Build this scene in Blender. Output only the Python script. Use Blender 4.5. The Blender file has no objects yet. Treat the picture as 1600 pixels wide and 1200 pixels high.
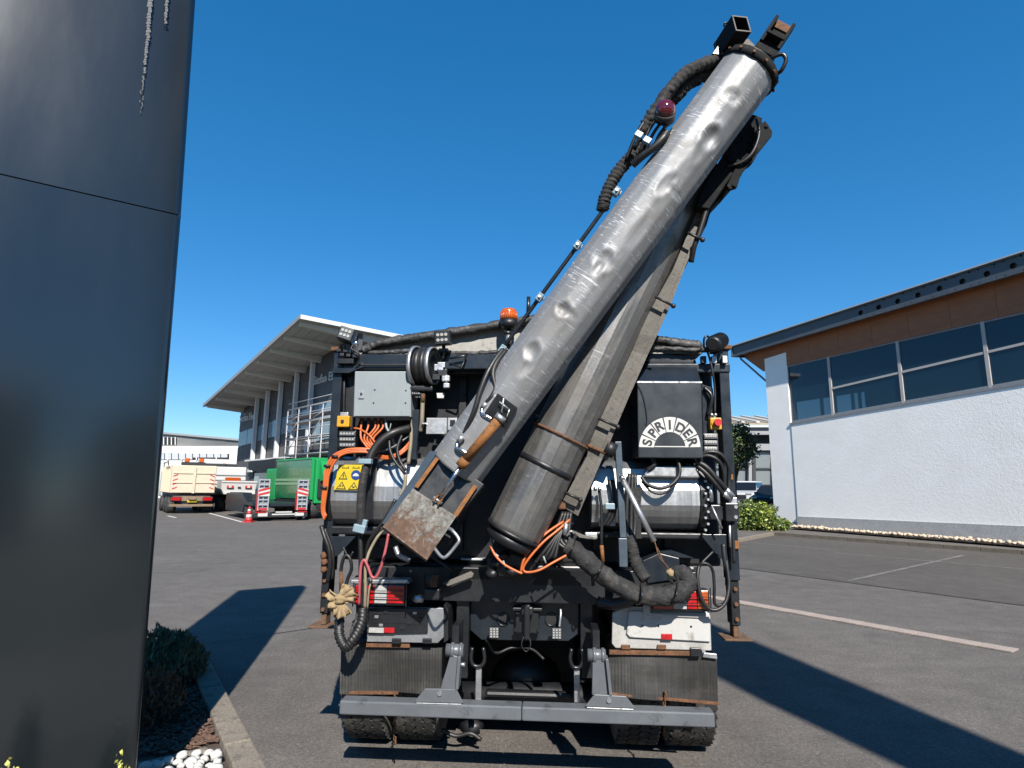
import bpy, bmesh, math, random
from mathutils import Vector, Matrix, noise as mnoise
R = math.radians
random.seed(7)
SC = bpy.context.scene
COL = SC.collection

# ------------------------------------------------------------------ camera
F, TH, RO, CAMH = 930.0, R(9.9), 0.0105, 1.75
CAM = Vector((0, 0, CAMH))
_s, _c = math.sin(RO), math.cos(RO)
_st, _ct = math.sin(TH), math.cos(TH)
cright = Vector((_c, -_s * _st, _s * _ct))
cup = Vector((-_s, -_c * _st, _c * _ct))
cback = cright.cross(cup)
cd = bpy.data.cameras.new('camera'); cam = bpy.data.objects.new('camera', cd); COL.objects.link(cam)
cam.matrix_world = Matrix(((cright.x, cup.x, cback.x, 0), (cright.y, cup.y, cback.y, 0), (cright.z, cup.z, cback.z, CAMH), (0, 0, 0, 1)))
cd.sensor_fit = 'HORIZONTAL'; cd.sensor_width = 36; cd.lens = 36 * F / 1600; cd.clip_end = 2000; cd.clip_start = .05
SC.camera = cam

# ------------------------------------------------------------------ light
SUN_EL, SUN_AZ = R(40), R(10.5)           # azimuth: to the right of straight behind the camera
sdir = Vector((math.sin(SUN_AZ) * math.cos(SUN_EL), -math.cos(SUN_AZ) * math.cos(SUN_EL), math.sin(SUN_EL)))
ld = bpy.data.lights.new('sun', 'SUN'); ld.energy = 5.0; ld.angle = R(.5); ld.color = (1, .94, .86)
sun = bpy.data.objects.new('sun', ld); COL.objects.link(sun); sun.rotation_euler = sdir.to_track_quat('Z', 'Y').to_euler()
sun.location = sdir * 60
w = bpy.data.worlds.new('World'); SC.world = w; w.use_nodes = True
nt = w.node_tree; nt.nodes.clear()
sky = nt.nodes.new('ShaderNodeTexSky'); sky.sky_type = 'NISHITA'; sky.sun_disc = False
sky.sun_elevation = SUN_EL
sky.sun_rotation = math.atan2(sdir.x, sdir.y)
sky.altitude = 2500; sky.air_density = 1.0; sky.dust_density = 0; sky.ozone_density = 4
bg = nt.nodes.new('ShaderNodeBackground'); bg.inputs[1].default_value = .143
wo = nt.nodes.new('ShaderNodeOutputWorld')
gm = nt.nodes.new('ShaderNodeGamma'); gm.inputs[1].default_value = .66
hs = nt.nodes.new('ShaderNodeHueSaturation'); hs.inputs['Saturation'].default_value = 1.6
nt.links.new(sky.outputs[0], gm.inputs[0]); nt.links.new(gm.outputs[0], hs.inputs['Color']); nt.links.new(hs.outputs[0], bg.inputs[0]); nt.links.new(bg.outputs[0], wo.inputs[0])
SC.view_settings.view_transform = 'Standard'; SC.view_settings.look = 'None'
SC.view_settings.exposure = 1.0; SC.view_settings.gamma = 1
SC.view_settings.use_curve_mapping = False

# ------------------------------------------------------------------ pixel helpers (photo pixels, 1600 x 1200, at a real distance)
def ray(px, py):
    u, v = (px - 800) / F, (600 - py) / F
    u2, v2 = u * _c - v * _s, u * _s + v * _c
    return Vector((u2, _ct - v2 * _st, _st + v2 * _ct))
def W(px, py, Y):
    r = ray(px, py); return CAM + r * (Y / r.y)
def G(px, py, z=0.0):
    r = ray(px, py); return CAM + r * ((z - CAMH) / r.z)
def ONP(px, py, p0, n):
    r = ray(px, py); return CAM + r * ((p0 - CAM).dot(n) / r.dot(n))
def zdepth(p): return -(p - CAM).dot(cback)
def pxm(p): return zdepth(p) / F           # metres per photo pixel at p
PSI = R(3.7)
TX = Vector((math.cos(PSI), -math.sin(PSI), 0)); TF = Vector((math.sin(PSI), math.cos(PSI), 0)); UP = Vector((0, 0, 1))
def T(px, py, d):
    r = ray(px, py); return CAM + r * (d / r.dot(TF))
def TL(lx, d, z): return TX * lx + TF * d + UP * z
def tl(px, py, d):
    p = T(px, py, d); return p.dot(TX), p.z

# ------------------------------------------------------------------ materials
def newmat(name):
    m = bpy.data.materials.new(name); m.use_nodes = True
    n = m.node_tree.nodes; n.clear()
    b = n.new('ShaderNodeBsdfPrincipled'); o = n.new('ShaderNodeOutputMaterial')
    m.node_tree.links.new(b.outputs[0], o.inputs[0])
    return m, m.node_tree, b
def N(t, kind, **kw):
    n = t.nodes.new('ShaderNode' + kind)
    for k, v in kw.items(): setattr(n, k, v)
    return n
def tex(t, scale, detail=4, rough=.6, coord='Object', stretch=None, dist=0):
    tc = N(t, 'TexCoord'); src = tc.outputs[coord]
    if stretch:
        mp = N(t, 'Mapping'); mp.inputs['Scale'].default_value = stretch
        t.links.new(src, mp.inputs[0]); src = mp.outputs[0]
    no = N(t, 'TexNoise'); no.inputs['Scale'].default_value = scale
    no.inputs['Detail'].default_value = detail; no.inputs['Roughness'].default_value = rough
    no.inputs['Distortion'].default_value = dist
    t.links.new(src, no.inputs['Vector'])
    return no.outputs['Fac']
def ramp(t, src, stops):
    r = N(t, 'ValToRGB'); e = r.color_ramp.elements
    while len(e) < len(stops): e.new(.5)
    for i, (p, c) in enumerate(stops):
        e[i].position = p; e[i].color = (c[0], c[1], c[2], 1) if not isinstance(c, (int, float)) else (c, c, c, 1)
    t.links.new(src, r.inputs[0]); return r.outputs[0]
def mix(t, fac, a, b, blend='MIX'):
    m = N(t, 'Mix', data_type='RGBA', blend_type=blend)
    for s, v in ((0, fac), (6, a), (7, b)):
        if hasattr(v, 'links'): t.links.new(v, m.inputs[s])
        else: m.inputs[s].default_value = v if isinstance(v, (int, float)) else (v[0], v[1], v[2], 1)
    return m.outputs[2]
def bump(t, b, src, strength, dist=.01, prev=None):
    bn = N(t, 'Bump'); bn.inputs['Strength'].default_value = strength; bn.inputs['Distance'].default_value = dist
    t.links.new(src, bn.inputs['Height'])
    if prev: t.links.new(prev, bn.inputs['Normal'])
    t.links.new(bn.outputs[0], b.inputs['Normal']); return bn.outputs[0]
def mul(c, k): return tuple(min(1, x * k) for x in c)
def mat(name, col, rough=.5, metal=0.0, var=.25, vs=5, bmp=0, bs=60, bd=.004, dirt=None, ds=9, da=.5, spec=.5, coat=0, stretch=None, fine=0, fs=80):
    m, t, b = newmat(name)
    f = tex(t, vs, 5, .65, stretch=stretch)
    c = ramp(t, f, [(.25, mul(col, 1 - var)), (.75, mul(col, 1 + var))])
    if fine:
        f2 = tex(t, fs, 2, .7)
        c = mix(t, 1, c, ramp(t, f2, [(.3, 1 - fine), (.7, 1 + fine)]), 'MULTIPLY')
    if dirt:
        f3 = tex(t, ds, 8, .7, dist=.4)
        k = ramp(t, f3, [(1 - da - .03, 0), (1 - da + .1, 1)])
        c = mix(t, k, c, dirt)
        if metal > 0:
            mm = N(t, 'Math', operation='MULTIPLY_ADD'); t.links.new(k, mm.inputs[0])
            mm.inputs[1].default_value = -metal * .8; mm.inputs[2].default_value = metal
            t.links.new(mm.outputs[0], b.inputs['Metallic'])
    t.links.new(c, b.inputs['Base Color'])
    if not (dirt and metal > 0): b.inputs['Metallic'].default_value = metal
    rr = ramp(t, tex(t, vs * 2.3, 4), [(.2, max(.02, rough - .12)), (.8, min(1, rough + .12))])
    t.links.new(rr, b.inputs['Roughness'])
    b.inputs['Specular IOR Level'].default_value = spec
    if coat: b.inputs['Coat Weight'].default_value = coat; b.inputs['Coat Roughness'].default_value = .08
    if bmp: bump(t, b, tex(t, bs, 4), bmp, bd)
    return m
def glass(name, tint, rough=.03, alpha=.35, ior=1.5):
    m, t, b = newmat(name)
    b.inputs['Base Color'].default_value = (*tint, 1); b.inputs['Roughness'].default_value = rough
    b.inputs['Alpha'].default_value = alpha; b.inputs['Specular IOR Level'].default_value = .8
    return m
M = {}
M['black'] = mat('black_paint', (.0095, .0105, .0125), .36, var=.35, dirt=(.024, .022, .02), ds=14, da=.34, bmp=.08)
M['black2'] = mat('black_steel', (.007, .008, .01), .45, var=.3, dirt=(.03, .026, .022), ds=22, da=.32, bmp=.1)
M['navy'] = mat('dark_navy_paint', (.0105, .0145, .02), .3, var=.25, dirt=(.032, .033, .033), ds=10, da=.32, bmp=.06)
M['matte'] = mat('matte_dirty_black', (.011, .0115, .012), .85, var=.35, spec=.15, dirt=(.045, .042, .037), ds=20, da=.38, bmp=.2)
M['hull'] = mat('hopper_panel', (.006, .007, .009), .5, var=.3)
M['cover'] = mat('anthracite_cover', (.021, .026, .03), .33, var=.18, vs=3, dirt=(.05, .053, .052), ds=7, da=.34, stretch=(3, 3, .5), bmp=.04)
M['rubber'] = mat('black_rubber', (.0085, .0085, .009), .5, var=.3, vs=20, dirt=(.026, .025, .023), ds=30, da=.35)
M['tyre'] = mat('tyre_rubber', (.017, .0165, .016), .8, var=.3, vs=9, dirt=(.06, .055, .047), ds=12, da=.47, bmp=.2)
M['groove'] = mat('dusty_tyre_groove', (.085, .08, .07), .9, var=.3, vs=9)
M['footrust'] = mat('foot_rust', (.115, .058, .028), .85, var=.4, vs=20, dirt=(.06, .04, .025), ds=30, da=.5, bmp=.4, bs=90)
M['cloth'] = mat('black_cloth', (.012, .012, .0125), .85, var=.4, vs=12, dirt=(.04, .037, .034), ds=16, da=.45, bmp=.6, bs=45, bd=.012)
M['tarp'] = mat('black_tarp', (.016, .0165, .0175), .6, var=.3, vs=8, dirt=(.06, .058, .055), ds=13, da=.45, bmp=.5, bs=22, bd=.02)
M['tarpw'] = mat('dirty_white_tarp', (.25, .245, .225), .7, var=.12, vs=14, dirt=(.12, .11, .1), ds=28, da=.42, bmp=.3, bs=60)
M['orange'] = mat('orange_cable', (.4, .09, .018), .45, var=.2, vs=8, dirt=(.16, .06, .03), ds=20, da=.36)
M['amber'] = mat('amber_lens', (.36, .07, .008), .12, var=.2, vs=20, coat=.6)
M['rust'] = mat('rust', (.1, .044, .018), .85, var=.5, vs=26, dirt=(.035, .02, .012), ds=40, da=.45, bmp=.5, bs=120)
M['rusto'] = mat('orange_rust', (.17, .066, .013), .8, var=.35, vs=18, dirt=(.065, .032, .014), ds=30, da=.45, bmp=.35, bs=120)
M['greybeam'] = mat('cement_dusted_steel', (.105, .098, .085), .7, var=.3, vs=9, dirt=(.045, .042, .037), ds=34, da=.44, bmp=.4, bs=90)
M['steelblue'] = mat('steel_blue_paint', (.05, .07, .09), .4, metal=.2, var=.2, vs=10, dirt=(.13, .13, .13), ds=40, da=.3)
M['bumper'] = mat('grey_bumper_paint', (.082, .09, .099), .4, var=.16, vs=5, dirt=(.038, .04, .042), ds=7, da=.38, bmp=.05)
M['ctrl'] = mat('pale_grey_enclosure', (.185, .212, .22), .45, var=.07, vs=7, dirt=(.14, .15, .148), ds=12, da=.36, stretch=(1, 1, .3))
M['alu'] = mat('aluminium', (.42, .43, .44), .42, metal=.85, var=.2, vs=14, dirt=(.13, .12, .11), ds=25, da=.42)
M['chrome'] = mat('chrome', (.6, .6, .6), .2, metal=1, var=.1)
M['clamp'] = mat('pale_blue_clamp', (.16, .23, .27), .4, var=.12, vs=20, dirt=(.14, .15, .155), ds=40, da=.34)
M['yellow'] = mat('yellow_plastic', (.42, .22, .012), .4, var=.08, vs=20, dirt=(.25, .12, .02), ds=40, da=.3)
M['signy'] = mat('yellow_sticker', (.42, .32, .016), .35, var=.08, vs=15, dirt=(.3, .22, .03), ds=30, da=.3)
M['red'] = mat('red_plastic', (.4, .02, .025), .3, var=.1, vs=20, coat=.3)
M['redhose'] = mat('faded_red_hose', (.27, .055, .065), .5, var=.2, vs=18, dirt=(.15, .05, .05), ds=30, da=.3)
M['beigehose'] = mat('beige_hose', (.17, .145, .1), .55, var=.25, vs=18)
M['lensr'] = mat('red_lens', (.3, .006, .009), .12, var=.4, vs=40, coat=.8)
M['lensdr'] = mat('dark_red_dome', (.07, .006, .01), .06, var=.2, coat=1)
M['lensw'] = mat('clear_lens', (.3, .3, .29), .14, var=.25, vs=60, coat=.6)
M['lenso'] = mat('orange_lens', (.3, .055, .008), .12, var=.3, vs=40, coat=.8)
M['panelw'] = mat('dirty_white_panel', (.36, .36, .345), .4, var=.08, vs=6, dirt=(.2, .19, .17), ds=11, da=.42, stretch=(1, 1, .5))
M['led'] = mat('led_lens', (.1, .105, .11), .2, metal=.2, var=.4, vs=90)
M['white'] = mat('white_sticker', (.4, .4, .385), .5, var=.07)
M['ink'] = mat('dark_print', (.014, .017, .02), .45, var=.1)
M['blue'] = mat('blue_print', (.008, .035, .15), .4, var=.1)
M['rag'] = mat('tan_cloth', (.24, .175, .095), .9, var=.3, vs=20, bmp=.4, bs=90)
M['concretew'] = mat('pebble', (.58, .58, .56), .8, var=.2, vs=14, bmp=.3, bs=60)

def metal_tube(name, base, rough, dirtc, dirta, scr, metal=.97):
    """stainless sheet: grime that runs along the tube, scratches, uv = (around, along)"""
    m, t, b = newmat(name)
    st = tex(t, 1, 6, .7, 'UV', (60, 2.2, 1))
    c = ramp(t, st, [(.3, mul(base, .9)), (.7, mul(base, 1.1))])
    g = tex(t, 1, 8, .72, 'UV', (5, 9, 1), .6)
    k = ramp(t, g, [(1 - dirta - .06, 0), (1 - dirta + .16, .75)])
    c = mix(t, k, c, dirtc)
    sp = tex(t, 1, 3, .8, 'UV', (60, 110, 1)); k2 = ramp(t, sp, [(.68, 0), (.72, .7)])
    c = mix(t, k2, c, (.55, .54, .51))
    s1 = tex(t, 1, 2, .9, 'UV', (6, 200, 1), 1.5); s2 = tex(t, 1, 3, .7, 'UV', (4, 5, 1))
    ks = mix(t, 1, ramp(t, s1, [(.6, 0), (.66, 1)]), ramp(t, s2, [(.42, 0), (.58, scr)]), 'MULTIPLY')
    c = mix(t, ks, c, (.7, .71, .72))
    t.links.new(c, b.inputs['Base Color'])
    me = mix(t, k, (metal,) * 3, (metal * .5,) * 3); t.links.new(me, b.inputs['Metallic'])
    ro = mix(t, k, ramp(t, st, [(.3, rough - .06), (.7, rough + .1)]), (.62,) * 3); t.links.new(ro, b.inputs['Roughness'])
    n1 = bump(t, b, tex(t, 1, 4, .6, 'UV', (14, 16, 1)), .12, .02)
    bump(t, b, st, .06, .003, n1)
    return m
M['tube1'] = metal_tube('dented_stainless_tube', (.225, .232, .24), .52, (.15, .144, .134), .52, .9, .5)
M['tube2'] = metal_tube('smooth_stainless_tube', (.2, .197, .192), .36, (.1, .094, .085), .5, .3, .8)
M['drum'] = metal_tube('stainless_drum', (.36, .37, .38), .4, (.13, .12, .1), .42, .5, .9)

def rustplate():
    m, t, b = newmat('rusty_galvanised_plate')
    a = tex(t, 10, 8, .8, dist=1.2); g = tex(t, 30, 6, .75)
    c = ramp(t, g, [(.3, (.045, .044, .04)), (.5, (.115, .112, .1)), (.68, (.22, .215, .2))])
    tcn = N(t, 'TexCoord'); sx = N(t, 'SeparateXYZ'); t.links.new(tcn.outputs['Object'], sx.inputs[0])
    ad = N(t, 'Math', operation='MULTIPLY_ADD'); vm = N(t, 'VectorMath', operation='DOT_PRODUCT'); t.links.new(tcn.outputs['Object'], vm.inputs[0]); vm.inputs[1].default_value = (.6, 0, .79); t.links.new(vm.outputs['Value'], ad.inputs[0]); ad.inputs[1].default_value = -.95; t.links.new(a, ad.inputs[2])
    k = ramp(t, ad.outputs[0], [(.31, 0), (.37, 1)])
    rc = ramp(t, tex(t, 30, 5, .7), [(.3, (.04, .024, .016)), (.55, (.085, .046, .028)), (.75, (.14, .095, .066))])
    t.links.new(mix(t, k, c, rc), b.inputs['Base Color']); b.inputs['Roughness'].default_value = .8
    bump(t, b, g, .4, .004); return m
M['rustplate'] = rustplate()
def checker(name, col, metal, rough):
    m, t, b = newmat(name)
    c = ramp(t, tex(t, 12, 5), [(.3, mul(col, .85)), (.7, mul(col, 1.1))])
    dk = ramp(t, tex(t, 7, 8, .75), [(.52, 0), (.7, .55)])
    c = mix(t, dk, c, mul(col, .45)); t.links.new(c, b.inputs['Base Color'])
    b.inputs['Metallic'].default_value = metal; b.inputs['Roughness'].default_value = rough
    tc = N(t, 'TexCoord'); outs = []
    for ang in (45, -45):
        mp = N(t, 'Mapping'); mp.inputs['Rotation'].default_value = (0, R(ang), 0)
        t.links.new(tc.outputs['Object'], mp.inputs[0])
        br = N(t, 'TexBrick'); br.inputs['Scale'].default_value = 34; br.inputs['Mortar Size'].default_value = .036
        br.inputs['Color1'].default_value = br.inputs['Color2'].default_value = (1, 1, 1, 1); br.inputs['Mortar'].default_value = (0, 0, 0, 1)
        mp2 = N(t, 'Mapping'); mp2.inputs['Rotation'].default_value = (R(90), 0, 0)
        t.links.new(mp.outputs[0], mp2.inputs[0]); t.links.new(mp2.outputs[0], br.inputs[0]); outs.append(br.outputs[0])
    ck = N(t, 'TexChecker'); ck.inputs['Scale'].default_value = 34; t.links.new(tc.outputs['Object'], ck.inputs[0])
    bump(t, b, mix(t, ck.outputs[1], outs[0], outs[1]), .6, .004); return m
M['chkw'] = checker('white_tread_plate', (.35, .345, .325), .1, .45)
M['chka'] = checker('aluminium_tread_plate', (.3, .31, .32), .6, .42)
def flapmat():
    m, t, b = newmat('grooved_rubber_flap')
    s = tex(t, 3, 5, .7, stretch=(14, 14, .5)); d = tex(t, 8, 8, .7)
    c = ramp(t, s, [(.3, (.014, .0138, .0133)), (.55, (.021, .0205, .019)), (.78, (.034, .0325, .03))])
    c = mix(t, ramp(t, d, [(.5, 0), (.75, .4)]), c, (.085, .076, .064))
    t.links.new(c, b.inputs['Base Color']); b.inputs['Roughness'].default_value = .6; bump(t, b, s, .2, .004); return m
M['flap'] = flapmat()

# ------------------------------------------------------------------ mesh builder
class MB:
    def __init__(s): s.v = []; s.f = []; s.sm = []; s.uv = {}; s.sharp = []
    def add(s, vs, fs, smooth=False):
        o = len(s.v); s.v += [Vector(v) for v in vs]
        for f in fs: s.f.append([i + o for i in f]); s.sm.append(smooth)
        return s
    def slab(s, pts, vec):
        n = len(pts); pts = [Vector(p) for p in pts]; vec = Vector(vec)
        nrm = Vector((0, 0, 0))
        for i in range(n): nrm += pts[i].cross(pts[(i + 1) % n])
        if nrm.dot(vec) > 0: pts = pts[::-1]
        fs = [list(range(n)), list(range(2 * n - 1, n - 1, -1))]
        for i in range(n): fs.append([(i + 1) % n, i, n + i, n + (i + 1) % n])
        return s.add(pts + [p + vec for p in pts], fs)
    def box(s, c, sz, ax=(Vector((1, 0, 0)), Vector((0, 1, 0)), Vector((0, 0, 1)))):
        c = Vector(c); a, b, d = [ax[i] * sz[i] / 2 for i in range(3)]
        vs = [c + a * i + b * j + d * k for k in (-1, 1) for j in (-1, 1) for i in (-1, 1)]
        return s.add(vs, [(0, 2, 3, 1), (4, 5, 7, 6), (0, 1, 5, 4), (1, 3, 7, 5), (3, 2, 6, 7), (2, 0, 4, 6)])
    def tube(s, pts, r, n=10, caps=True, smooth=True, phase=0, up=None):
        pts = [Vector(p) for p in pts]; k = len(pts)
        rs = r if isinstance(r, (list, tuple)) else [r] * k
        tan = [(pts[min(i + 1, k - 1)] - pts[max(i - 1, 0)]).normalized() for i in range(k)]
        a = up.copy() if up is not None else (Vector((0, 0, 1)) if abs(tan[0].z) < .9 else Vector((0, 1, 0)))
        vs = []
        for i in range(k):
            a = (a - tan[i] * a.dot(tan[i])).normalized(); b = tan[i].cross(a)
            for j in range(n):
                q = 2 * math.pi * (j + phase) / n; vs.append(pts[i] + (a * math.cos(q) + b * math.sin(q)) * rs[i])
        fs = [(i * n + j, i * n + (j + 1) % n, (i + 1) * n + (j + 1) % n, (i + 1) * n + j) for i in range(k - 1) for j in range(n)]
        s.add(vs, fs, smooth)
        if caps:
            o = len(s.v) - len(vs)
            s.f.append([o + j for j in range(n - 1, -1, -1)]); s.sm.append(False)
            s.f.append([o + (k - 1) * n + j for j in range(n)]); s.sm.append(False)
        return s
    def ring(s, A, B, r0, r1, n=24, smooth=True):
        """hollow pipe from A to B"""
        A, B = Vector(A), Vector(B); t = (B - A).normalized()
        a = t.orthogonal().normalized(); b = t.cross(a); vs = []
        for P, rr in ((A, r1), (B, r1), (B, r0), (A, r0)):
            for j in range(n):
                q = 2 * math.pi * j / n; vs.append(P + (a * math.cos(q) + b * math.sin(q)) * rr)
        return s.add(vs, [(i * n + j, i * n + (j + 1) % n, ((i + 1) % 4) * n + (j + 1) % n, ((i + 1) % 4) * n + j) for i in range(4) for j in range(n)], smooth)
    def ball(s, c, r, n=12, m=8, sc=(1, 1, 1), jit=0, ns=3):
        c = Vector(c); vs = []; 
        for i in range(m + 1):
            for j in range(n):
                p, q = math.pi * i / m, 2 * math.pi * j / n
                d = Vector((math.sin(p) * math.cos(q) * sc[0], math.sin(p) * math.sin(q) * sc[1], math.cos(p) * sc[2]))
                k = 1 + (jit * mnoise.noise(d * ns + c * 7) if jit else 0)
                vs.append(c + d * r * k)
        fs = [(i * n + j, (i + 1) * n + j, (i + 1) * n + (j + 1) % n, i * n + (j + 1) % n) for i in range(m) for j in range(n)]
        return s.add(vs, fs, True)
    def build(s, name, m, parent=None, bev=0, seg=2, smooth=None):
        lo = Vector([min(v[i] for v in s.v) for i in range(3)]); hi = Vector([max(v[i] for v in s.v) for i in range(3)])
        o0 = Vector(((lo.x + hi.x) / 2, (lo.y + hi.y) / 2, lo.z))
        me = bpy.data.meshes.new(name); me.from_pydata([v - o0 for v in s.v], [], s.f)
        me.polygons.foreach_set('use_smooth', s.sm if smooth is None else [smooth] * len(s.f))
        if isinstance(m, str): m = M[m]
        me.materials.append(m)
        bm = bmesh.new(); bm.from_mesh(me)
        bmesh.ops.recalc_face_normals(bm, faces=bm.faces); bm.to_mesh(me); bm.free()
        me.update()
        o = bpy.data.objects.new(name, me); o.location = o0; COL.objects.link(o)
        if parent: adopt(o, parent)
        if bev:
            bv = o.modifiers.new('bevel', 'BEVEL'); bv.width = bev; bv.segments = seg; bv.limit_method = 'ANGLE'; bv.angle_limit = R(40)
        return o
def wloc(o):
    l = o.location.copy()
    if o.parent and 'wl' in o.parent.keys(): pass
    return l
WORLD = {}
def adopt(o, parent):
    """keep the child's world place under a parent that is only translated"""
    pl = WORLD.get(parent.name, parent.location.copy())
    WORLD[o.name] = o.location.copy()
    o.parent = parent; o.location = o.location - pl
def tag(o, label=None, cat=None, group=None, kind=None):
    if label: o['label'] = label
    if cat: o['category'] = cat
    if group: o['group'] = group
    if kind: o['kind'] = kind
    return o
def empty(name, loc, label=None, cat=None, group=None, kind=None):
    o = bpy.data.objects.new(name, None); o.location = loc; o.empty_display_size = .3; COL.objects.link(o)
    WORLD[o.name] = Vector(loc)
    return tag(o, label, cat, group, kind)
def spline(pts, n=8):
    pts = [Vector(p) for p in pts]; out = []
    q = [pts[0] * 2 - pts[1]] + pts + [pts[-1] * 2 - pts[-2]]
    for i in range(1, len(q) - 2):
        for k in range(n):
            t = k / n; a, b, c, d = q[i - 1:i + 3]
            out.append(.5 * ((2 * b) + (c - a) * t + (2 * a - 5 * b + 4 * c - d) * t * t + (3 * b - a - 3 * c + d) * t ** 3))
    out.append(pts[-1]); return out
def text(name, s, size, org, xd, yd, m, parent, ext=.004, align='CENTER', bold=0):
    cu = bpy.data.curves.new(name, 'FONT'); cu.body = s; cu.size = size; cu.extrude = ext; cu.align_x = align; cu.align_y = 'CENTER'; cu.offset = size * bold
    o = bpy.data.objects.new(name, cu); COL.objects.link(o)
    bpy.context.view_layer.update()
    me = bpy.data.meshes.new_from_object(o.evaluated_get(bpy.context.evaluated_depsgraph_get()))
    bpy.data.objects.remove(o); bpy.data.curves.remove(cu)
    xd, yd = Vector(xd).normalized(), Vector(yd).normalized(); zd = xd.cross(yd)
    me.transform(Matrix(((xd.x, yd.x, zd.x), (xd.y, yd.y, zd.y), (xd.z, yd.z, zd.z))).to_4x4())
    me.materials.clear(); me.materials.append(M[m] if isinstance(m, str) else m)
    me.name = name
    o = bpy.data.objects.new(name, me); o.location = org; COL.objects.link(o)
    if parent: adopt(o, parent)
    return o
def inst(src, loc, parent=None, rot=None, scale=None):
    """a cheap copy sharing mesh data"""
    o = src.copy(); COL.objects.link(o); o.parent = None
    for k in ('label', 'category', 'group'):
        pass
    o.location = loc
    if rot is not None: o.rotation_euler = rot
    if scale is not None: o.scale = scale
    if parent: adopt(o, parent)
    return o

# ================================================================== SETTING
def asphalt(name, a, b2, warm=0, marks=False):
    m, t, b = newmat(name)
    big = tex(t, .35, 6, .65); mid = tex(t, 3.2, 5, .7); fin = tex(t, 95, 3, .8)
    c = ramp(t, big, [(.25, a), (.75, b2)])
    c = mix(t, 1, c, ramp(t, mid, [(.25, .74), (.75, 1.24)]), 'MULTIPLY')
    c = mix(t, 1, c, ramp(t, fin, [(.3, .4), (.5, .92), (.62, 1.25), (.78, 2.8)]), 'MULTIPLY')
    fin2 = tex(t, 34, 3, .75); c = mix(t, 1, c, ramp(t, fin2, [(.3, .62), (.5, .97), (.6, 1.1), (.72, 1.75)]), 'MULTIPLY')
    oil = tex(t, .9, 3, .5); c = mix(t, ramp(t, oil, [(.68, 0), (.74, .45)]), c, mul(a, .45))
    st = tex(t, 1.3, 8, .75, stretch=(1, .35, 1), dist=.8)
    c = mix(t, ramp(t, st, [(.58, 0), (.74, .42)]), c, mul(a, .55))
    if marks:
        tc = N(t, 'TexCoord'); mp = N(t, 'Mapping'); mp.inputs['Location'].default_value = (7.5, -12.5, 0)
        t.links.new(tc.outputs['Object'], mp.inputs[0])
        wv = N(t, 'TexWave', wave_type='RINGS', rings_direction='SPHERICAL'); wv.inputs['Scale'].default_value = .21; wv.inputs['Distortion'].default_value = 1.2; wv.inputs['Detail'].default_value = 1
        wv.inputs['Detail Scale'].default_value = .3
        t.links.new(mp.outputs[0], wv.inputs[0])
        k = mix(t, 1, ramp(t, wv.outputs[1], [(.93, 0), (.98, .13)]), ramp(t, tex(t, .5, 3), [(.45, 0), (.6, 1)]), 'MULTIPLY')
        c = mix(t, k, c, mul(b2, 1.5))
    t.links.new(c, b.inputs['Base Color']); b.inputs['Roughness'].default_value = .85; b.inputs['Specular IOR Level'].default_value = .3
    bump(t, b, fin, .5, .006); return m
M['asph'] = asphalt('asphalt', (.086, .078, .0705), (.122, .111, .1005), marks=True)
M['asph2'] = asphalt('old_asphalt', (.062, .056, .05), (.088, .08, .07))
M['seam'] = mat('bitumen_joint', (.018, .018, .018), .6, var=.3, vs=3)
M['oldline'] = mat('worn_road_paint', (.165, .157, .143), .8, var=.3, vs=4, dirt=(.085, .08, .075), ds=7, da=.55)
M['whline'] = mat('white_road_paint', (.5, .5, .48), .7, var=.2, vs=4, dirt=(.12, .115, .11), ds=7, da=.35)
M['paver'] = mat('pale_paver', (.26, .215, .185), .85, var=.12, vs=3, fine=.25, fs=60, bmp=.3, bs=90)
M['kerb'] = mat('concrete_kerb', (.16, .138, .11), .9, var=.25, vs=5, dirt=(.085, .075, .06), ds=11, da=.46, fine=.35, fs=70, bmp=.5, bs=70)
M['kerbd'] = mat('mossy_kerb', (.1, .085, .065), .9, var=.3, vs=6, dirt=(.055, .06, .03), ds=9, da=.4, bmp=.5, bs=60)
M['soil'] = mat('soil', (.045, .032, .025), .95, var=.4, vs=8, bmp=.6, bs=30)
M['bark'] = mat('bark_mulch', (.1, .058, .04), .9, var=.45, vs=18)
M['pebw'] = mat('white_pebble', (.42, .42, .4), .75, var=.15, vs=9, dirt=(.22, .2, .18), ds=14, da=.32, bmp=.25, bs=40)
M['pebt'] = mat('beige_pebble', (.42, .34, .25), .8, var=.28, vs=4, bmp=.25, bs=40)

def sheet(name, pts, m, z, kind='structure', parent=None):
    b = MB(); b.add([Vector((p[0], p[1], z)) for p in pts], [list(range(len(pts)))])
    o = b.build(name, m, parent)
    if kind: o['kind'] = kind
    return o
sheet('ground', [(-260, -120), (260, -120), (260, 420), (-260, 420)], 'asph', 0)
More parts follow.
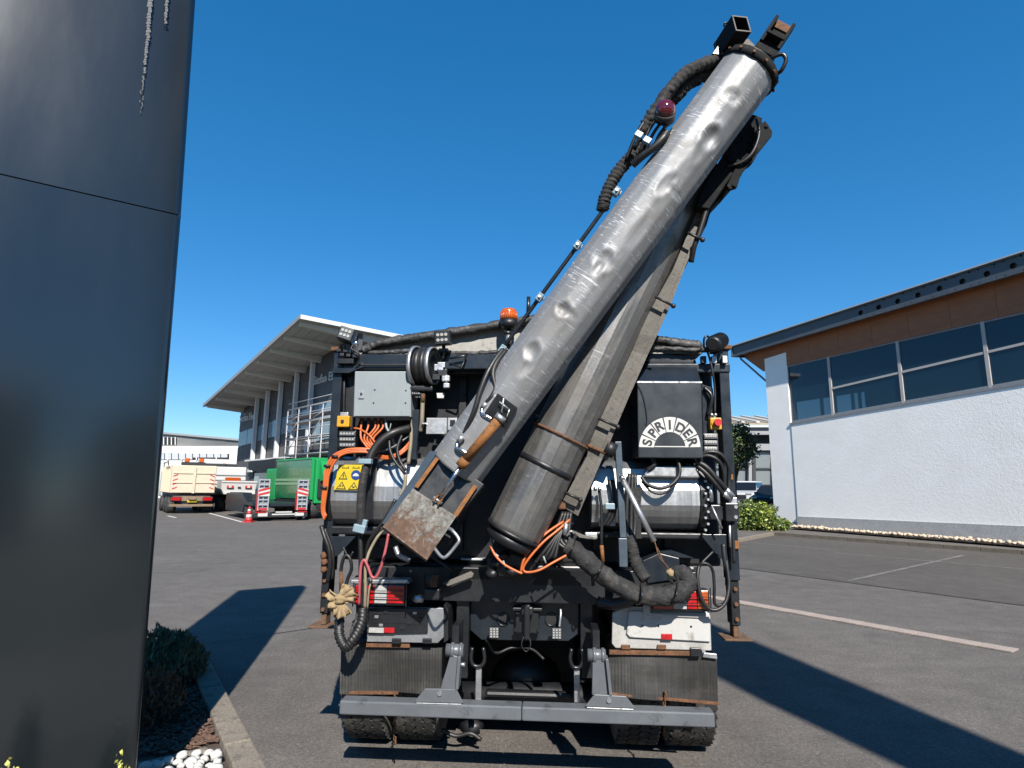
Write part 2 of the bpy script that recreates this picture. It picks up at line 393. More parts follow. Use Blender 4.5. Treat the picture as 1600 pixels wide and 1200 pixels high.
# old parking bay by the white wall
ra, rb_ = G(1154, 888), G(1600, 947)
dirn = (rb_ - ra).normalized()
KB = [G(1120, 853), G(1207, 836.5), G(1600, 867)]
kdir = (KB[2] - KB[1]).normalized()
KB.append(KB[2] + kdir * 14)
sheet('parking_bay', [ra - dirn * 6, rb_ + dirn * 16, KB[3], KB[2], KB[1], KB[0], KB[0] + Vector((-1.5, 2, 0))], 'asph2', .004)
def strip(name, a, b, wd, m, z):
    a, b = Vector(a), Vector(b); d = (b - a).normalized(); s_ = Vector((-d.y, d.x, 0)) * wd / 2
    return sheet(name, [a - s_, b - s_, b + s_, a + s_], m, z)
strip('asphalt_joint', ra - dirn * 6, rb_ + dirn * 14, .035, 'seam', .008)
strip('asphalt_joint', G(225, 1022), G(310, 1008), .025, 'seam', .004)
strip('asphalt_joint', G(310, 1008), G(505, 979.5), .025, 'seam', .004)
strip('painted_line', G(1176, 848.5), G(1298, 859), .1, 'oldline', .008)
strip('painted_line', G(1303, 864), G(1700, 898), .1, 'oldline', .008)
strip('painted_line', G(1505, 868), G(1326, 908), .1, 'oldline', .0085)
strip('painted_line', G(327, 802), G(381, 816.5), .14, 'whline', .006)
strip('painted_line', G(262, 806), G(275, 809), .14, 'whline', .006)

# paver strip, stone by stone
pv = empty('paver_strip', G(1370, 978), kind='structure')
a0, a1 = G(1040, 921), G(1588, 1018.5)
Ln = (a1 - a0).length; dd = (a1 - a0).normalized(); sd = Vector((-dd.y, dd.x, 0))
npv = round(Ln / .33); pit = Ln / npv; src = None
for i in range(npv):
    c = a0 + dd * (pit * (i + .5)); c.z = .004
    if src is None:
        b = MB(); b.box((0, 0, .002), (.317, .235, .012), (dd, sd, UP)); src = b.build('paver', 'paver'); src.location = c; adopt(src, pv); src['wl'] = 1
    else: o = inst(src, c + sd * random.uniform(-.004, .004) + UP * random.uniform(-.001, .002), pv)
    
# kerbs
def kerb_run(name, pts, wd, h, m, step=1.0):
    root = empty(name, pts[0], kind='structure')
    for a, b in zip(pts[:-1], pts[1:]):
        a, b = Vector(a), Vector(b); a.z = b.z = 0
        L = (b - a).length; n = max(1, round(L / step)); d = (b - a).normalized(); s_ = Vector((-d.y, d.x, 0))
        for i in range(n):
            q = MB(); q.box(a + d * (L * (i + .5) / n) + UP * (h / 2 - .05), (L / n - .012, wd, h + .1), (d, s_, UP)); q.build('kerb_stone', m, root, bev=.012)
    return root
kerb_run('kerb', [p + UP * 0 for p in (KB[1] + Vector((.05, .12, 0)), KB[2] + Vector((.05, .12, 0)), KB[3])], .14, .13, 'kerbd')
kerb_run('kerb', [KB[0] + Vector((-3, 1.2, 0)), KB[0], KB[1]], .16, .12, 'kerb')
kl0, kl1 = G(308, 1026, .06), G(392, 1204, .06)
kd = (kl1 - kl0).normalized()
kleft = [kl0 - kd * .25, kl1 + kd * 2.2]
kerb_run('kerb', kleft, .17, .07, 'kerb', 1.2)
kx0, kx1 = G(200, 1197, .05), G(343, 1164, .05)
kerb_run('kerb', [kx0 - (kx1 - kx0).normalized() * 2, kx1 - (kx1 - kx0).normalized() * .06], .07, .05, 'kerb', 1.0)
far_end = kleft[0]
kerb_run('kerb', [far_end, far_end + Vector((-3.2, -.25, 0))], .15, .06, 'kerb', 1.0)
sheet('planting_bed', [far_end, far_end + Vector((-3.2, -.25, 0)), Vector((-5.5, .5, 0)), kleft[1]], 'soil', .02)

# ------------------------------------------------------------------ pebbles
def pebble_src(seed, m, name):
    random.seed(seed); b = MB(); b.ball((0, 0, 0), 1, 9, 6, (1, random.uniform(.7, .9), random.uniform(.5, .7)), .5, 1.3 + seed % 3 * .3)
    me = b.build(name, m); o = me; return o
def scatter(srcs, places, name, label, cat, group):
    first = set()
    for i, (p, r) in enumerate(places):
        s0 = srcs[i % len(srcs)]
        o = s0 if id(s0) not in first else inst(s0, p)
        first.add(id(s0)); o.location = p; o.scale = (r, r, r); o.rotation_euler = (random.uniform(-.3, .3), random.uniform(-.3, .3), random.uniform(0, 6.28))
        tag(o, label, cat, group)
srcs = [pebble_src(k, 'pebw', 'white_pebble') for k in (1, 2, 3, 4)]
random.seed(3); pl = []
e0, e1 = kx0, kx1; kn = kd
for i in range(2500):
    px, py = random.uniform(196, 372), random.uniform(1168, 1215)
    p = G(px, py, .05)
    side = (e1 - e0).cross(p - e0).z
    if side > -.05 or (p - kl0).cross(kd).z < .15: continue
    r = random.uniform(.024, .046)
    if any((p - q).length < (r + s_) * .78 for q, s_ in pl): continue
    pl.append((p, r))
scatter(srcs, pl, 'white_pebble', 'rounded white pebble heaped in the corner bed below the dark pylon', 'pebble', 'white pebbles in the corner bed')
srcs = [pebble_src(k, 'pebt', 'beige_pebble') for k in (5, 6, 7, 8)]
random.seed(5); pl = []
# filled after the wall is placed (WALL_S)

# ------------------------------------------------------------------ bark mulch
random.seed(11); b = MB()
for i in range(2600):
    p = G(random.uniform(205, 362), random.uniform(1010, 1180), .03)
    if (p - kl0).cross(kd).z < .1 or (e1 - e0).cross(p - e0).z < .05: continue
    a = random.uniform(0, 3.14); d = Vector((math.cos(a), math.sin(a), random.uniform(-.3, .3))); q = Vector((-d.y, d.x, random.uniform(-.3, .3)))
    b.box(p + UP * random.uniform(0, .02), (random.uniform(.02, .055), random.uniform(.008, .02), .006), (d.normalized(), q.normalized(), UP))
tag(b.build('bark_mulch', 'bark'), kind='stuff')

# ------------------------------------------------------------------ plants
def leafmat(name, a, b2, c2, rough=.55):
    m, t, b = newmat(name)
    oi = N(t, 'Attribute'); oi.attribute_name = 'tint'
    t.links.new(ramp(t, oi.outputs['Fac'], [(.1, a), (.55, b2), (.95, c2)]), b.inputs['Base Color'])
    b.inputs['Roughness'].default_value = rough
    b.inputs['Subsurface Weight'].default_value = 0
    return m
M['leafbush'] = leafmat('laurel_leaf', (.03, .055, .012), (.085, .13, .022), (.3, .33, .05), .4)
M['leaftree'] = leafmat('tree_leaf', (.025, .045, .012), (.055, .085, .022), (.15, .15, .04), .45)
M['leaflav'] = leafmat('lavender_leaf', (.036, .062, .036), (.085, .125, .065), (.19, .22, .13))
M['leafbrown'] = leafmat('dry_leaf', (.05, .035, .018), (.085, .058, .03), (.14, .1, .05))
M['leafsed'] = leafmat('sedum_leaf', (.16, .19, .05), (.4, .4, .1), (.6, .5, .14))
M['stem'] = mat('stem_bark', (.07, .05, .035), .9, var=.3, vs=30)
def leaves(name, m, pts, size, asp, parent, updir=None, n_seed=1, fold=.25):
    rnd = random.Random(n_seed); vs = []; fs = []; tints = []
    for p, sc, base in pts:
        p = Vector(p)
        if updir is None:
            d = Vector((rnd.gauss(0, 1), rnd.gauss(0, 1), rnd.gauss(0, .7))).normalized()
        else:
            d = (Vector(updir) + Vector((rnd.gauss(0, .45), rnd.gauss(0, .45), rnd.gauss(0, .2)))).normalized()
        a = d.orthogonal().normalized(); a.rotate(Matrix.Rotation(rnd.uniform(0, 6.28), 3, d)); nn = d.cross(a)
        L = size * sc * rnd.uniform(.7, 1.25); wd = L * asp; o = len(vs)
        vs += [p, p + d * L * .5 + a * wd + nn * fold * wd, p + d * L, p + d * L * .5 - a * wd + nn * fold * wd]
        fs += [(o, o + 1, o + 2), (o, o + 2, o + 3)]; tints += [min(1, max(0, base + rnd.gauss(0, .16)))] * 2
    me = bpy.data.meshes.new(name); me.from_pydata(vs, [], fs); me.materials.append(M[m])
    at = me.attributes.new('tint', 'FLOAT', 'FACE'); at.data.foreach_set('value', tints)
    o = bpy.data.objects.new(name, me); COL.objects.link(o); adopt(o, parent); return o
def shell_pts(c, rad, n, seed, core=.45, lump=.22, tint=.45):
    rnd = random.Random(seed); out = []; c = Vector(c)
    while len(out) < n:
        d = Vector((rnd.gauss(0, 1), rnd.gauss(0, 1), rnd.gauss(0, 1))).normalized()
        k = 1 + lump * mnoise.noise(d * 2.3 + Vector((seed, 0, 0))) * 2
        r = k * (core + (1 - core) * rnd.random() ** .5)
        dens = mnoise.noise(d * 4 + Vector((0, seed * 3, r * 3)))
        if dens < -.22: continue
        out.append((c + Vector((d.x * rad[0], d.y * rad[1], d.z * rad[2])) * r, 1, tint + .5 * mnoise.noise(d * 3.1 + Vector((seed, seed, r * 2)))))
    return out
def branches(parent, base, top, r, n, spread, seed, m='stem', name='trunk'):
    rnd = random.Random(seed); b = MB(); base, top = Vector(base), Vector(top)
    b.tube(spline([base, base.lerp(top, .5) + Vector((rnd.uniform(-.03, .03), 0, 0)), top], 4), [r * (1 - .5 * i / 8) for i in range(9)], 7)
    for i in range(n):
        a = rnd.uniform(0, 6.28); s0 = base.lerp(top, rnd.uniform(.55, 1)); e = top + Vector((math.cos(a) * spread[0], math.sin(a) * spread[1], rnd.uniform(.1, 1) * spread[2]))
        b.tube(spline([s0, s0.lerp(e, .5) + UP * .1 * spread[2], e], 3), [r * .45, r * .4, r * .36, r * .3, r * .25, r * .2, r * .15], 5)
    return b.build(name, m, parent)

# clipped laurel bush beside the right kerb
bc = G(1187, 836, .1); Yb = 27.5; bp = W(1182, 812, Yb)
root = empty('laurel_bush', (bp.x, bp.y, 0), 'yellow green leafy shrub at the corner of the parking bay beside the white pillar', 'shrub')
branches(root, (bp.x, bp.y, 0), (bp.x, bp.y, .5), .05, 12, (.9, .8, .7), 4, name='stem')
pts = shell_pts((bp.x - .1, bp.y, .58), (1.05, 1.0, .7), 3400, 21, .4, .2, .5) + shell_pts((bp.x + .85, bp.y - .1, .25), (.6, .5, .32), 700, 22, .4, .2, .5) + shell_pts((bp.x - .9, bp.y, .28), (.7, .6, .32), 800, 23, .4, .2, .45)
leaves('foliage', 'leafbush', pts, .15, .26, root, n_seed=3)
# round ornamental tree
Yt = 33; tp = W(1146, 697, Yt); rt = zdepth(tp) / F * 36
root = empty('round_tree', (tp.x, tp.y, 0), 'small round headed tree with dense dark green leaves behind the lorry', 'tree')
branches(root, (tp.x, tp.y, 0), (tp.x, tp.y, tp.z - rt * .4), .09, 9, (rt * .7, rt * .7, rt), 8)
leaves('crown', 'leaftree', shell_pts(tp, (rt * 1.0, rt * .9, rt * 1.05), 4200, 31, .45, .16, .42), .17, .3, root, n_seed=5)
# lavender, brown shrub, sedum
def tuft(name, label, cat, c, rad, h, n, m, L, asp, seed, up=(0, 0, 1), tint=.45, cores=1):
    root = empty(name, c, label, cat); rnd = random.Random(seed); pts = []
    sb = MB()
    for i in range(60):
        a, q = rnd.uniform(0, 6.28), rnd.random() ** .5
        e = Vector(c) + Vector((math.cos(a) * rad[0] * q, math.sin(a) * rad[1] * q, h * (1 - .55 * q * q) * rnd.uniform(.75, 1)))
        s0 = Vector(c) + Vector((math.cos(a) * rad[0] * q * .3, math.sin(a) * rad[1] * q * .3, 0)); sb.tube([s0, s0.lerp(e, .5) + UP * .03, e], [.005, .004, .002], 4)
    sb.build('stem', 'stem', root)
    for i in range(n):
        a, q = rnd.uniform(0, 6.28), rnd.random() ** .5
        hh = h * (1 - .62 * q ** 2.2) * (1 + .22 * mnoise.noise(Vector((math.cos(a) * q * 3, math.sin(a) * q * 3, seed))))
        z = hh * (1 - .75 * rnd.random() ** 1.6)
        pts.append((Vector(c) + Vector((math.cos(a) * rad[0] * q, math.sin(a) * rad[1] * q, z)), 1, tint + .3 * mnoise.noise(Vector((a, q * 3, z * 9)))))
    leaves('foliage', m, pts, L, asp, root, updir=up, n_seed=seed); return root
lc = G(248, 1068, .02)
tuft('lavender_bush', 'grey green lavender mound growing at the end of the bed behind the pylon', 'plant', lc, (.36, .42), .41, 5200, 'leaflav', .06, .14, 41)
tuft('brown_shrub', 'brownish low shrub in the bark mulch between lavender and pylon', 'plant', G(232, 1132, .02), (.22, .3), .36, 1500, 'leafbrown', .04, .25, 43)
for k, (px, py, lb) in enumerate(((12, 1204, 'yellow flowering sedum tuft at the left corner below the pylon'), (186, 1206, 'yellow flowering sedum tuft beside the right foot of the pylon'))):
    Ys = (2.72, 3.12)[k]; c = W(px, py + 14, Ys); c.z = .03
    hh = W(px, 1190 + 2 * k, Ys).z - c.z - .03
    tuft('sedum_plant', lb, 'plant', c, (.09, .07), hh + .03, 420, 'leafsed', .022, .4, 50 + k, tint=.55)

# ------------------------------------------------------------------ pylons
def pylon_mat():
    m, t, b = newmat('anthracite_pylon_sheet')
    c = ramp(t, tex(t, 1.5, 4, stretch=(1, 1, .3)), [(.3, (.006, .0085, .0105)), (.7, (.008, .011, .0135))])
    t.links.new(c, b.inputs['Base Color'])
    rr = ramp(t, tex(t, 2.2, 5, stretch=(1.5, 1.5, .35)), [(.3, .13), (.7, .16)]); t.links.new(rr, b.inputs['Roughness'])
    b.inputs['Specular IOR Level'].default_value = .95; bump(t, b, tex(t, 1.3, 2), .02, .05); return m
M['pylon'] = pylon_mat()
M['gap'] = mat('dark_gap', (.006, .006, .007), .6, var=.1)
M['drip'] = mat('white_drip', (.075, .078, .08), .7, var=.3, vs=30)
Yp = 3.4
eR = [W(214, 1200, Yp), W(283.5, 337, Yp), W(306, 0, Yp)]
slope = (eR[2] - eR[1]) / (eR[2].z - eR[1].z); slo = (eR[1] - eR[0]) / (eR[1].z - eR[0].z)
ux = Vector((.829, .559, 0)); un = Vector((.559, -.829, 0)); PW = 1.06
def eat(z): return eR[1] + (slope if z > eR[1].z else slo) * (z - eR[1].z)
root = empty('advertising_pylon', eat(0) - ux * PW / 2, 'tall dark grey metal pylon in the left foreground with a horizontal seam', 'pylon')
zs = [0, eR[1].z - .004, eR[1].z + .004, 6.35]
def pslab(z0, z1, name):
    b = MB(); r = .035
    prof = [(-PW, 0)]
    for i in range(7): a = math.pi / 2 * i / 6; prof.append((-r + r * math.sin(a), r - r * math.cos(a)))
    prof += [(0, .3), (-PW, .3)]
    vs = [eat(z) + ux * x - un * y for z in (z0, z1) for x, y in prof]; n = len(prof)
    b.add(vs, [[i, (i + 1) % n, n + (i + 1) % n, n + i] for i in range(n)] + [list(range(n))[::-1], list(range(n, 2 * n))])
    return b.build(name, 'pylon', root)
p1 = pslab(zs[0], zs[1], 'sheet_panel'); p2 = pslab(zs[2], zs[3], 'sheet_panel')
b = MB(); b.slab([eat(zs[1] - .01) - ux * .01 - un * .01, eat(zs[2] + .01) - ux * .01 - un * .01, eat(zs[2] + .01) - ux * (PW - .01) - un * .01, eat(zs[1] - .01) - ux * (PW - .01) - un * .01], -un * .25); b.build('inner_core', 'gap', root)
# dried white runs
rnd = random.Random(4)
for name, pts_ in (('paint_drip', [(238, -60, 5), (234, 20, 4.6), (231, 60, 4.2), (227, 95, 3), (224, 125, 1.8), (222, 150, 1.0), (219, 180, .8)]), ('paint_drip', [(264, -60, 3), (261, 0, 3.4), (258, 42, 2.6)])):
    b = MB(); p0n = eR[1]
    dense = []
    for (a, c2) in zip(pts_[:-1], pts_[1:]):
        for k in range(9): f = k / 9; dense.append([a[i] + (c2[i] - a[i]) * f for i in range(3)])
    for i in range(0, len(dense) - 1):
        x, y, w_ = dense[i]; x2, y2, w2 = dense[i + 1]
        if y > 95 and rnd.random() < .45: continue
        j = rnd.uniform(-.8, .8) + (rnd.uniform(-3, 3) if y > 140 else 0); wj = w_ * rnd.uniform(.35, .8)
        q = [ONP(xx, yy, p0n, un) + un * .0002 for xx, yy in ((x + j - wj, y), (x + j + wj * rnd.uniform(.5, 1), y), (x2 + j + w2 * rnd.uniform(.5, 1), y2 - .5), (x2 + j - w2 * rnd.uniform(.6, 1.1), y2 - .5))]
        b.slab(q, un * .0004)
    b.build(name, 'drip', p2)
# a second mast, behind the photographer, whose shadow crosses the yard
root = empty('advertising_mast', (5.2, -5, 0), 'tall dark advertising mast standing behind the photographer', 'pylon')
b = MB(); b.slab([Vector((x, -5, z)) for x, z in ((4.85, 0), (5.45, 0), (5.27, 7.9), (5.08, 14), (3.75, 14), (4.11, 9.15), (4.33, 7.9), (4.6, 5))], (0, -.3, 0)); b.build('mast_panel', 'pylon', root)
M['added_lawn'] = mat('added_dark_lawn', (.012, .02, .007), .95, var=.4, vs=6, fine=.4, fs=60, bmp=.5, bs=50)
sheet('added_dark_verge', [(-9, -14), (16, -14), (16, -1.6), (-9, -1.6)], 'added_lawn', .02)  # added, unseen: dark sheet behind the camera that dims the pylon's lower reflection
# buildings and trees across the street, behind the photographer (only seen as reflections)
M['facd'] = mat('brown_render', (.16, .15, .14), .8, var=.2, vs=.6)
for i, (x, y, sx, sy, h) in enumerate(((-26, -34, 24, 10, 7.5), (6, -40, 26, 12, 8.5), (38, -36, 24, 10, 7))):
    b = MB(); b.box((x, y, h / 2), (sx, sy, h)); 
    r_ = empty('street_building', (x, y, 0), ('low brown street building to the left behind the photographer', 'tallest brown street building straight behind the photographer', 'low brown street building to the right behind the photographer')[i], 'building'); b.build('wall', 'facd', r_)
    b = MB(); b.slab([Vector((x - sx / 2 - .4, y - sy / 2 - .4, h)), Vector((x - sx / 2 - .4, y + sy / 2 + .4, h)), Vector((x - sx / 2 - .4, y, h + 2))], (sx + .8, 0, 0)); b.build('roof', 'facd', r_)

# ================================================================== RIGHT SHOWROOM
def stucco():
    m, t, b = newmat('white_stucco')
    big = tex(t, .5, 5, .6)
    c = ramp(t, big, [(.3, (.8, .775, .73)), (.7, (.86, .835, .79))])
    pt = tex(t, 1.1, 2, .4, stretch=(.8, .8, 1.3)); c = mix(t, ramp(t, pt, [(.56, 0), (.575, .25)]), c, (.88, .875, .855))
    t.links.new(c, b.inputs['Base Color']); b.inputs['Roughness'].default_value = .9; b.inputs['Specular IOR Level'].default_value = .2
    n1 = bump(t, b, tex(t, 26, 3, .6), .42, .014); bump(t, b, tex(t, 9, 2), .16, .03, n1); return m
M['stucco'] = stucco()
M['plinth'] = mat('grey_stone_plinth', (.34, .34, .335), .85, var=.1, vs=3, fine=.4, fs=45, bmp=.2, bs=45)
M['wood'] = mat('brown_plywood_soffit', (.27, .098, .036), .6, var=.22, vs=1.4, stretch=(1, 1, 4), dirt=(.21, .072, .028), ds=1.2, da=.3)
M['anth'] = mat('anthracite_steel', (.06, .072, .085), .45, var=.15, vs=1.5, dirt=(.12, .125, .13), ds=3, da=.3)
M['frame'] = mat('pale_window_frame', (.36, .34, .325), .5, var=.08)
M['framed'] = mat('grey_sill', (.19, .2, .21), .5, var=.12)
M['zinc'] = mat('zinc_edge', (.42, .44, .45), .45, metal=.3, var=.1)
M['pane'] = glass('blue_grey_glass', (.008, .024, .04),   .02, .66)
M['int'] = mat('dim_interior', (.09, .1, .11), .8, var=.1)
M['pipe'] = mat('grey_downpipe', (.12, .13, .14), .45, metal=.3, var=.15)
uf = ray(385, 758); uf.z = 0; uf.normalize()
wn = Vector((-uf.y, uf.x, 0))                   # outward, towards the yard
if wn.dot(CAM - G(1600, 853)) < 0: wn = -wn
R0 = G(1600, 855); R0.z = 0
def rw(px, py, off=0.0): return ONP(px, py, R0 + wn * off, wn)
def rs(px, off=0.0, py=760): return (rw(px, py, off) - R0).dot(uf)
def rp(s, z, off=0.0): return R0 + uf * s + wn * off + UP * z
sL = rs(1243); sN = -9.0
def lin2(pxa, pya, pxb, pyb, off=0.0):
    """heights of a line on the wall from two photo points -> z(s)"""
    a, b = rw(pxa, pya, off), rw(pxb, pyb, off); sa, sb = (a - R0).dot(uf), (b - R0).dot(uf)
    return lambda s: a.z + (b.z - a.z) * (s - sa) / (sb - sa)
zsill = lin2(1240, 660, 1598, 597); zwt = lin2(1240, 569, 1598, 487); zpl = lin2(1250, 807, 1598, 822)
OV = .5
zrb = lin2(1150, 556, 1598, 425, OV); zrt = lin2(1141, 541, 1598, 392, OV)
print('sill', zsill(sL), zsill(0), 'wintop', zwt(sL), zwt(0), 'plinth', zpl(sL), zpl(0), 'roof', zrb(sL), zrb(0), zrt(sL), zrt(0), 'sL', sL, R0)
show = empty('showroom_building', rp(sL / 2, 0, -3), 'white rendered showroom with a band of tinted windows and brown wooden eaves', 'building')
def wallq(name, s0, s1, z0f, z1f, off, th, m, parent=show, bev=0):
    f = lambda z, s: z(s) if callable(z) else z
    b = MB(); b.slab([rp(s0, f(z0f, s0), off), rp(s1, f(z0f, s1), off), rp(s1, f(z1f, s1), off), rp(s0, f(z1f, s0), off)], -wn * th); return b.build(name, m, parent, bev)
zsm = lambda s: zsill(s) - .1
wallq('wall', sN, sL, zpl, zsm, 0, .42, 'stucco')
wallq('plinth', sN, sL, -.1, lambda s: zpl(s) - .003, .045, .46, 'plinth')
wallq('window_sill', sN, sL + .06, lambda s: zsm(s) + .003, lambda s: zsill(s), .03, .45, 'framed')
# corner pillar set behind the wall end
pa, pb = rs(1243.5, -.05), rs(1207.5, -.05)
wallq('pillar', pa + .02, pb, 0, lin2(1208, 557, 1240, 547, -.05), -.03, .5, 'stucco')
wallq('pillar_base', pa + .02, pb + .01, -.05, .32, -.02, .52, 'plinth')
# glazing
gof = -.12
wallq('window_pane', sN, rs(1238, gof), zsill, zwt, gof, .02, 'pane')
def bar(pxa, pya, pxb, pyb, wd, off, name, m='frame', dep=.1):
    a, b2 = rw(pxa, pya, off), rw(pxb, pyb, off); d = (b2 - a).normalized(); s_ = d.cross(wn).normalized() * wd / 2
    q = MB(); q.slab([a - s_, a + s_, b2 + s_, b2 - s_], -wn * dep); return q.build(name, m, show)
for (x0, y0, x1, y1) in ((1304, 645, 1290, 562), (1415, 629, 1397, 537), (1552, 602, 1528, 502), (1706, 580, 1676, 470)):
    sc = rs((x0 + x1) / 2, gof + .06, (y0 + y1) / 2)
    wallq('mullion', sc - .06, sc + .06, zsill, lambda s: zwt(s) + .0, gof + .05, .06, 'frame')
wallq('corner_post', rs(1243, -.04), rs(1236, -.04), zsill, zwt, gof + .05, .07, 'frame')
zr = lin2(1301, 607, 1540, 551, gof)
mull = [rs((a + b2) / 2, gof + .06) for a, b2 in ((1304, 1290), (1415, 1397), (1552, 1528), (1706, 1676))]
ms = [rs(1297, gof + .06, 603), rs(1406, gof + .06, 583), rs(1540, gof + .06, 552), rs(1690, gof + .06, 525)]
for a, b2 in zip(ms[:-1], ms[1:]): wallq('glazing_bar', b2 + .07, a - .07, lambda s: zr(s) - .045, lambda s: zr(s) + .045, gof + .04, .05, 'frame')
for a, b2 in zip([rs(1238, gof)] + ms, ms + [sN]): wallq('bottom_frame', b2 + .065, a - .065, lambda s: zsill(s) + .003, lambda s: zsill(s) + .1, gof + .045, .06, 'framed')
wallq('top_frame', sN, rs(1238, gof), lambda s: zwt(s) - .06, lambda s: zwt(s), gof + .043, .055, 'framed')
# the room behind: far wall with openings, floor, ceiling
iz = zsill(sL) - .6
wallq('room_floor', sN, sL, iz - .1, iz, -.45, 4.4, 'int')
zo1, zo0 = rw(1300, 619, -5.0).z, rw(1290, 652, -5.0).z; so = rs(1352, -5.0, 630); sf = min(rs(1240, -5.0, 630) - 3, sL + 3)
wallq('room_wall', sN, so, iz, lambda s: zrt(s) + .3, -5.0, .2, 'int'); wallq('room_wall', so, sf + 3, zo1, lambda s: zrt(s) + .3, -5.0, .2, 'int'); wallq('room_wall', so, sf + 3, iz, zo0, -5.0, .2, 'int')
for x in (1283, 1304, 1332, 1343): wallq('room_post', rs(x + 2, -4.92, 630), rs(x - 2, -4.92, 630), zo0, zo1, -4.92, .1, 'frame')
wallq('back_wall', sN, sL + 1, -.05, iz - .12, -5.0, .2, 'stucco')
b = MB(); b.slab([rp(sL - .2, -.05, -.6), rp(sL - .2, -.05, -4.9), rp(sL - .2, zsill(sL) - .1, -4.9), rp(sL - .2, zsill(sL) - .1, -.6)], uf * .2); b.build('end_wall', 'stucco', show)
# wooden eaves boarding, beam with round holes, roof sheet
sR = rs(1143, OV, 550)
zwd = lambda s: zrb(s) + .25
for k in range(9):
    s1 = min(pb + .2, sL + .3 - k * 1.55 + 1.55); s0 = sL + .3 - k * 1.55
    if k == 0: s1 = pb + .15
    wallq('wood_panel', s0 + .004, s1 - .004, lambda s: zwt(s) + .005, zwd, -.05, .06, 'wood')
b = MB(); b.slab([rp(pb + .15, zwt(pb + .15) + .005, -.05), rp(pb + .15, zwd(pb), -.05), rp(sR - .3, zwd(sR), -.05), rp(sR - .4, zrb(sR) - .1, -.05)], -wn * .06); b.build('wood_panel', 'wood', show)
b = MB(); b.slab([rp(sN, zwd(sN) + .0, 0.0), rp(sR - .1, zwd(sR), 0.0), rp(sR - .1, zrb(sR) + .12, OV - .1), rp(sN, zrb(sN) + .12, OV - .1)], UP * .05); b.build('soffit', 'wood', show)
for k in range(9):
    s = sL - .6 - k * 1.55; b = MB()
    b.slab([rp(s - .05, zwd(s) - .03, -.045), rp(s + .05, zwd(s) - .03, -.045), rp(s + .05, zrb(s) + .11, OV - .12), rp(s - .05, zrb(s) + .11, OV - .12)], UP * -.12); b.build('rafter', 'wood', show)
zw0 = lambda s: zrb(s) + .045; zw1 = lambda s: zrt(s) - .1
wallq('beam_flange', sN, sR, lambda s: zrb(s), zw0, OV, .16, 'anth'); wallq('beam_flange', sN, sR, zw1, lambda s: zrt(s) - .055, OV, .16, 'anth')
wallq('roof_edge', sN, sR + .12, lambda s: zrt(s) - .052, zrt, OV + .06, .9, 'zinc')
b = MB(); b.slab([rp(sN, zrt(sN) - .02, -.3), rp(sR + .1, zrt(sR) - .02, -.3), rp(sR + .1, zrt(sR) + .5, -5.3), rp(sN, zrt(sN) + .5, -5.3)], UP * -.05); b.build('roof', 'zinc', show)
hs_ = [rs(x, OV - .06, y) for x, y in ((1345, 491), (1374, 482), (1404, 472), (1436, 461), (1469, 450.5), (1504, 439.5), (1542, 428))]
stp = (hs_[0] - hs_[-1]) / 6; b = MB()
allh = [hs_[0] - stp * k for k in range(12)]; prev = sR - .02
def webq(s0, s1): b.slab([rp(s0, zw0(s0), OV - .06), rp(s1, zw0(s1), OV - .06), rp(s1, zw1(s1), OV - .06), rp(s0, zw1(s0), OV - .06)], -wn * .015)
for s in allh:
    if s < sN + 1: break
    a, e = s + .28, s - .28; webq(prev, a); prev = e
    zc = (zw0(s) + zw1(s)) / 2; n = 20; r = .105
    for k in range(n):
        def pt(q, rr):
            c_, s_ = math.cos(q), math.sin(q); return (s + c_ * rr, zc + s_ * rr)
        def outp(q):
            c_, s_ = math.cos(q), math.sin(q); hx = .28; hz = (zw1(s) - zw0(s)) / 2
            kk = min(hx / max(1e-6, abs(c_)), hz / max(1e-6, abs(s_))); ss = s + c_ * kk
            return (ss, zc + s_ * kk + (0))
        q0, q1 = 2 * math.pi * k / n, 2 * math.pi * (k + 1) / n
        P = [pt(q0, r), pt(q1, r), outp(q1), outp(q0)]
        b.slab([rp(x, z, OV - .06) for x, z in P], -wn * .015)
webq(prev, sN); b.build('beam_web', 'anth', show)
wallq('beam_backing', sN, sR - .1, zw0, zw1, OV - .18, .03, 'gap')
b = MB(); b.slab([rp(sR - .03, zrb(sR), OV), rp(sR - .03, zrt(sR) - .055, OV), rp(sR - .03, zrt(sR) + .2, -3), rp(sR - .03, zrb(sR) + .2, -3)], uf * .06); b.build('gable_fascia', 'anth', show)
# downpipe
dp = [rp(sR - .3, zrb(sR) + .05, OV - .25), rp(sR - .35, zrb(sR) - .16, OV - .3), rw(1209, 606, -.6), rw(1214, 630, -.6), rw(1228.5, 826, -.6)]
dp[-1].x, dp[-1].y = dp[-2].x, dp[-2].y; dp[-1].z = 0
b = MB(); b.tube(dp, .05, 10); b.build('downpipe', 'pipe', show)
# beige stones along the wall
random.seed(5); pl = []
for i in range(4000):
    if len(pl) >= 270: break
    s = random.uniform(-1.2, sL + .1); off = random.uniform(.1, .52); p = rp(s, .1, off); r = random.uniform(.045, .1)
    if any((p - q).length < (r + s_) * .72 for q, s_ in pl): continue
    pl.append((p, r))
scatter(srcs, pl, 'beige_pebble', 'beige river stone lying in the strip between kerb and white showroom wall', 'stone', 'beige stones along the white wall')
sheet('stone_strip', [rp(sN, .05, 0), rp(sL + .3, .05, 0), rp(sL + .3, .05, .6), rp(sN, .05, .6)], 'soil', .07)

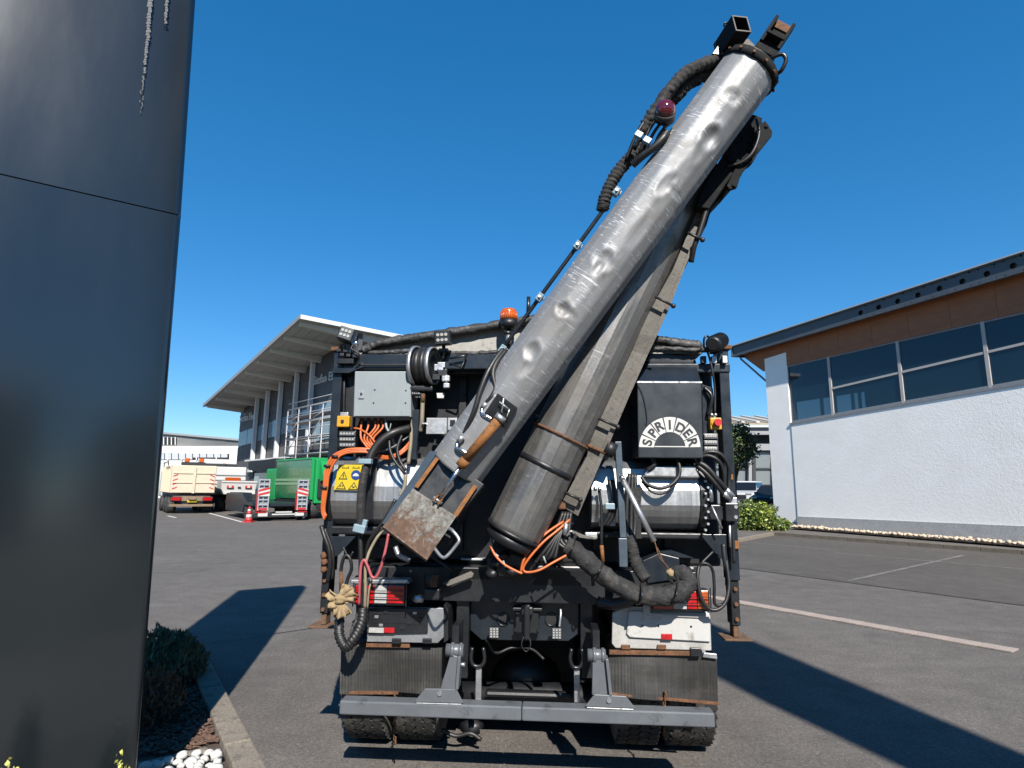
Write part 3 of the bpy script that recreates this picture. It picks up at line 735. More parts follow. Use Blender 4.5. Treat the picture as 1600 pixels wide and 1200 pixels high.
# ================================================================== BUILDING BEHIND ON THE RIGHT
b = MB(); b.add([Vector(q) for q in ((9, 33, .012), (40, 33, .012), (40, 39, .5), (9, 39, .5), (40, 75, .5), (9, 75, .5), (9, 80, -.05), (40, 80, -.05), (3, 33, -.05), (3, 39, -.05), (3, 75, -.05), (3, 80, -.05), (9, 31, -.05), (40, 31, -.05), (3, 31, -.05))], [(0, 1, 2, 3), (3, 2, 4, 5), (5, 4, 7, 6), (8, 0, 3, 9), (9, 3, 5, 10), (10, 5, 6, 11), (12, 13, 1, 0), (14, 12, 0, 8)]); o = b.build('raised_yard', 'asph'); o['kind'] = 'structure'
M['metald'] = mat('dark_glazing_frame', (.03, .03, .032), .4, var=.1)
M['paned'] = glass('workshop_glass', (.2, .22, .23), .05, .55)
M['corr'] = mat('beige_sheet_roof', (.26, .225, .16), .7, var=.12, vs=2)
M['greyf'] = mat('light_grey_fascia', (.2, .205, .21), .6, var=.06)
Yb2 = 60.0
def wl(px, py, Y): return W(px, py, Y)
def frontq(name, x0, y0, x1, y1, Y, th, m, parent):
    b = MB(); b.slab([W(x0, y0, Y), W(x1, y0, Y), W(x1, y1, Y), W(x0, y1, Y)], Vector((0, th, 0))); return b.build(name, m, parent)
bb = empty('workshop_building', W(1200, 770, Yb2), 'distant workshop with beige sheet roof and dark framed glass front', 'building'); bb.location.z = 0; WORLD[bb.name] = bb.location.copy()
frontq('wall', 1100, 690, 1260, 792, Yb2 + 6, .3, 'int', bb)
frontq('fascia', 1100, 668, 1260, 679, Yb2 - 1, .8, 'greyf', bb)
frontq('gutter', 1100, 664.5, 1260, 667.5, Yb2 - 1.4, .4, 'zinc', bb)
frontq('eaves', 1100, 679.5, 1260, 692, Yb2 + .6, .8, 'gap', bb)
frontq('lintel', 1100, 692.4, 1260, 703.5, Yb2, .5, 'greyf', bb)
b = MB(); b.slab([W(1100, 664, Yb2 - 1.2), W(1260, 664, Yb2 - 1.2), W(1260, 664, Yb2 - 1.2) + Vector((0, 12, 2.1)), W(1100, 664, Yb2 - 1.2) + Vector((0, 12, 2.1))], UP * .15); b.build('roof', 'corr', bb)
for k in range(7): 
    q = W(1110 + k * 24, 663, Yb2 - 1.2); b = MB(); b.slab([q + UP * .18, q + Vector((.35, 0, .18)), q + Vector((.35, 8, 1.75)), q + Vector((0, 8, 1.75))], UP * .12); b.build('roof_light', 'white', bb)
for x in (1150, 1176, 1178.5, 1207, 1234): frontq('glazing_bar', x, 704, x + 2.6, 792, Yb2 + .1, .15, 'metald', bb)
for y in (704, 731, 757): frontq('glazing_bar', 1100, y, 1260, y + 2.2, Yb2 + .3, .1, 'metald', bb)
frontq('window_pane', 1100, 706, 1260, 790, Yb2 + .5, .03, 'paned', bb)
frontq('shop_counter', 1182, 712, 1203, 716, Yb2 + 3, .5, 'orange', bb)
for x in (1157, 1180, 1196, 1212): frontq('shelf', x, 724, x + 9, 752, Yb2 + 4, .5, 'ctrl' if x % 2 else 'anth', bb)
for x in (1170,): frontq('column', x, 704, x + 5, 792, Yb2 - .2, .25, 'greyf', bb)
frontq('banner', 1143, 730, 1149, 765, Yb2 - 9, .05, 'white', bb)

# ================================================================== LEFT WORKSHOP HALL
M['dkclad'] = mat('dark_grey_cladding', (.06, .058, .06), .6, var=.1, vs=.8, dirt=(.1, .098, .1), ds=1.2, da=.4)
M['dkclad2'] = mat('slate_panel', (.045, .048, .058), .5, var=.08, vs=.5)
M['col'] = mat('pale_column', (.5, .51, .52), .6, var=.06)
M['under'] = mat('roof_underside', (.3, .295, .29), .7, var=.1, vs=.8, stretch=(1, 1, 1))
M['beam'] = mat('laminated_beam', (.42, .4, .37), .7, var=.1, vs=1)
M['palew'] = glass('pale_glass', (.2, .26, .3), .04, .85)
M['wtrim'] = mat('white_trim', (.5, .5, .49), .5, var=.03)
FA = W(357, 800, 55); FA.z = 0; FB = W(517, 800, 40); FB.z = 0
fd = (FB - FA).normalized(); fn = Vector((fd.y, -fd.x, 0))
if fn.dot(CAM - FA) < 0: fn = -fn
def fp(px, py, off=0.0): return ONP(px, py, FA + fn * off, fn)
def fs(px, off=0.0, py=700): return (fp(px, py, off) - FA).dot(fd)
def fq(s, z, off=0.0): return FA + fd * s + fn * off + UP * z
def fz(x0, y0, x1, y1, off=0.0):
    a, b2 = fp(x0, y0, off), fp(x1, y1, off); sa, sb = (a - FA).dot(fd), (b2 - FA).dot(fd)
    return lambda s: a.z + (b2.z - a.z) * (s - sa) / (sb - sa)
hall = empty('workshop_hall', fq(8, 0, -4), 'long dark grey hall with pale columns and a wide overhanging canopy roof', 'building')
sE = fs(543)
zroof = fz(368, 642, 521, 541); zw1_, zw0_ = fz(366, 676.5, 447, 648), fz(366, 698, 447, 675)
zlow = fz(394, 719, 476, 712)
print('hall', [round(f(0), 2) for f in (zroof, zw1_, zw0_, zlow)], [round(f(fs(447)), 2) for f in (zroof, zw1_, zw0_, zlow)], sE)
def hq(name, s0, s1, z0, z1, off, th, m, parent=hall):
    f = lambda z, s: z(s) if callable(z) else z
    b = MB(); b.slab([fq(s0, f(z0, s0), off), fq(s1, f(z0, s1), off), fq(s1, f(z1, s1), off), fq(s0, f(z1, s0), off)], -fn * th); return b.build(name, m, parent)
cols = [fs(x) for x in (394, 410, 430, 454, 478)]
s447 = fs(481)
hq('wall', 0, sE, 0, lambda s: zroof(s), -.35, .3, 'dkclad')
# cladding courses, one board at a time
zl = 0.0; bounds = [0] + cols + [sE]
for i in range(len(bounds) - 1):
    a, e = bounds[i] + (.12 if i else .02), bounds[i + 1] - .12
    if i < 5:
        for (lo, hi) in ((zlow(a) + .1 if i > 0 else .2, zw0_(a) - .05), (zw1_(a) + .05, zroof(a) - .15)):
            n = max(2, int((hi - lo) / .62))
            for k in range(n):
                hq('cladding_panel', a, e, lo + (hi - lo) * k / n + .012, lo + (hi - lo) * (k + 1) / n - .012, -.3, .05, 'dkclad')
        npn = 2 if i in (0,) else 1
        for k in range(npn):
            hq('window_pane', a + (e - a) * k / npn + .05, a + (e - a) * (k + 1) / npn - .05, lambda s: zw0_(s), lambda s: zw1_(s), -.29, .04, 'palew')
    else:
        hq('sign_panel', a, e, lambda s: zw1_(s) + .1, lambda s: zroof(s) - .12, -.28, .07, 'dkclad2')
        wds = 7
        for k in range(wds): hq('window_pane', a + (e - a) * k / wds + .05, a + (e - a) * (k + 1) / wds - .05, lambda s: zw0_(s) - 1.2, lambda s: zw1_(s), -.29, .04, 'palew')
for s in cols:
    hq('column', s - .14, s + .14, lambda q: zlow(q), lambda q: zroof(q) - .05, .06, .3, 'col')
    b = MB(); b.slab([fq(s - .28, zlow(s), .1), fq(s + .28, zlow(s), .1), fq(s + .45, zlow(s) - 1.0, .1), fq(s - .45, zlow(s) - 1.0, .1)], -fn * .35); b.build('column_foot', 'wtrim', hall)
hq('ground_floor_glazing', cols[0] + .3, sE, .2, lambda s: zlow(s) - 1.1, -.28, .06, 'palew')
hq('ledge', cols[0] - .1, sE, lambda s: zlow(s) - .12, lambda s: zlow(s), .5, .8, 'wtrim')
# canopy roof
RC = W(470, 492.5, 35.8); RD = W(318, 632, 53.0); RE = W(624, 523.5, 40.5)
E2 = RE + (RE - RC) * .1
th_ = Vector((0, 0, -.18))
b = MB(); b.slab([RC, RD, RD + (E2 - RC), E2], th_); b.build('canopy_roof', 'under', hall)
up_ = Vector((0, 0, .03))
def edge(a, b2, nm):
    q = MB(); d = (b2 - a).normalized(); s_ = d.cross(UP).normalized() * .06
    q.slab([a - s_ + up_ * 1.2, b2 - s_ + up_ * 1.2, b2 + s_ + up_ * 1.2, a + s_ + up_ * 1.2], UP * -.27); q.build(nm, 'wtrim' if nm == 'roof_trim' else 'framed', hall)
edge(RC, E2, 'roof_trim'); edge(RC, RD, 'gutter')
cv = (RD - RC); bmv = [(815, 97, 1000, 150), (695, 195, 955, 262), (608, 275, 850, 330), (535, 335, 757, 385), (477, 387, 685, 433), (424, 430, 615, 470), (378, 467, 562, 503), (340, 497, 510, 532), (312, 522, 472, 556)]
for k in range(9):
    t_ = .03 + k * .118
    o_ = RC + cv * t_ + th_; inn = o_ + (RE - RC) * .92; dirb = (inn - o_).normalized(); o_ = o_ + dirb * .25
    b = MB(); side = cv.normalized() * .12
    b.slab([o_ - side, o_ + side, inn + side, inn - side], UP * -.02)
    b = MB(); z = Vector((0, 0, 1))
    b.slab([o_ - side, o_ - side - z * .2, inn - side - z * .62, inn - side], side * 2); b.build('canopy_beam', 'beam', hall)
    b = MB(); b.slab([o_ - side * 1.04 - dirb * .03 - z * .005, o_ + side * 1.04 - dirb * .03 - z * .005, o_ + side * 1.04 - dirb * .03 - z * .22, o_ - side * 1.04 - dirb * .03 - z * .22], dirb * .028); b.build('beam_cap', 'wtrim', hall)
for k in range(1, 14):
    o_ = RC + (RE - RC) * (k / 14) * 1.4 + th_ - UP * .002; b = MB(); sd_ = (RE - RC).normalized() * .03
    b.slab([o_ - sd_, o_ + sd_, o_ + sd_ + cv, o_ - sd_ + cv], UP * -.035); b.build('soffit_rib', 'under', hall)
xd = fd; yd = UP
tp_ = fp(490, 596, -.2); text('lettering', 'Stefan Ebert', (fp(493, 590, -.26) - fp(493, 606, -.26)).length * 1.15, tp_, fd + UP * .0, UP, 'wtrim', hall, .04, 'LEFT')
tp_ = fp(375, 655, -.25); text('lettering', 'Stefan Ebert', .9, tp_, fd, UP, 'wtrim', hall, .04, 'LEFT')
# awning, dark box on the ground floor
b = MB(); b.slab([fp(388, 722, 1.2), fp(430, 716, 1.2), fp(430, 742, 1.2), fp(388, 734, 1.2)], -fn * 1.1); b.build('awning', 'gap', hall)

# scaffolding at the facade
M['scaf'] = mat('galvanised_scaffold', (.3, .3, .31), .5, metal=.3, var=.1)
M['plank'] = mat('scaffold_deck', (.25, .22, .22), .8, var=.15)
sc0, sc1 = fs(457, 1.2), fs(457, 1.2) + 7.5
scf = empty('scaffolding', fq(sc0 + 2.5, 0, 1.2), 'galvanised scaffolding standing against the hall facade behind the green lorry', 'scaffolding')
top = fp(508, 634, 1.2).z - .5; nb = 4; lv = [fp(480, y, 1.2).z for y in (710, 684, 660)]
for k in range(nb + 1):
    s = sc0 + (sc1 - sc0) * k / nb
    for off in (.9, 1.7):
        b = MB(); b.tube([fq(s, 0, off), fq(s, top + .5, off)], .045, 6); b.build('pole', 'scaf', scf)
for z in lv + [top]:
    for off in (1.7,):
        for dz in (0, .55, 1.0):
            b = MB(); b.tube([fq(sc0, z + dz, off), fq(sc1, z + dz, off)], .03, 5); b.build('rail', 'scaf', scf)
    b = MB(); b.box(fq((sc0 + sc1) / 2, z - .06, 1.3), (sc1 - sc0, .7, .07), (fd, fn, UP)); b.build('deck', 'plank', scf)
for k in range(nb):
    for z, z2 in zip(lv, lv[1:] + [top]):
        a, e = sc0 + (sc1 - sc0) * k / nb, sc0 + (sc1 - sc0) * (k + 1) / nb
        if k % 2 == 0:
            b = MB(); b.tube([fq(a, z, 1.74), fq(e, z2, 1.74)], .025, 5); b.build('brace', 'scaf', scf)
roofsc = empty('roof_railing', W(540, 520, 37), 'thin white scaffold railing above the edge of the canopy roof', 'railing')
for x in (527, 531, 563, 595): 
    b = MB(); b.tube([W(x, 545, 41.5), W(x, 514 + (x - 527) * .12, 41.5)], .035, 5); b.build('post', 'scaf', roofsc)
for y in (518, 524): 
    b = MB(); b.tube([W(556, y, 41.5), W(598, y + 4, 41.5)], .03, 5); b.build('rail', 'scaf', roofsc)

# ================================================================== DISTANT WHITE BUILDING
M['wht'] = mat('white_panel_wall', (.5, .5, .485), .6, var=.04, vs=.3)
M['sheetg'] = mat('ribbed_grey_sheet', (.3, .3, .285), .6, var=.06, vs=.4)
M['winl'] = mat('roller_blind', (.34, .36, .38), .5, var=.06)
Y3 = 78.0
db = empty('office_building', W(310, 790, Y3), 'long low white office building far behind the parked lorries', 'building'); db.location.z = 0; WORLD[db.name] = db.location.copy()
def dq(name, pts, off, th, m):
    b = MB(); b.slab([W(x, y, Y3 + off) for x, y in pts], Vector((0, th, 0))); return b.build(name, m, db)
dq('wall', [(120, 696), (400, 697), (400, 800), (120, 800)], 0, 6, 'wht')
dq('upper_storey', [(120, 670), (255, 677.5), (400, 690.5), (400, 696.5), (120, 695.5)], .6, 5, 'sheetg')
dq('roof_edge', [(120, 667), (255, 675), (400, 688), (400, 691), (255, 678), (120, 671)], .2, 6, 'framed')
for k in range(8): dq('sheet_rib', [(255, 680 + k * 2.0), (400, 691.5 + k * .7), (400, 691.8 + k * .7), (255, 680.5 + k * 2.0)], .52, .06, 'greyf')
dq('window_band', [(245, 708), (358, 709), (358, 718.5), (245, 718.5)], -.05, .06, 'gap')
for x in range(246, 356, 11): dq('blind', [(x + .6, 708.3), (x + 10.2, 708.6), (x + 10.2, 718 - (3.2 if x > 300 else 0)), (x + .6, 718 - (3.2 if x > 300 else 0))], -.12, .05, 'winl')
for x in (261, 283, 306, 337): dq('mullion', [(x, 707), (x + 1.6, 707), (x + 1.6, 719), (x, 719)], -.2, .06, 'wht')
for k, y in enumerate((723.5,)): dq('wall_joint', [(245, y), (358, y), (358, y + .5), (245, y + .5)], -.02, .02, 'greyf')
dq('loggia', [(252, 683), (276, 684.5), (276, 695), (252, 695)], .5, .06, 'gap')
for x in (255, 261, 267, 273): dq('loggia_post', [(x, 683), (x + 1.3, 683), (x + 1.3, 695), (x, 695)], .4, .06, 'wht')

# ================================================================== VEHICLES IN THE YARD
M['cream'] = mat('cream_truck_paint', (.45, .385, .29), .55, var=.08, vs=2, dirt=(.22, .165, .11), ds=4, da=.4)
M['vwhite'] = mat('white_vehicle_paint', (.42, .42, .41), .4, var=.05, vs=1.5, dirt=(.25, .24, .22), ds=4, da=.3)
M['carw'] = mat('white_car_paint', (.45, .455, .46), .2, var=.02, coat=.7)
M['cark'] = mat('black_car_paint', (.012, .012, .013), .45, var=.1, coat=.05, spec=.15)
M['carg'] = glass('car_glass', (.008, .009, .01), .1, .96)
M['green1'] = mat('dark_green_panel', (.006, .11, .04), .25, var=.12, vs=1.2, coat=.4)
M['green2'] = mat('bright_green_panel', (.007, .21, .055), .4, var=.06, vs=1.5)
M['greenp'] = mat('pale_green_stripe', (.14, .27, .15), .4, var=.06)
M['vdark'] = mat('dark_chassis', (.009, .01, .012), .6, var=.3)
M['vnavy'] = mat('dark_trailer_paint', (.01, .013, .018), .35, var=.15)
M['vrust'] = mat('rusty_underride', (.16, .11, .07), .8, var=.3, vs=6)
M['ramp'] = mat('galvanised_ramp', (.28, .3, .33), .5, metal=.2, var=.12, vs=5)
M['sred'] = mat('red_reflective', (.36, .02, .022), .45, var=.1)
M['craner'] = mat('crane_red', (.45, .03, .04), .4, var=.15)
M['rim'] = mat('wheel_rim', (.4, .41, .42), .4, metal=.5, var=.15)
def frame_at(px, py, yaw):
    """local axes for a vehicle standing on the ground: x right, y forward (away), z up"""
    p = G(px, py); c, s = math.cos(yaw), math.sin(yaw)
    return p, Vector((c, s, 0)), Vector((-s, c, 0))
class Veh:
    def __init__(s, name, p, ax, ay, label, cat, group=None):
        s.p, s.ax, s.ay = p, ax, ay; s.root = empty(name, p, label, cat, group)
    def L(s, x, y, z): return s.p + s.ax * x + s.ay * y + UP * z
    def box(s, name, x0, x1, y0, y1, z0, z1, m, bev=0, parent=None):
        b = MB(); b.box(s.L((x0 + x1) / 2, (y0 + y1) / 2, (z0 + z1) / 2), (x1 - x0, y1 - y0, z1 - z0), (s.ax, s.ay, UP)); return b.build(name, m, parent or s.root, bev)
    def slab(s, name, pts, vec, m, bev=0, parent=None):
        b = MB(); b.slab([s.L(*q) for q in pts], s.ax * vec[0] + s.ay * vec[1] + UP * vec[2]); return b.build(name, m, parent or s.root, bev)
    def tube(s, name, pts, r, m, n=8, parent=None):
        b = MB(); b.tube([s.L(*q) for q in pts], r, n); return b.build(name, m, parent or s.root)
    def wheel(s, x, y, r, wd, name='wheel'):
        b = MB(); c = s.L(x, y, r); ax = s.ax
        prof = [(-.5, .55), (-.5, .9), (-.38, 1), (.38, 1), (.5, .9), (.5, .55)]
        b.tube([c + ax * wd * q for q, _ in prof], [r * k for _, k in prof], 20, False)
        w_ = b.build(name, 'tyre', s.root)
        b = MB(); b.tube([c - ax * wd * .42, c + ax * wd * .42], r * .56, 16); b.build('rim', 'rim', w_); return w_

# 1 cream container lorry
p, ax, ay = frame_at(262, 803, R(35)); Yv = p.y
sc_ = pxm(p)
v = Veh('container_lorry', p, ax, ay, 'dirty cream coloured container lorry seen from behind, leftmost of the parked lorries', 'lorry')
wd = 64 * sc_; hb = 32 * sc_; ht = 76 * sc_
v.box('container', 0, wd, .12, 6.0, hb, ht, 'cream', .03)
for x0, x1 in ((.03, wd / 2 - .02), (wd / 2 + .02, wd - .03)):
    d_ = v.box('rear_door', x0, x1, 0, .1, hb + .03, ht - .04, 'cream', .015)
    for z in (.36, .7): v.box('door_rib', x0 + .05, x1 - .05, -.05, -.003, hb + (ht - hb) * z, hb + (ht - hb) * z + .07, 'cream', parent=d_)
v.box('locking_bar', wd / 2 - .07, wd / 2 + .07, -.09, -.004, hb, ht - .1, 'cream')
for k in range(7): v.box('side_rib', -.07, -.003, .4 + k * .8, .5 + k * .8, hb + .05, ht - .05, 'cream')
for x in (.08, wd - .34):
    for k in range(2):
        for j in range(3):
            z = hb + .22 + k * .5 + j * .13; sl = .1 if x < 1 else -.1
            v.slab('warning_stripe', [(x, -.012, z + (0 if sl > 0 else .1)), (x + .26, -.012, z + (.1 if sl > 0 else 0)), (x + .26, -.012, z + .065 + (.1 if sl > 0 else 0)), (x, -.012, z + .065 + (0 if sl > 0 else .1))], (0, .01, 0), 'sred' if j % 2 == 0 else 'vwhite')
v.box('chassis', .5, wd - .5, .2, 5.8, .55, hb - .02, 'vdark'); v.box('underride_bar', .02, wd - .05, -.05, .1, .42, .56, 'vrust', .02)
v.box('crossmember', .2, wd - .2, .1, .3, .75, 1.05, 'vrust')
for x in (.1, wd - .62): 
    t_ = v.box('tail_light', x, x + .5, -.06, .05, .78, .98, 'lensr', .01); v.box('lamp_bracket', x - .02, x + .54, .051, .2, .7, 1.02, 'vdark', parent=t_)
v.box('number_plate', wd / 2 - .26, wd / 2 + .26, -.02, .0, .68, .8, 'signy')
v.box('tow_hitch', wd / 2 - .2, wd / 2 + .2, -.15, .1, .82, 1.0, 'vrust', .03)
for x in (.24, wd - .24):
    for y in (1.2, 2.6, 5.2): v.wheel(x, y, .5, .5)
v.box('beacon_bar', .8, 2.2, 3, 3.3, ht + .05, ht + .3, 'vdark'); v.box('beacon', .95, 1.25, 2.95, 3.2, ht + .3, ht + .55, 'amber', .05); v.box('beacon', 1.8, 2.1, 2.95, 3.2, ht + .3, ht + .55, 'amber', .05)
v.box('cab', .1, wd - .1, 6.3, 8.2, .9, ht - .2, 'vwhite', .1)
v.tube('handrail', [(-.2, .5, ht - .05), (-.2, .5, ht + .2), (-.2, 3, ht + .2), (-.2, 3, ht - .05)], .03, 'vdark')

# 2 white lorry beside it
p, ax, ay = frame_at(329, 799, R(36)); sc_ = pxm(p)
v = Veh('white_lorry', p, ax, ay, 'white lorry with an orange lamp panel parked right behind the cream container lorry', 'lorry')
v.box('body', .0, 2.2, .8, 6, 26 * sc_, 70 * sc_, 'vwhite', .05)
for z in (30, 36, 42, 48, 56): v.box('side_panel_rib', .02, 2.18, .74, .797, z * sc_, (z + 1.3) * sc_, 'ctrl')
v.box('lamp_panel', .85, 1.85, .7, .798, 46 * sc_, 53 * sc_, 'lenso', .02)
v.box('chassis', .2, 1.8, .9, 6, .5, 1.2, 'vdark'); v.box('rear_bumper', -.25, 2.15, .6, .75, .55, .8, 'vdark')
for x in (.1, 1.9):
    for y in (1.6, 4.8): v.wheel(x, y, .52, .5)
v.box('tail_light', 1.5, 2.0, .58, .64, .85, 1.0, 'lensr')
v.box('light_bar', -.2, 2.0, 3.2, 3.6, 70 * sc_ + .05, 70 * sc_ + .28, 'vdark', .05)
v.slab('roof_deflector', [(-.2, 4.2, 70 * sc_), (-.2, 5.8, 70 * sc_), (-.2, 5.8, 70 * sc_ + .7)], (2.2, 0, 0), 'vwhite')

# 3 low loader trailer with two ramps folded up
p, ax, ay = frame_at(398, 815, R(36)); sc_ = pxm(p); print('lowloader', p, sc_)
v = Veh('low_loader_trailer', p, ax, ay, 'dark low loader trailer with two galvanised ramps folded upright at its rear', 'trailer')
wd = 80 * sc_
v.box('rear_bumper', -.05, wd + .05, 0, .18, .18, 12.5 * sc_, 'vdark', .02)
for k, (x0, x1, z) in enumerate(((.78, 1.95, .33), (.95, 1.75, .44))): v.box('bumper_lettering', x0, x1, -.006, .002, z - .035, z + .03, 'white')
for x in (.12, wd - .6): v.box('bumper_emblem', x, x + .45, -.006, .002, .24, .42, 'white', .05)
v.box('deck', 0, wd, .2, 7.4, .72, .86, 'vnavy'); v.box('frame_rail', .1, .3, .2, 7.4, .45, .715, 'vdark'); v.box('frame_rail', wd - .3, wd - .1, .2, 7.4, .45, .715, 'vdark')
v.slab('side_skirt', [(-.06, 2.6, .35), (-.06, 6.9, .35), (-.06, 6.9, 1.3), (-.06, 2.9, 1.3), (-.06, 1.6, .9), (-.06, 1.6, .75), (-.06, 2.2, .75)], (.2, 0, 0), 'vnavy', .02)
v.box('toolbox', -.02, .5, 3.2, 6.2, .87, 1.35, 'vnavy', .02)
for y in (.9, 2.0): v.wheel(.12, y, .4, .3); v.wheel(wd - .12, y, .4, .3)
v.slab('mudguard', [(-.08, .3, .75), (-.08, .5, .9), (-.08, 2.4, .9), (-.08, 2.6, .75)], (.35, 0, 0), 'vnavy')
for x in (.0, wd - .5):
    t_ = v.box('tail_light', x + .02, x + .5, -.03, .1, 13 * sc_, 16 * sc_, 'lensr', .01)
for x0 in (.04, wd - .56):
    x1 = x0 + .52; zb, zt = 17 * sc_, 66 * sc_
    rp_ = v.box('ramp', x0, x0 + .05, -.1, .12, zb, zt, 'ramp'); v.box('ramp_side', x1 - .05, x1, -.1, .12, zb, zt, 'ramp', parent=rp_)
    v.box('ramp_back', x0 + .052, x1 - .052, .02, .06, zb + .02, zt - .02, 'ctrl', parent=rp_)
    for k in range(7): v.box('ramp_rung', x0 + .052, x1 - .052, -.09, .018, zb + (zt - zb) * k / 6.3, zb + (zt - zb) * k / 6.3 + .06, 'ramp', parent=rp_)
    v.box('ramp_spine', (x0 + x1) / 2 - .02, (x0 + x1) / 2 + .02, -.06, .015, zb + .07, zt - .05, 'ramp', parent=rp_)
    zc = zb + (zt - zb) * .5; d_ = .22 if x0 < 1 else -.22; m0 = zc if d_ > 0 else zc + .22
    v.box('warning_board', x0 - .01, x1 + .01, -.125, -.105, zc - .08, zc + .3, 'white', parent=rp_)
    for q in (0, 1):
        zz = zc - .06 + q * .2
        v.slab('red_stripe', [(x0, -.135, zz + max(0, -d_) * .6), (x1, -.135, zz + max(0, d_) * .6), (x1, -.135, zz + .1 + max(0, d_) * .6), (x0, -.135, zz + .1 + max(0, -d_) * .6)], (0, .008, 0), 'sred', parent=rp_)
    v.box('marker_edge', x0 - .035, x0 - .005, -.1, .1, zb, zb + .95, 'sred', parent=rp_)
    v.box('marker_foot', x0 + .06, x1 - .06, -.11, -.095, zb + .01, zb + .12, 'sred', parent=rp_)
v.box('gooseneck', .5, wd - .5, 6.2, 8.6, .9, 1.2, 'vdark')

# 4 white dropside lorry with a red loading crane standing ahead of the trailer
p = W(343, 800, 40); p.z = 0; ax, ay = Vector((math.cos(R(36)), math.sin(R(36)), 0)), Vector((-math.sin(R(36)), math.cos(R(36)), 0)); sc_ = pxm(p)
v = Veh('dropside_lorry', p, ax, ay, 'white dropside lorry with a folded red loading crane behind its bed', 'lorry')
wd = 50 * sc_; z0, z1 = 30 * sc_, 48 * sc_
v.box('bed', 0, wd, 0, 4.2, z0 + .03, z0 + .15, 'vwhite'); v.slab('tailboard', [(0, 0, z0 + .1), (wd, 0, z0 + .1), (wd + .06, -.1, z1), (-.06, -.1, z1)], (0, .08, 0), 'vwhite', .015)
v.box('tailboard_rail', -.04, wd + .04, -.14, -.102, z1 - .1, z1, 'vwhite'); v.box('bed_side', -.02, .05, .1, 4.1, z0 + .16, z1, 'vwhite'); v.box('bed_side', wd - .05, wd + .02, .1, 4.1, z0 + .16, z1, 'vwhite')
for x in (.28, wd - .68): v.box('tail_light', x, x + .42, -.14, -.08, z0 + .3, z0 + .45, 'sred'); 
for x in (.4, wd - .55): v.box('lamp_glass', x, x + .16, -.16, -.145, z0 + .31, z0 + .44, 'white')
v.box('plate_light', wd / 2 - .1, wd / 2 + .1, -.14, -.09, z0 + .32, z0 + .38, 'vdark')
v.box('bumper_beam', 0, wd, -.06, .1, z0 - .12, z0 + .02, 'vwhite', .02)
v.box('chassis', .4, wd - .4, .1, 7, .6, z0 - .13, 'vdark')
for x in (.2, wd - .2):
    for y in (1.4, 5.5): v.wheel(x, y, .48, .45)
v.box('crane_column', wd * .55, wd * .55 + .4, 4.6, 5.0, z0, 70 * sc_, 'craner', .03)
v.slab('crane_boom', [(wd * .45, 4.5, 62 * sc_), (wd * .75, 4.5, 62 * sc_), (wd * .8, 4.5, 72 * sc_), (wd * .4, 4.5, 79 * sc_), (wd * .34, 4.5, 72 * sc_)], (0, .35, 0), 'craner', .03)
v.box('crane_base', wd * .4, wd * .85, 4.4, 5.2, 44 * sc_, 50 * sc_, 'craner', .03)
v.box('valve_box', wd * .42, wd * .72, 4.2, 4.49, 50 * sc_, 62 * sc_, 'vdark', .03); v.tube('boom_cylinder', [(wd * .72, 4.35, 50 * sc_), (wd * .78, 4.35, 74 * sc_)], .09, 'vdark')
v.tube('hose', [(wd * .5, 4.2, 52 * sc_), (wd * .3, 4.1, 66 * sc_), (wd * .45, 4.2, 76 * sc_)], .05, 'vdark')
v.box('cab', .1, wd - .1, 5.3, 7.2, .8, 60 * sc_, 'vwhite', .12)
v.box('exhaust_stack', wd * .92, wd * 1.02, 4.6, 4.9, z1, 62 * sc_, 'vdark', .03)
v.box('mudflap', .05, .5, 2.2, 2.24, .3, .9, 'vdark'); v.box('side_toolbox', -.05, .4, 2.4, 3.8, .6, 1.1, 'vdark', .02)

# 5 green box lorry with folded hopper back
p = G(482, 811); sc_ = pxm(p); a_ = R(-36)
v = Veh('green_lorry', p, Vector((.75, .66, 0)).normalized(), Vector((-.66, .75, 0)).normalized(), 'green box lorry parked beside the left support leg of the spreader', 'lorry')
zb, zt = 30 * sc_, 93 * sc_
Lb = 5.2
v.box('box_body', 0, 2.4, .02, Lb, zb, zt, 'green1', .02)
for k in range(1, 3): v.box('side_stripe', -.02, -.003, .05, Lb - .05, zb + .55 + k * .22, zb + .68 + k * .22, 'greenp')
v.box('top_rail', -.03, 2.43, 0, Lb + .03, zt + .003, zt + .1, 'green2'); v.box('corner_post', -.03, .12, -.05, .017, zb, zt, 'green2')
v.slab('rear_hopper', [(.13, -.02, zb - .2), (2.4, -.02, zb - .2), (2.4, -.02, zt), (.13, -.02, zt)], (0, -.25, 0), 'green2', .03)
v.slab('hopper_chute', [(.3, -.3, zt - .1), (2.3, -.3, zt - .1), (2.3, -1.3, zt - .9), (.3, -.9, zt - 1.1), (.3, -.3, zt - 1.2)], (0, -.06, 0), 'green2', .02)
v.box('control_cabinet', .25, 1.6, -.45, -.28, zb + .1, zb + 1.1, 'vdark', .02)
v.box('chassis', .3, 2.1, -.2, Lb + 2, .6, zb - .22, 'vdark'); v.box('skirt', -.02, .1, 1.4, Lb, .5, zb - .05, 'vdark')
for x in (.25, 2.15):
    for y in (.35, 4.6): v.wheel(x, y, .52, .5)
v.box('cab', .1, 2.3, Lb + .3, Lb + 2, .8, zt - .4, 'green2', .1)

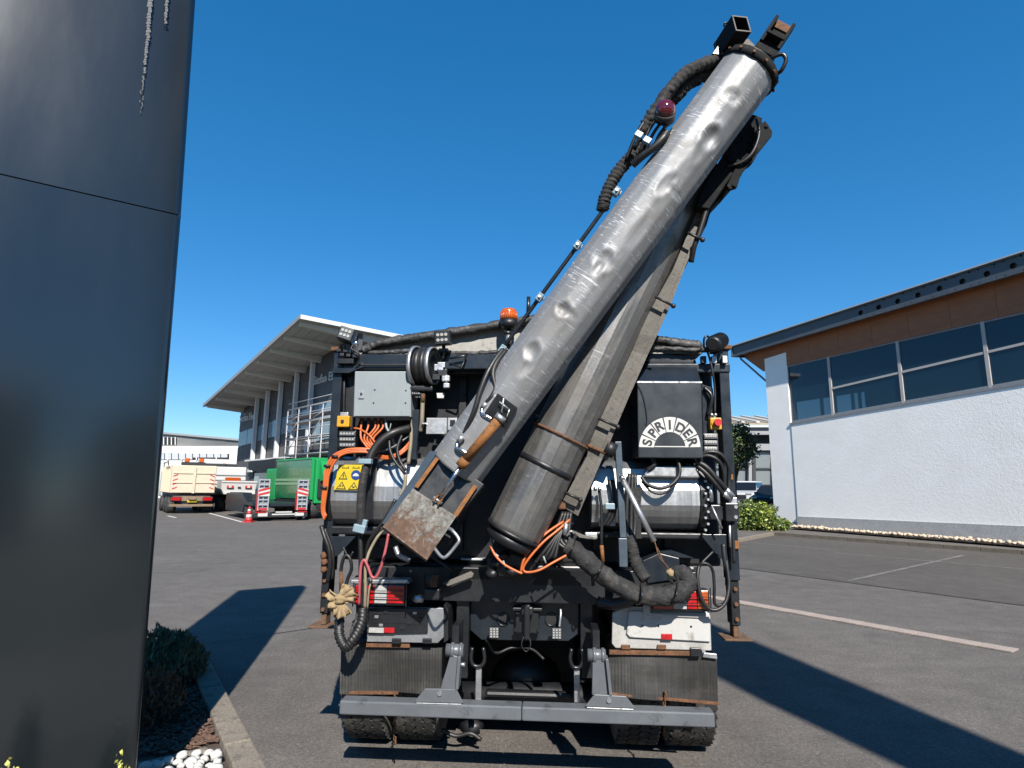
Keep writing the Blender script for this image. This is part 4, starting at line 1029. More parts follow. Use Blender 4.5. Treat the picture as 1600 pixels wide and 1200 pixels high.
# 6 traffic cone
p = G(388, 816); h_ = 24 * pxm(p)
root = empty('traffic_cone', p, 'red and white traffic cone standing beside the low loader trailer', 'traffic cone')
def conering(f0, f1, nm, m):
    b = MB(); r = lambda f: .19 - .15 * f; b.tube([p + UP * h_ * f0, p + UP * h_ * f1], [r(f0), r(f1)], 18); b.build(nm, m, root)
b = MB(); b.box(p + UP * .025, (.46, .46, .05)); b.build('base', 'sred', root, .01)
for f0, f1, m in ((.06, .3, 'sred'), (.301, .5, 'white'), (.501, .7, 'sred'), (.701, .84, 'white'), (.841, 1, 'sred')): conering(f0, f1, 'cone_band' if f0 > .1 else 'cone_body', m)

# ------------------------------------------------------------------ parked cars on the right
def car(name, p, yaw, L, wd, h, m, label, suv, group):
    c, s = math.cos(yaw), math.sin(yaw)
    v = Veh(name, p, Vector((c, s, 0)), Vector((-s, c, 0)), label, 'car', group)     # y forward, nose towards -y
    hw = wd / 2; zb = .28; zs = h * .6
    prof = [(-L / 2, zb + .12), (-L / 2 + .05, zs * .78), (-L / 2 + .9, zs * .97), (-L / 2 + 1.3, zs), (L / 2 - .5 if suv else L / 2 - .9, zs + .05), (L / 2 - .05, zs * .95), (L / 2, zb + .2), (L / 2 - .1, zb), (-L / 2 + .15, zb)]
    b = MB(); n = len(prof); rings = []
    for x, ins in ((-hw, .0), (-hw + .1, -.0), (hw - .1, 0), (hw, 0)):
        k = .94 if abs(x) == hw else 1
        rings.append([v.L(x, y * (.985 if k < 1 else 1), zb + (z - zb) * (k if z > zb + .2 else 1)) for y, z in prof])
    vs = [q for r_ in rings for q in r_]
    fs_ = [[i * n + j, i * n + (j + 1) % n, (i + 1) * n + (j + 1) % n, (i + 1) * n + j] for i in range(3) for j in range(n)] + [list(range(n)), list(range(3 * n, 4 * n))[::-1]]
    b.add(vs, fs_); body = b.build('body', m, v.root, .05, 3)
    y0, y1, y2, y3 = -L / 2 + 1.15, -L / 2 + 1.95, (L / 2 - 1.0 if suv else L / 2 - 1.7), (L / 2 - .35 if suv else L / 2 - .75)
    def cab(nm, z0, z1, m_, ins, wgt=1):
        b = MB(); f = lambda z: (z - zs) / (h - zs)
        def rect(z):
            k = f(z); i_ = ins + .2 * k
            return [v.L(-hw + i_, y0 + (y1 - y0) * k - ins * .2, z), v.L(hw - i_, y0 + (y1 - y0) * k - ins * .2, z), v.L(hw - i_, y3 + (y2 - y3) * k + ins * .2, z), v.L(-hw + i_, y3 + (y2 - y3) * k + ins * .2, z)]
        a, e = rect(z0), rect(z1); b.add(a + e, [(0, 1, 2, 3), (4, 5, 6, 7), (0, 1, 5, 4), (1, 2, 6, 5), (2, 3, 7, 6), (3, 0, 4, 7)]); return b.build(nm, m_, v.root, .04, 3)
    cab('greenhouse', zs - .02, h - .09, 'carg', .06); cab('roof', h - .1, h, m, .07)
    for sx in (-1, 1):
        for (ya, yb) in ((y0 + .02, y1 + .02), ((y1 + y2) / 2 - .05, (y1 + y2) / 2 + .03), (y3 - .05, y2 - .05)):
            b = MB(); k0 = .06; b.slab([v.L(sx * (hw - .05), ya, zs), v.L(sx * (hw - .05), ya + .09, zs), v.L(sx * (hw - .25), yb + .09, h - .06), v.L(sx * (hw - .25), yb, h - .06)], v.ax * -sx * .04); b.build('roof_pillar', m, v.root)
        v.box('mirror', sx * hw - .02 + (0 if sx < 0 else 0) - .09, sx * hw + .09, y0 + .5, y0 + .65, zs + .02, zs + .17, m, .03)
        for y in (-L / 2 + .85, L / 2 - .85): v.wheel(sx * (hw - .1), y, .34, .24)
        v.box('headlight', sx * (hw - .3) - .2, sx * (hw - .3) + .2, -L / 2 - .01, -L / 2 + .2, zs * .7, zs * .82, 'lensw', .03)
    v.box('grille', -.45, .45, -L / 2 - .03, -L / 2 + .05, zb + .15, zs * .68, 'vdark', .03)
    return v
p = W(1170, 790, 45); p.z = .75
car('white_suv', p, R(-36), 4.5, 1.85, 1.68, 'carw', 'white estate car parked beside the black car behind the shrub', True, 'cars parked behind the showroom')
p = W(1208, 790, 40.5); p.z = .6
car('black_car', p, R(-38), 4.5, 1.82, 1.5, 'cark', 'black car parked between the shrub and the white showroom pillar', False, 'cars parked behind the showroom')
p = W(1200, 792, 53); p.z = .5
car('silver_car', p, R(20), 4.4, 1.8, 1.6, 'ctrl', 'silver car half hidden behind the black car', False, 'cars parked behind the showroom')

# ================================================================== THE SPREADER LORRY
base = TL(tl(823, 1100, 3.7)[0], 3.8, 0)
TR = empty('spreader_lorry', base, 'black winter and asphalt spreader lorry seen from behind with a folded steel tube boom', 'lorry')
def par(p): return TR if p is None else p
def tslab(name, pts, d, th, m, parent=None, bev=0):
    b = MB(); b.slab([T(x, y, d) for x, y in pts], TF * th); return b.build(name, m, par(parent), bev)
def rect(x0, y0, x1, y1, d):
    ym, xm = (y0 + y1) / 2, (x0 + x1) / 2
    return tl(x0, ym, d)[0], tl(x1, ym, d)[0], tl(xm, y1, d)[1], tl(xm, y0, d)[1]
def tbox(name, x0, y0, x1, y1, d, th, m, parent=None, bev=.004):
    a, b_, z0, z1 = rect(x0, y0, x1, y1, d)
    q = MB(); q.box(TL((a + b_) / 2, d + th / 2, (z0 + z1) / 2), (b_ - a, th, z1 - z0), (TX, TF, UP)); return q.build(name, m, par(parent), bev)
def tt(name, pts, rpx, m, parent=None, n=8, k=6, ring=0, smooth=True):
    P = [T(*q) for q in pts]; r = rpx * pxm(P[len(P) // 2])
    S = spline(P, k) if len(P) > 2 else P
    rs_ = r
    if ring: S = spline(P, k * 2); rs_ = [r * (1 + ring * (1 if i % 2 else -1)) for i in range(len(S))]
    b = MB(); b.tube(S, rs_, n, True, smooth); return b.build(name, m, par(parent))
def cyl(name, a, c, r, m, parent=None, n=20):
    b = MB(); b.tube([a, c], r, n); return b.build(name, m, par(parent))
def disc(name, px, py, d, rpx, th, m, parent=None, n=20):
    p = T(px, py, d); return cyl(name, p, p + TF * th, rpx * pxm(p), m, parent, n)

# ---------------------------------------------------------------- wheels and running gear
def truck_wheel(x0, x1, yb, seed):
    c = G((x0 + x1) / 2, yb - 6); d0 = c.dot(TF); lx0, lx1 = G(x0, yb - 6).dot(TX), G(x1, yb - 6).dot(TX)
    r = .46; wd = lx1 - lx0; cx = (lx0 + lx1) / 2
    prof = [(-.5, .56), (-.5, .86), (-.46, .94), (-.38, .975), (.38, .975), (.46, .94), (.5, .86), (.5, .56)]
    b = MB(); b.tube([TL(cx + wd * q, d0, r) for q, _ in prof], [r * k for _, k in prof], 40, False, True, up=UP)
    w_ = b.build('wheel', 'groove', TR)
    b = MB(); nb = 44
    for i in range(nb):
        a = 2 * math.pi * i / nb
        for j in range(4):
            off = (j - 1.5) * wd * .215; sh = (.5 if j % 2 else 0) + (.15 if j in (0, 3) else 0); aa = a + sh * 2 * math.pi / nb
            rad = TF * -math.cos(aa) + UP * math.sin(aa); tan = TF * math.sin(aa) + UP * math.cos(aa)
            sk = .45 * (1 if j < 2 else -1) * (1 if j % 2 == 0 else -1)
            ax1 = (TX + tan * sk).normalized(); c_ = TL(cx + off, d0, r) + rad * r * .972
            b.box(c_, (wd * .2, r * .118, r * .06), (ax1, rad.cross(ax1).normalized(), rad))
    tag(b.build('tread', 'tyre', w_), kind='stuff')
    b = MB(); b.tube([TL(cx - wd * .3, d0, r), TL(cx + wd * .3, d0, r)], r * .57, 20); b.build('rim', 'rim', w_)
for i, (x0, x1, yb) in enumerate(((556, 624, 1152), (631, 697, 1154), (954, 1022, 1161), (1030, 1102, 1163))): truck_wheel(x0, x1, yb, i)
dW = G(823, 1157).dot(TF)
cyl('axle', T(620, 1085, dW), T(1030, 1090, dW), .09, 'black2')
b = MB(); b.ball(T(822, 1060, dW + .2), .2, 16, 12, (1.3, .8, 1)); b.build('axle_housing', 'black2', TR)
for x in (728, 915): tbox('frame_rail', x - 14, 930, x + 14, 985, 4.3, 4.0, 'black2')
tbox('tank', 700, 1005, 742, 1075, 4.8, .6, 'black2', bev=.04); tbox('tank', 900, 1010, 940, 1080, 4.8, .6, 'black2', bev=.04)
for x0, x1 in ((560, 700), (952, 1090)): tbox('mudguard', x0, 1000, x1, 1012, 4.15, .9, 'black2', bev=.01)
for x in (640, 1010): tslab('inner_panel', [(x - 85, 900), (x + 75, 900), (x + 70, 1105), (x - 80, 1105)], dW + .62, .1, 'hull')
tbox('underbody', 560, 880, 1095, 1110, dW + 1.0, .5, 'hull')

# rear crossmember with holes, hitch, lamps
z = None
cm = tslab('crossmember', [(735, 938), (755, 933), (895, 934), (905, 940), (905, 990), (888, 1002), (752, 1000), (735, 985)], 4.12, .05, 'navy', bev=.006)
for x in (786.5, 861.5):
    b = MB(); p = T(x, 967.5, 4.117); b.tube([p, p + TF * .004], 8.5 * pxm(p), 22); b.build('hole', 'gap', cm)
    b = MB(); b.ring(p - TF * .006, p + TF * .002, 8.6 * pxm(p), 10.2 * pxm(p), 22); b.build('hole_rim', 'navy', cm)
h_ = tbox('tow_hitch', 805, 955, 842, 990, 4.05, .06, 'black', bev=.008)
tbox('hitch_jaw', 814, 948, 833, 962, 3.98, .1, 'black', h_, .012); tbox('hitch_pin', 819, 945, 828, 1000, 3.96, .03, 'black', h_, .008); tbox('hitch_plate', 800, 950, 847, 955, 4.03, .05, 'black', h_)
for x in (806, 841): disc('hitch_bolt', x, 984, 4.04, 3, .012, 'black', h_, 8)
tt('safety_chain', [(818, 995, 3.97), (815, 1008, 3.96), (822, 1018, 3.96), (829, 1008, 3.96), (827, 995, 3.97)], 1.0, 'black', h_)
def ledlamp(x, y, s, nx, ny, d, body='black', yaw=0, par_=None):
    r_ = tbox('work_lamp', x - s, y - s * 1.1, x + s, y + s * 1.1, d, .035, body, par_, .005)
    tbox('lamp_face', x - s + 1, y - s * 1.1 + 1, x + s - 1, y + s * 1.1 - 1, d - .004, .003, 'led', r_, 0)
    for i in range(nx):
        for j in range(ny):
            px, py = x + (i - (nx - 1) / 2) * s * 1.75 / nx, y + (j - (ny - 1) / 2) * s * 1.95 / ny
            disc('led', px, py, d - .009, s * .55 / max(nx, ny) * 1.25, .005, 'lensw', r_, 10)
    return r_
ledlamp(772, 989, 8, 3, 4, 4.0); ledlamp(870, 990.5, 8, 3, 4, 4.0)
tt('lamp_bracket', [(874, 980, 4.02), (876, 962, 4.03), (876, 952, 4.05)], 2, 'alu')
# uprights and shackles at the sides of the crossmember
for x, s in ((722, 1), (917, -1)):
    u = tbox('upright', x - 10, 925, x + 10, 1060, 4.05, .08, 'black', bev=.006)
    for y in (950, 968, 986, 1004): disc('bolt', x, y, 4.045, 3, .01, 'black2', u, 8)
tt('shackle', [(738, 1012, 3.98), (736, 1030, 3.98), (741, 1040, 3.98), (752, 1040, 3.98), (757, 1030, 3.98), (755, 1012, 3.98)], 3, 'black')
tbox('shackle_arm', 743, 1040, 752, 1096, 3.99, .03, 'alu', bev=.004)
tt('shackle', [(893, 1014, 3.98), (891, 1030, 3.98), (896, 1042, 3.98), (906, 1042, 3.98), (911, 1030, 3.98), (909, 1014, 3.98)], 3, 'black')
tbox('shackle_arm', 897, 1042, 906, 1098, 3.99, .03, 'alu', bev=.004)
tbox('cross_tube', 757, 1082, 894, 1092, 4.3, .08, 'black2', bev=.02)
tt('air_hose', [(760, 1000, 4.1), (775, 1020, 4.15), (800, 1012, 4.2), (830, 1014, 4.2), (850, 1030, 4.15)], 2.2, 'rubber')
tt('air_hose', [(690, 1140, 4.3), (712, 1150, 4.3), (735, 1146, 4.3), (752, 1156, 4.3)], 3.2, 'rubber')
b = MB(); b.ball(T(738, 1136, 4.35), .05, 8, 6, (1.5, 1, .9), .4); b.build('spring_end', 'black2', TR)

# ---------------------------------------------------------------- bumper beam
bA, bB, z0, z1 = rect(529.5, 1106, 1117, 1126, 3.66)
bc_ = (z0 + z1) / 2; bh = .076; xs = tl(815, 1110, 3.66)[0]
for nm, x0, x1 in (('underrun_beam', bA, xs - .0012), ('underrun_beam', xs + .0012, bB)):
    q = MB(); q.box(TL((x0 + x1) / 2, 3.66 + .05, bc_), (x1 - x0, .1, bh), (TX, TF, UP)); q.build(nm, 'bumper', TR, .009, 3)
for pts, pin, arm in (([(647, 1097), (724, 1099), (713, 1077), (664, 1076)], (711, 1016), [(688, 1077), (711, 1078), (715, 1026), (704, 1022)]),
                      ([(914, 1104), (993, 1107), (978, 1088), (929, 1085)], (932, 1024), [(925, 1086), (952, 1087), (946, 1030), (926, 1027)])):
    br = tslab('beam_bracket', pts, 3.665, .012, 'bumper', bev=.003)
    tslab('bracket_arm', arm, 3.69, .03, 'bumper', br, .004)
    tslab('bracket_rib', [(arm[1][0], arm[1][1]), (arm[1][0] + 5, arm[1][1]), (arm[2][0] + 5, arm[2][1]), (arm[2][0], arm[2][1])], 3.66, .09, 'bumper', br, .003)
    p = T(*pin, 3.72); r = 9.5 * pxm(p)
    cyl('pivot_pin', p - TX * .052, p + TX * .052, r, 'bumper', br); cyl('pivot_boss', p - TX * .022, p - TX * .004, r * 1.22, 'bumper', br); cyl('pivot_boss', p + TX * .028, p + TX * .044, r * 1.2, 'bumper', br)
    disc('bolt', (pts[2][0] + pts[3][0]) / 2 - 2, pts[2][1] + 7, 3.655, 4, .012, 'alu', br, 6)
    q = T(pin[0], pin[1] + 22, 3.73); cyl('bolt', q + TX * .03, q + TX * .06, .012, 'alu', br, 8)
    p2 = T(pin[0], pin[1], 3.76); q = MB(); q.slab([p2 - TX * .02, p2 + TX * .02, p2 + TX * .02 + UP * .14, p2 - TX * .02 + UP * .14], TF * .2); q.build('mount_plate', 'black', br)
    q = MB(); q.slab([T(pts[0][0] + 3, pts[0][1] + 1, 3.659), T(pts[1][0] - 3, pts[1][1] + 1, 3.659), T(pts[1][0] - 3, pts[1][1] + 3, 3.659), T(pts[0][0] + 3, pts[0][1] + 3, 3.659)], TF * .01); q.build('weld_seam', 'alu', br, .002)

# ---------------------------------------------------------------- mudflaps, plate panels, tail lights
def flap(pts, d, name='mudflap'):
    tl_, tr_, br_, bl_ = [T(x, y, d) for x, y in pts]; n = 34; b = MB(); rnd = random.Random(int(pts[0][0]))
    vs = []; m_ = 8
    for side in (0, 1):
        for j in range(m_ + 1):
            for i in range(2 * n + 1):
                u, v = i / (2 * n), j / m_
                p = tl_.lerp(tr_, u).lerp(bl_.lerp(br_, u), v)
                bow = .03 * math.sin(u * 5 + pts[0][0]) * v + .012 * mnoise.noise(Vector((u * 3, v * 2, pts[0][0])))
                vs.append(p + TF * (bow + (.0016 if i % 2 else 0) * (1 - side) + side * .012))
    w_ = 2 * n + 1; o = (m_ + 1) * w_
    fs_ = [(s * o + j * w_ + i, s * o + j * w_ + i + 1, s * o + (j + 1) * w_ + i + 1, s * o + (j + 1) * w_ + i) for s in (0, 1) for j in range(m_) for i in range(2 * n)]
    fs_ += [(m_ * w_ + i, m_ * w_ + i + 1, o + m_ * w_ + i + 1, o + m_ * w_ + i) for i in range(2 * n)]
    for j in range(m_): fs_ += [(j * w_, (j + 1) * w_, o + (j + 1) * w_, o + j * w_), (j * w_ + w_ - 1, (j + 1) * w_ + w_ - 1, o + (j + 1) * w_ + w_ - 1, o + j * w_ + w_ - 1)]
    b.add(vs, fs_); return b.build(name, 'flap', TR, smooth=False)
f1 = flap([(533, 1010), (691, 1013), (690, 1086), (533, 1082)], 3.92)
tslab('flap_strip', [(534, 1080), (622, 1081), (622, 1085), (534, 1085)], 3.9, .015, 'rust', f1)
tslab('flap_strip', [(572, 1005), (640, 1006), (640, 1012), (572, 1011)], 3.895, .02, 'rust', f1)
f2 = flap([(952, 1020), (1120, 1024), (1124, 1100), (952, 1086)], 3.9)
tslab('flap_strip', [(952, 1016), (1082, 1018), (1082, 1025), (952, 1023)], 3.875, .02, 'rust', f2, .003)
tslab('flap_strip', [(1100, 1020), (1120, 1022), (1121, 1030), (1098, 1027)], 3.875, .02, 'alu', f2, .003)
tslab('flap_strip', [(954, 1083), (1124, 1098), (1124, 1102.5), (954, 1087)], 3.875, .02, 'rust', f2, .003)
tslab('flap_hanger', [(1079, 1012), (1096, 1013), (1096, 1026), (1079, 1026)], 3.86, .02, 'black', f2, .004)
for x, y0, y1 in ((617, 1086, 1166), (1039, 1082, 1158)):
    pts = []; 
    ch = None
    for k in range(13):
        y = y0 + (y1 - y0) * k / 13; p = T(x + math.sin(k * 1.7) * 1.2, y, 3.86 + .03 * k / 13); L = (y1 - y0) / 13 * pxm(p) * .7
        b = MB(); a_ = TX if k % 2 else TF
        b.tube([p + UP * L * math.cos(q * math.pi / 4) * .75 + a_ * L * .42 * math.sin(q * math.pi / 4) for q in range(9)], .0042, 5, False)
        o = b.build('chain' if ch is None else 'chain_link', 'rust', TR if ch is None else ch)
        if ch is None: ch = o
# left panel
pl_ = tslab('light_panel', [(573, 950), (693, 950), (693, 996), (684, 1005), (573, 1003)], 3.88, .03, 'chka', bev=.004)
tslab('plate_holder', [(575, 951), (668, 951), (668, 989), (575, 991)], 3.862, .016, 'black', pl_, .003)
for y in (958, 972): tbox('holder_slot', 582, y, 660, y + 2, 3.859, .003, 'black2', pl_, 0)
for i, (x, y) in enumerate(((585, 962), (600, 955), (630, 961), (645, 956), (655, 965), (636, 972), (592, 975), (625, 980))): tbox('holder_clip', x, y, x + 6, y + 4, 3.855, .006, 'alu' if i % 3 == 0 else 'black2', pl_, .001)
tbox('white_reflector', 576, 981, 599.5, 989, 3.85, .01, 'lensw', pl_, .002); tbox('red_reflector', 600, 981, 616, 989, 3.85, .01, 'lensr', pl_, .002)
for x in (619, 667): tbox('hinge', x - 7, 998, x + 7, 1006, 3.86, .02, 'black', pl_, .003)
tslab('mudguard_edge', [(693.5, 945), (700, 952), (700, 1000), (693.5, 1004)], 3.9, .2, 'black2')
# right panel
pr_ = tslab('light_panel', [(957, 958), (976, 948), (1110, 956), (1112, 1017), (962, 1013), (956, 1006)], 3.88, .03, 'chkw', bev=.006)
tslab('number_plate_panel', [(983, 955), (1109, 958), (1110, 1003), (984, 996), (979, 990)], 3.862, .015, 'panelw', pr_, .004)
for x, y in ((1004, 978), (1029, 978), (1080, 979)): disc('rivet', x, y, 3.858, 1.6, .004, 'black', pr_, 8)
tbox('red_reflector', 1034, 990.5, 1050.5, 999.5, 3.85, .01, 'lensr', pr_, .002)
for x in (978, 1034): tbox('hinge', x - 7, 1008, x + 7, 1015, 3.865, .014, 'rust', pr_, .003)
tslab('panel_bracket', [(1005, 946), (1016, 946), (1016, 958), (1108, 962), (1108, 966), (1005, 962)], 3.85, .01, 'chkw', pr_, .002)
def taillight(x0, y0, x1, y1, wx0, wx1, ox0, ox1, flip):
    r_ = tbox('tail_light', x0, y0, x1, y1, 3.8, .09, 'black', None, .008)
    L = sorted([x0 + 2, wx0, wx1, ox0, ox1, x1 - 2])
    tbox('red_lens', min(x0 + 2, wx0), y0 + 3, wx0 - .6, y1 - 3, 3.79, .012, 'lensr', r_, .004)
    tbox('clear_lens', wx0, y0 + 3, wx1, y1 - 3, 3.788, .014, 'lensw', r_, .004)
    tbox('red_lens', wx1 + .6, y0 + 3, ox0 - .6, y1 - 3, 3.79, .012, 'lensr', r_, .004)
    if ox1 > ox0 + 2: tbox('orange_lens', ox0, y0 + 3, ox1, y1 - 3, 3.79, .012, 'lenso', r_, .004)
    for y in (y0 + 11, y0 + 21): tbox('guard_rod', x0 - 2, y, x1 + 2, y + .9, 3.765, .006, 'black', r_, 0)
    for x in (x0 - 2, x1 + 1): tbox('guard_rod', x, y0 - 2, x + 1.5, y1 + 2, 3.765, .008, 'black', r_, 0)
    return r_
taillight(553, 912, 633, 946, 585, 604, 632, 632, 0); taillight(1018, 921, 1109, 955, 1052, 1073, 1090, 1107, 1)
tslab('lamp_cover', [(548, 906), (636, 906), (640, 912), (548, 912)], 3.8, .12, 'alu', bev=.004)
# white rear mudguards behind
for x0, x1, y0, y1 in ((1003, 1086, 846, 950),):
    b = MB(); p0, p1 = T(x0, 900, 4.2), T(x1, 900, 4.2); r = .5; c0 = dW; prof = []
    for i in range(11):
        a = math.pi * (.08 + .84 * i / 10); prof.append((c0 - math.cos(a) * (r + .1), .46 + math.sin(a) * (r + .12) ))
    lx0, lx1 = p0.dot(TX), p1.dot(TX); top_ = tl(1044, y0, c0 - .3)[1]; 
    vs = []; 
    for (dd_, z_) in prof:
        zz = .6 + (z_ - .6) * (top_ - .6) / (prof[5][1] - .6)
        vs += [TL(lx0, dd_, zz), TL(lx1, dd_, zz), TL(lx1, dd_, zz - .02), TL(lx0, dd_, zz - .02)]
    fs_ = []
    for i in range(10):
        for j in range(4): fs_.append((i * 4 + j, i * 4 + (j + 1) % 4, (i + 1) * 4 + (j + 1) % 4, (i + 1) * 4 + j))
    b.add(vs, fs_, True); b.build('mudguard', 'chkw', TR)
tslab('battery_box', [(1004, 876), (1030, 864), (1062, 872), (1062, 905), (1012, 912)], 3.98, .2, 'navy', bev=.006)
tslab('box_lid', [(1028, 862), (1062, 871), (1085, 872), (1050, 860)], 3.99, .2, 'navy')

# ---------------------------------------------------------------- hopper body and frame
hx0, hx1 = tl(521, 640, 3.95)[0], tl(1141, 640, 3.95)[0]
def lbox(name, x0, x1, d0, d1, z0, z1, m, parent=None, bev=.005):
    q = MB(); q.box(TL((x0 + x1) / 2, (d0 + d1) / 2, (z0 + z1) / 2), (x1 - x0, d1 - d0, z1 - z0), (TX, TF, UP)); return q.build(name, m, par(parent), bev)
ztop = tl(660, 553, 3.95)[1]; zbot = tl(800, 880, 4.2)[1]
hop = lbox('hopper', hx0 + .03, hx1 - .03, 4.22, 8.6, zbot, ztop - .06, 'hull', None, .02)
lbox('sub_frame', hx0 + .25, hx1 - .25, 4.0, 8.4, zbot - .22, zbot - .01, 'black2')
lbox('cab', hx0 + .1, hx1 - .1, 8.9, 10.8, .7, ztop - .15, 'black')
for x in (620, 720, 930, 1040): tbox('hopper_rib', x - 6, 590, x + 6, 860, 4.17, .05, 'hull', hop)
# posts with jack legs
for px0, px1, ly, foot in ((519, 533, 960, (487, 528, 968, 977)), (1125, 1140.5, 978, (1127, 1165, 985, 996))):
    a, c = tl(px0, 600, 3.95)[0], tl(px1, 600, 3.95)[0]; zf = tl((px0 + px1) / 2, ly, 3.95)[1]
    post = lbox('corner_post', a, c, 3.95, 4.09, zbot - .05, ztop + .02, 'navy')
    lbox('jack_leg', a + .006, c - .006, 3.965, 4.075, zf + .0, zbot - .052, 'black2', post)
    tb = lbox('jack_tube', a + .014, c - .014, 3.975, 4.06, zf - .07, zf - .002, 'footrust', post)
    lbox('foot_plate', (a + c) / 2 - .085, (a + c) / 2 + .085, 3.93, 4.1, zf - .085, zf - .072, 'footrust', post)
    lbox('post_cap', a - .02, c + .02, 3.93, 4.1, ztop + .022, ztop + .05, 'rust', post)
    for k in range(3): 
        p = TL((a + c) / 2, 3.945, zbot - .1 - k * .09); cyl('pin', p, p + TF * .02, .012, 'rust', post, 10)
for y in (673, 765 + 0, 838): 
    if y < 800: continue
tbox('clip_plate', 1141, 741, 1146, 750, 3.93, .05, 'rusto'); tbox('clip_plate', 1147, 845, 1155, 858, 3.93, .05, 'rusto')
# top rails
tbox('top_rail', 536, 552.5, 786, 577, 3.94, .12, 'navy', bev=.008); tbox('top_rail', 1010, 568, 1141, 582, 3.94, .12, 'navy', bev=.008)
tbox('cross_rail', 533, 578, 1124, 584, 4.05, .1, 'black')
tbox('grab_bar', 560, 568.5, 640, 571, 3.915, .012, 'black2'); tt('grab_bar', [(640, 570, 3.92), (645, 572, 3.92), (646, 579, 3.92)], 1.4, 'black2')
tbox('side_plate', 533, 584, 552, 700, 4.02, .02, 'black2'); tt('cable_conduit', [(538, 590, 3.99), (537.5, 620, 3.98), (537, 648, 3.98)], 2.4, 'black')
tslab('corner_gusset', [(519, 575), (545, 575), (566, 566), (568, 573), (545, 583), (519, 583)], 3.92, .05, 'navy', bev=.004)
# tarp
zr_ = T(838, 494, 4.02).z
def trp(px, py, d=4.02): return T(px, py, d)
LE, RDG, RE_ = trp(560, 547), trp(846, 493), trp(1105, 543)
b = MB(); 
segs = 14; vs = []
for dep in (0, .9, 1.8, 2.7, 3.6, 4.5):
    for i in range(segs + 1):
        f = i / segs; p = (LE.lerp(RDG, f * 2) if f < .5 else RDG.lerp(RE_, f * 2 - 1)) + TF * dep
        sag = -.05 * math.sin(f * 2 % 1 * math.pi) * (1 if dep in (.9, 2.7, 4.5) else .2)
        vs.append(p + UP * (sag + .012 * mnoise.noise(Vector((i * .7, dep, 3)))))
w_ = segs + 1
b.add(vs, [(j * w_ + i, j * w_ + i + 1, (j + 1) * w_ + i + 1, (j + 1) * w_ + i) for j in range(5) for i in range(segs)], True)
tarp = b.build('tarpaulin', 'tarp', TR); sm = tarp.modifiers.new('thick', 'SOLIDIFY'); sm.thickness = .012
def rough_tube(name, pts, rpx, m, parent, amp=.25, n=12, k=14, seed=1, fold=0):
    P = spline([T(*q) for q in pts], k); r = rpx * pxm(P[len(P) // 2]); b = MB()
    tan0 = None; vs = []; a = UP.copy()
    for i, p in enumerate(P):
        t_ = (P[min(i + 1, len(P) - 1)] - P[max(i - 1, 0)]).normalized()
        a = (a - t_ * a.dot(t_))
        if a.length < 1e-4: a = t_.orthogonal()
        a.normalize(); c = t_.cross(a)
        for j in range(n):
            q = 2 * math.pi * j / n
            rr = r * (1 + amp * mnoise.noise(Vector((math.cos(q) * 1.6 + seed, math.sin(q) * 1.6, i * .55))) + fold * math.sin(i * 1.9 + 1.3 * math.sin(q * 2)))
            if i in (0, len(P) - 1): rr *= .6
            vs.append(p + (a * math.cos(q) + c * math.sin(q)) * rr)
    k_ = len(P); fs_ = [(i * n + j, i * n + (j + 1) % n, (i + 1) * n + (j + 1) % n, (i + 1) * n + j) for i in range(k_ - 1) for j in range(n)] + [list(range(n))[::-1], list(range((k_ - 1) * n, k_ * n))]
    b.add(vs, fs_, True); return b.build(name, m, par(parent))
rough_tube('tarp_roll', [(566, 549, 3.99), (590, 538, 3.99), (640, 529, 3.99), (720, 517, 3.99), (800, 504, 3.99), (846, 497, 3.99)], 7, 'tarp', tarp, .35, seed=2)
rough_tube('tarp_roll', [(985, 524, 3.99), (1020, 530, 3.99), (1060, 536, 3.99), (1096, 541, 3.99)], 7, 'tarp', tarp, .35, seed=5)
rough_tube('tarp_hem', [(575, 552, 3.95), (612, 550, 3.95), (655, 548, 3.95), (700, 551, 3.95), (750, 552, 3.95), (790, 549, 3.95)], 3.4, 'tarp', tarp, .5, seed=7)
rough_tube('tarp_hem', [(1010, 546, 3.95), (1045, 545, 3.95), (1090, 547, 3.95), (1100, 541, 3.95)], 4, 'tarp', tarp, .5, seed=9)
tslab('gable_sheet', [(562, 551), (660, 532), (790, 512), (846, 504), (990, 526), (1096, 547), (1096, 552), (562, 556)], 4.03, .02, 'tarpw', tarp)
tslab('hopper_mesh', [(1018, 552), (1085, 558), (1088, 567), (1010, 566)], 3.99, .02, 'black', tarp)

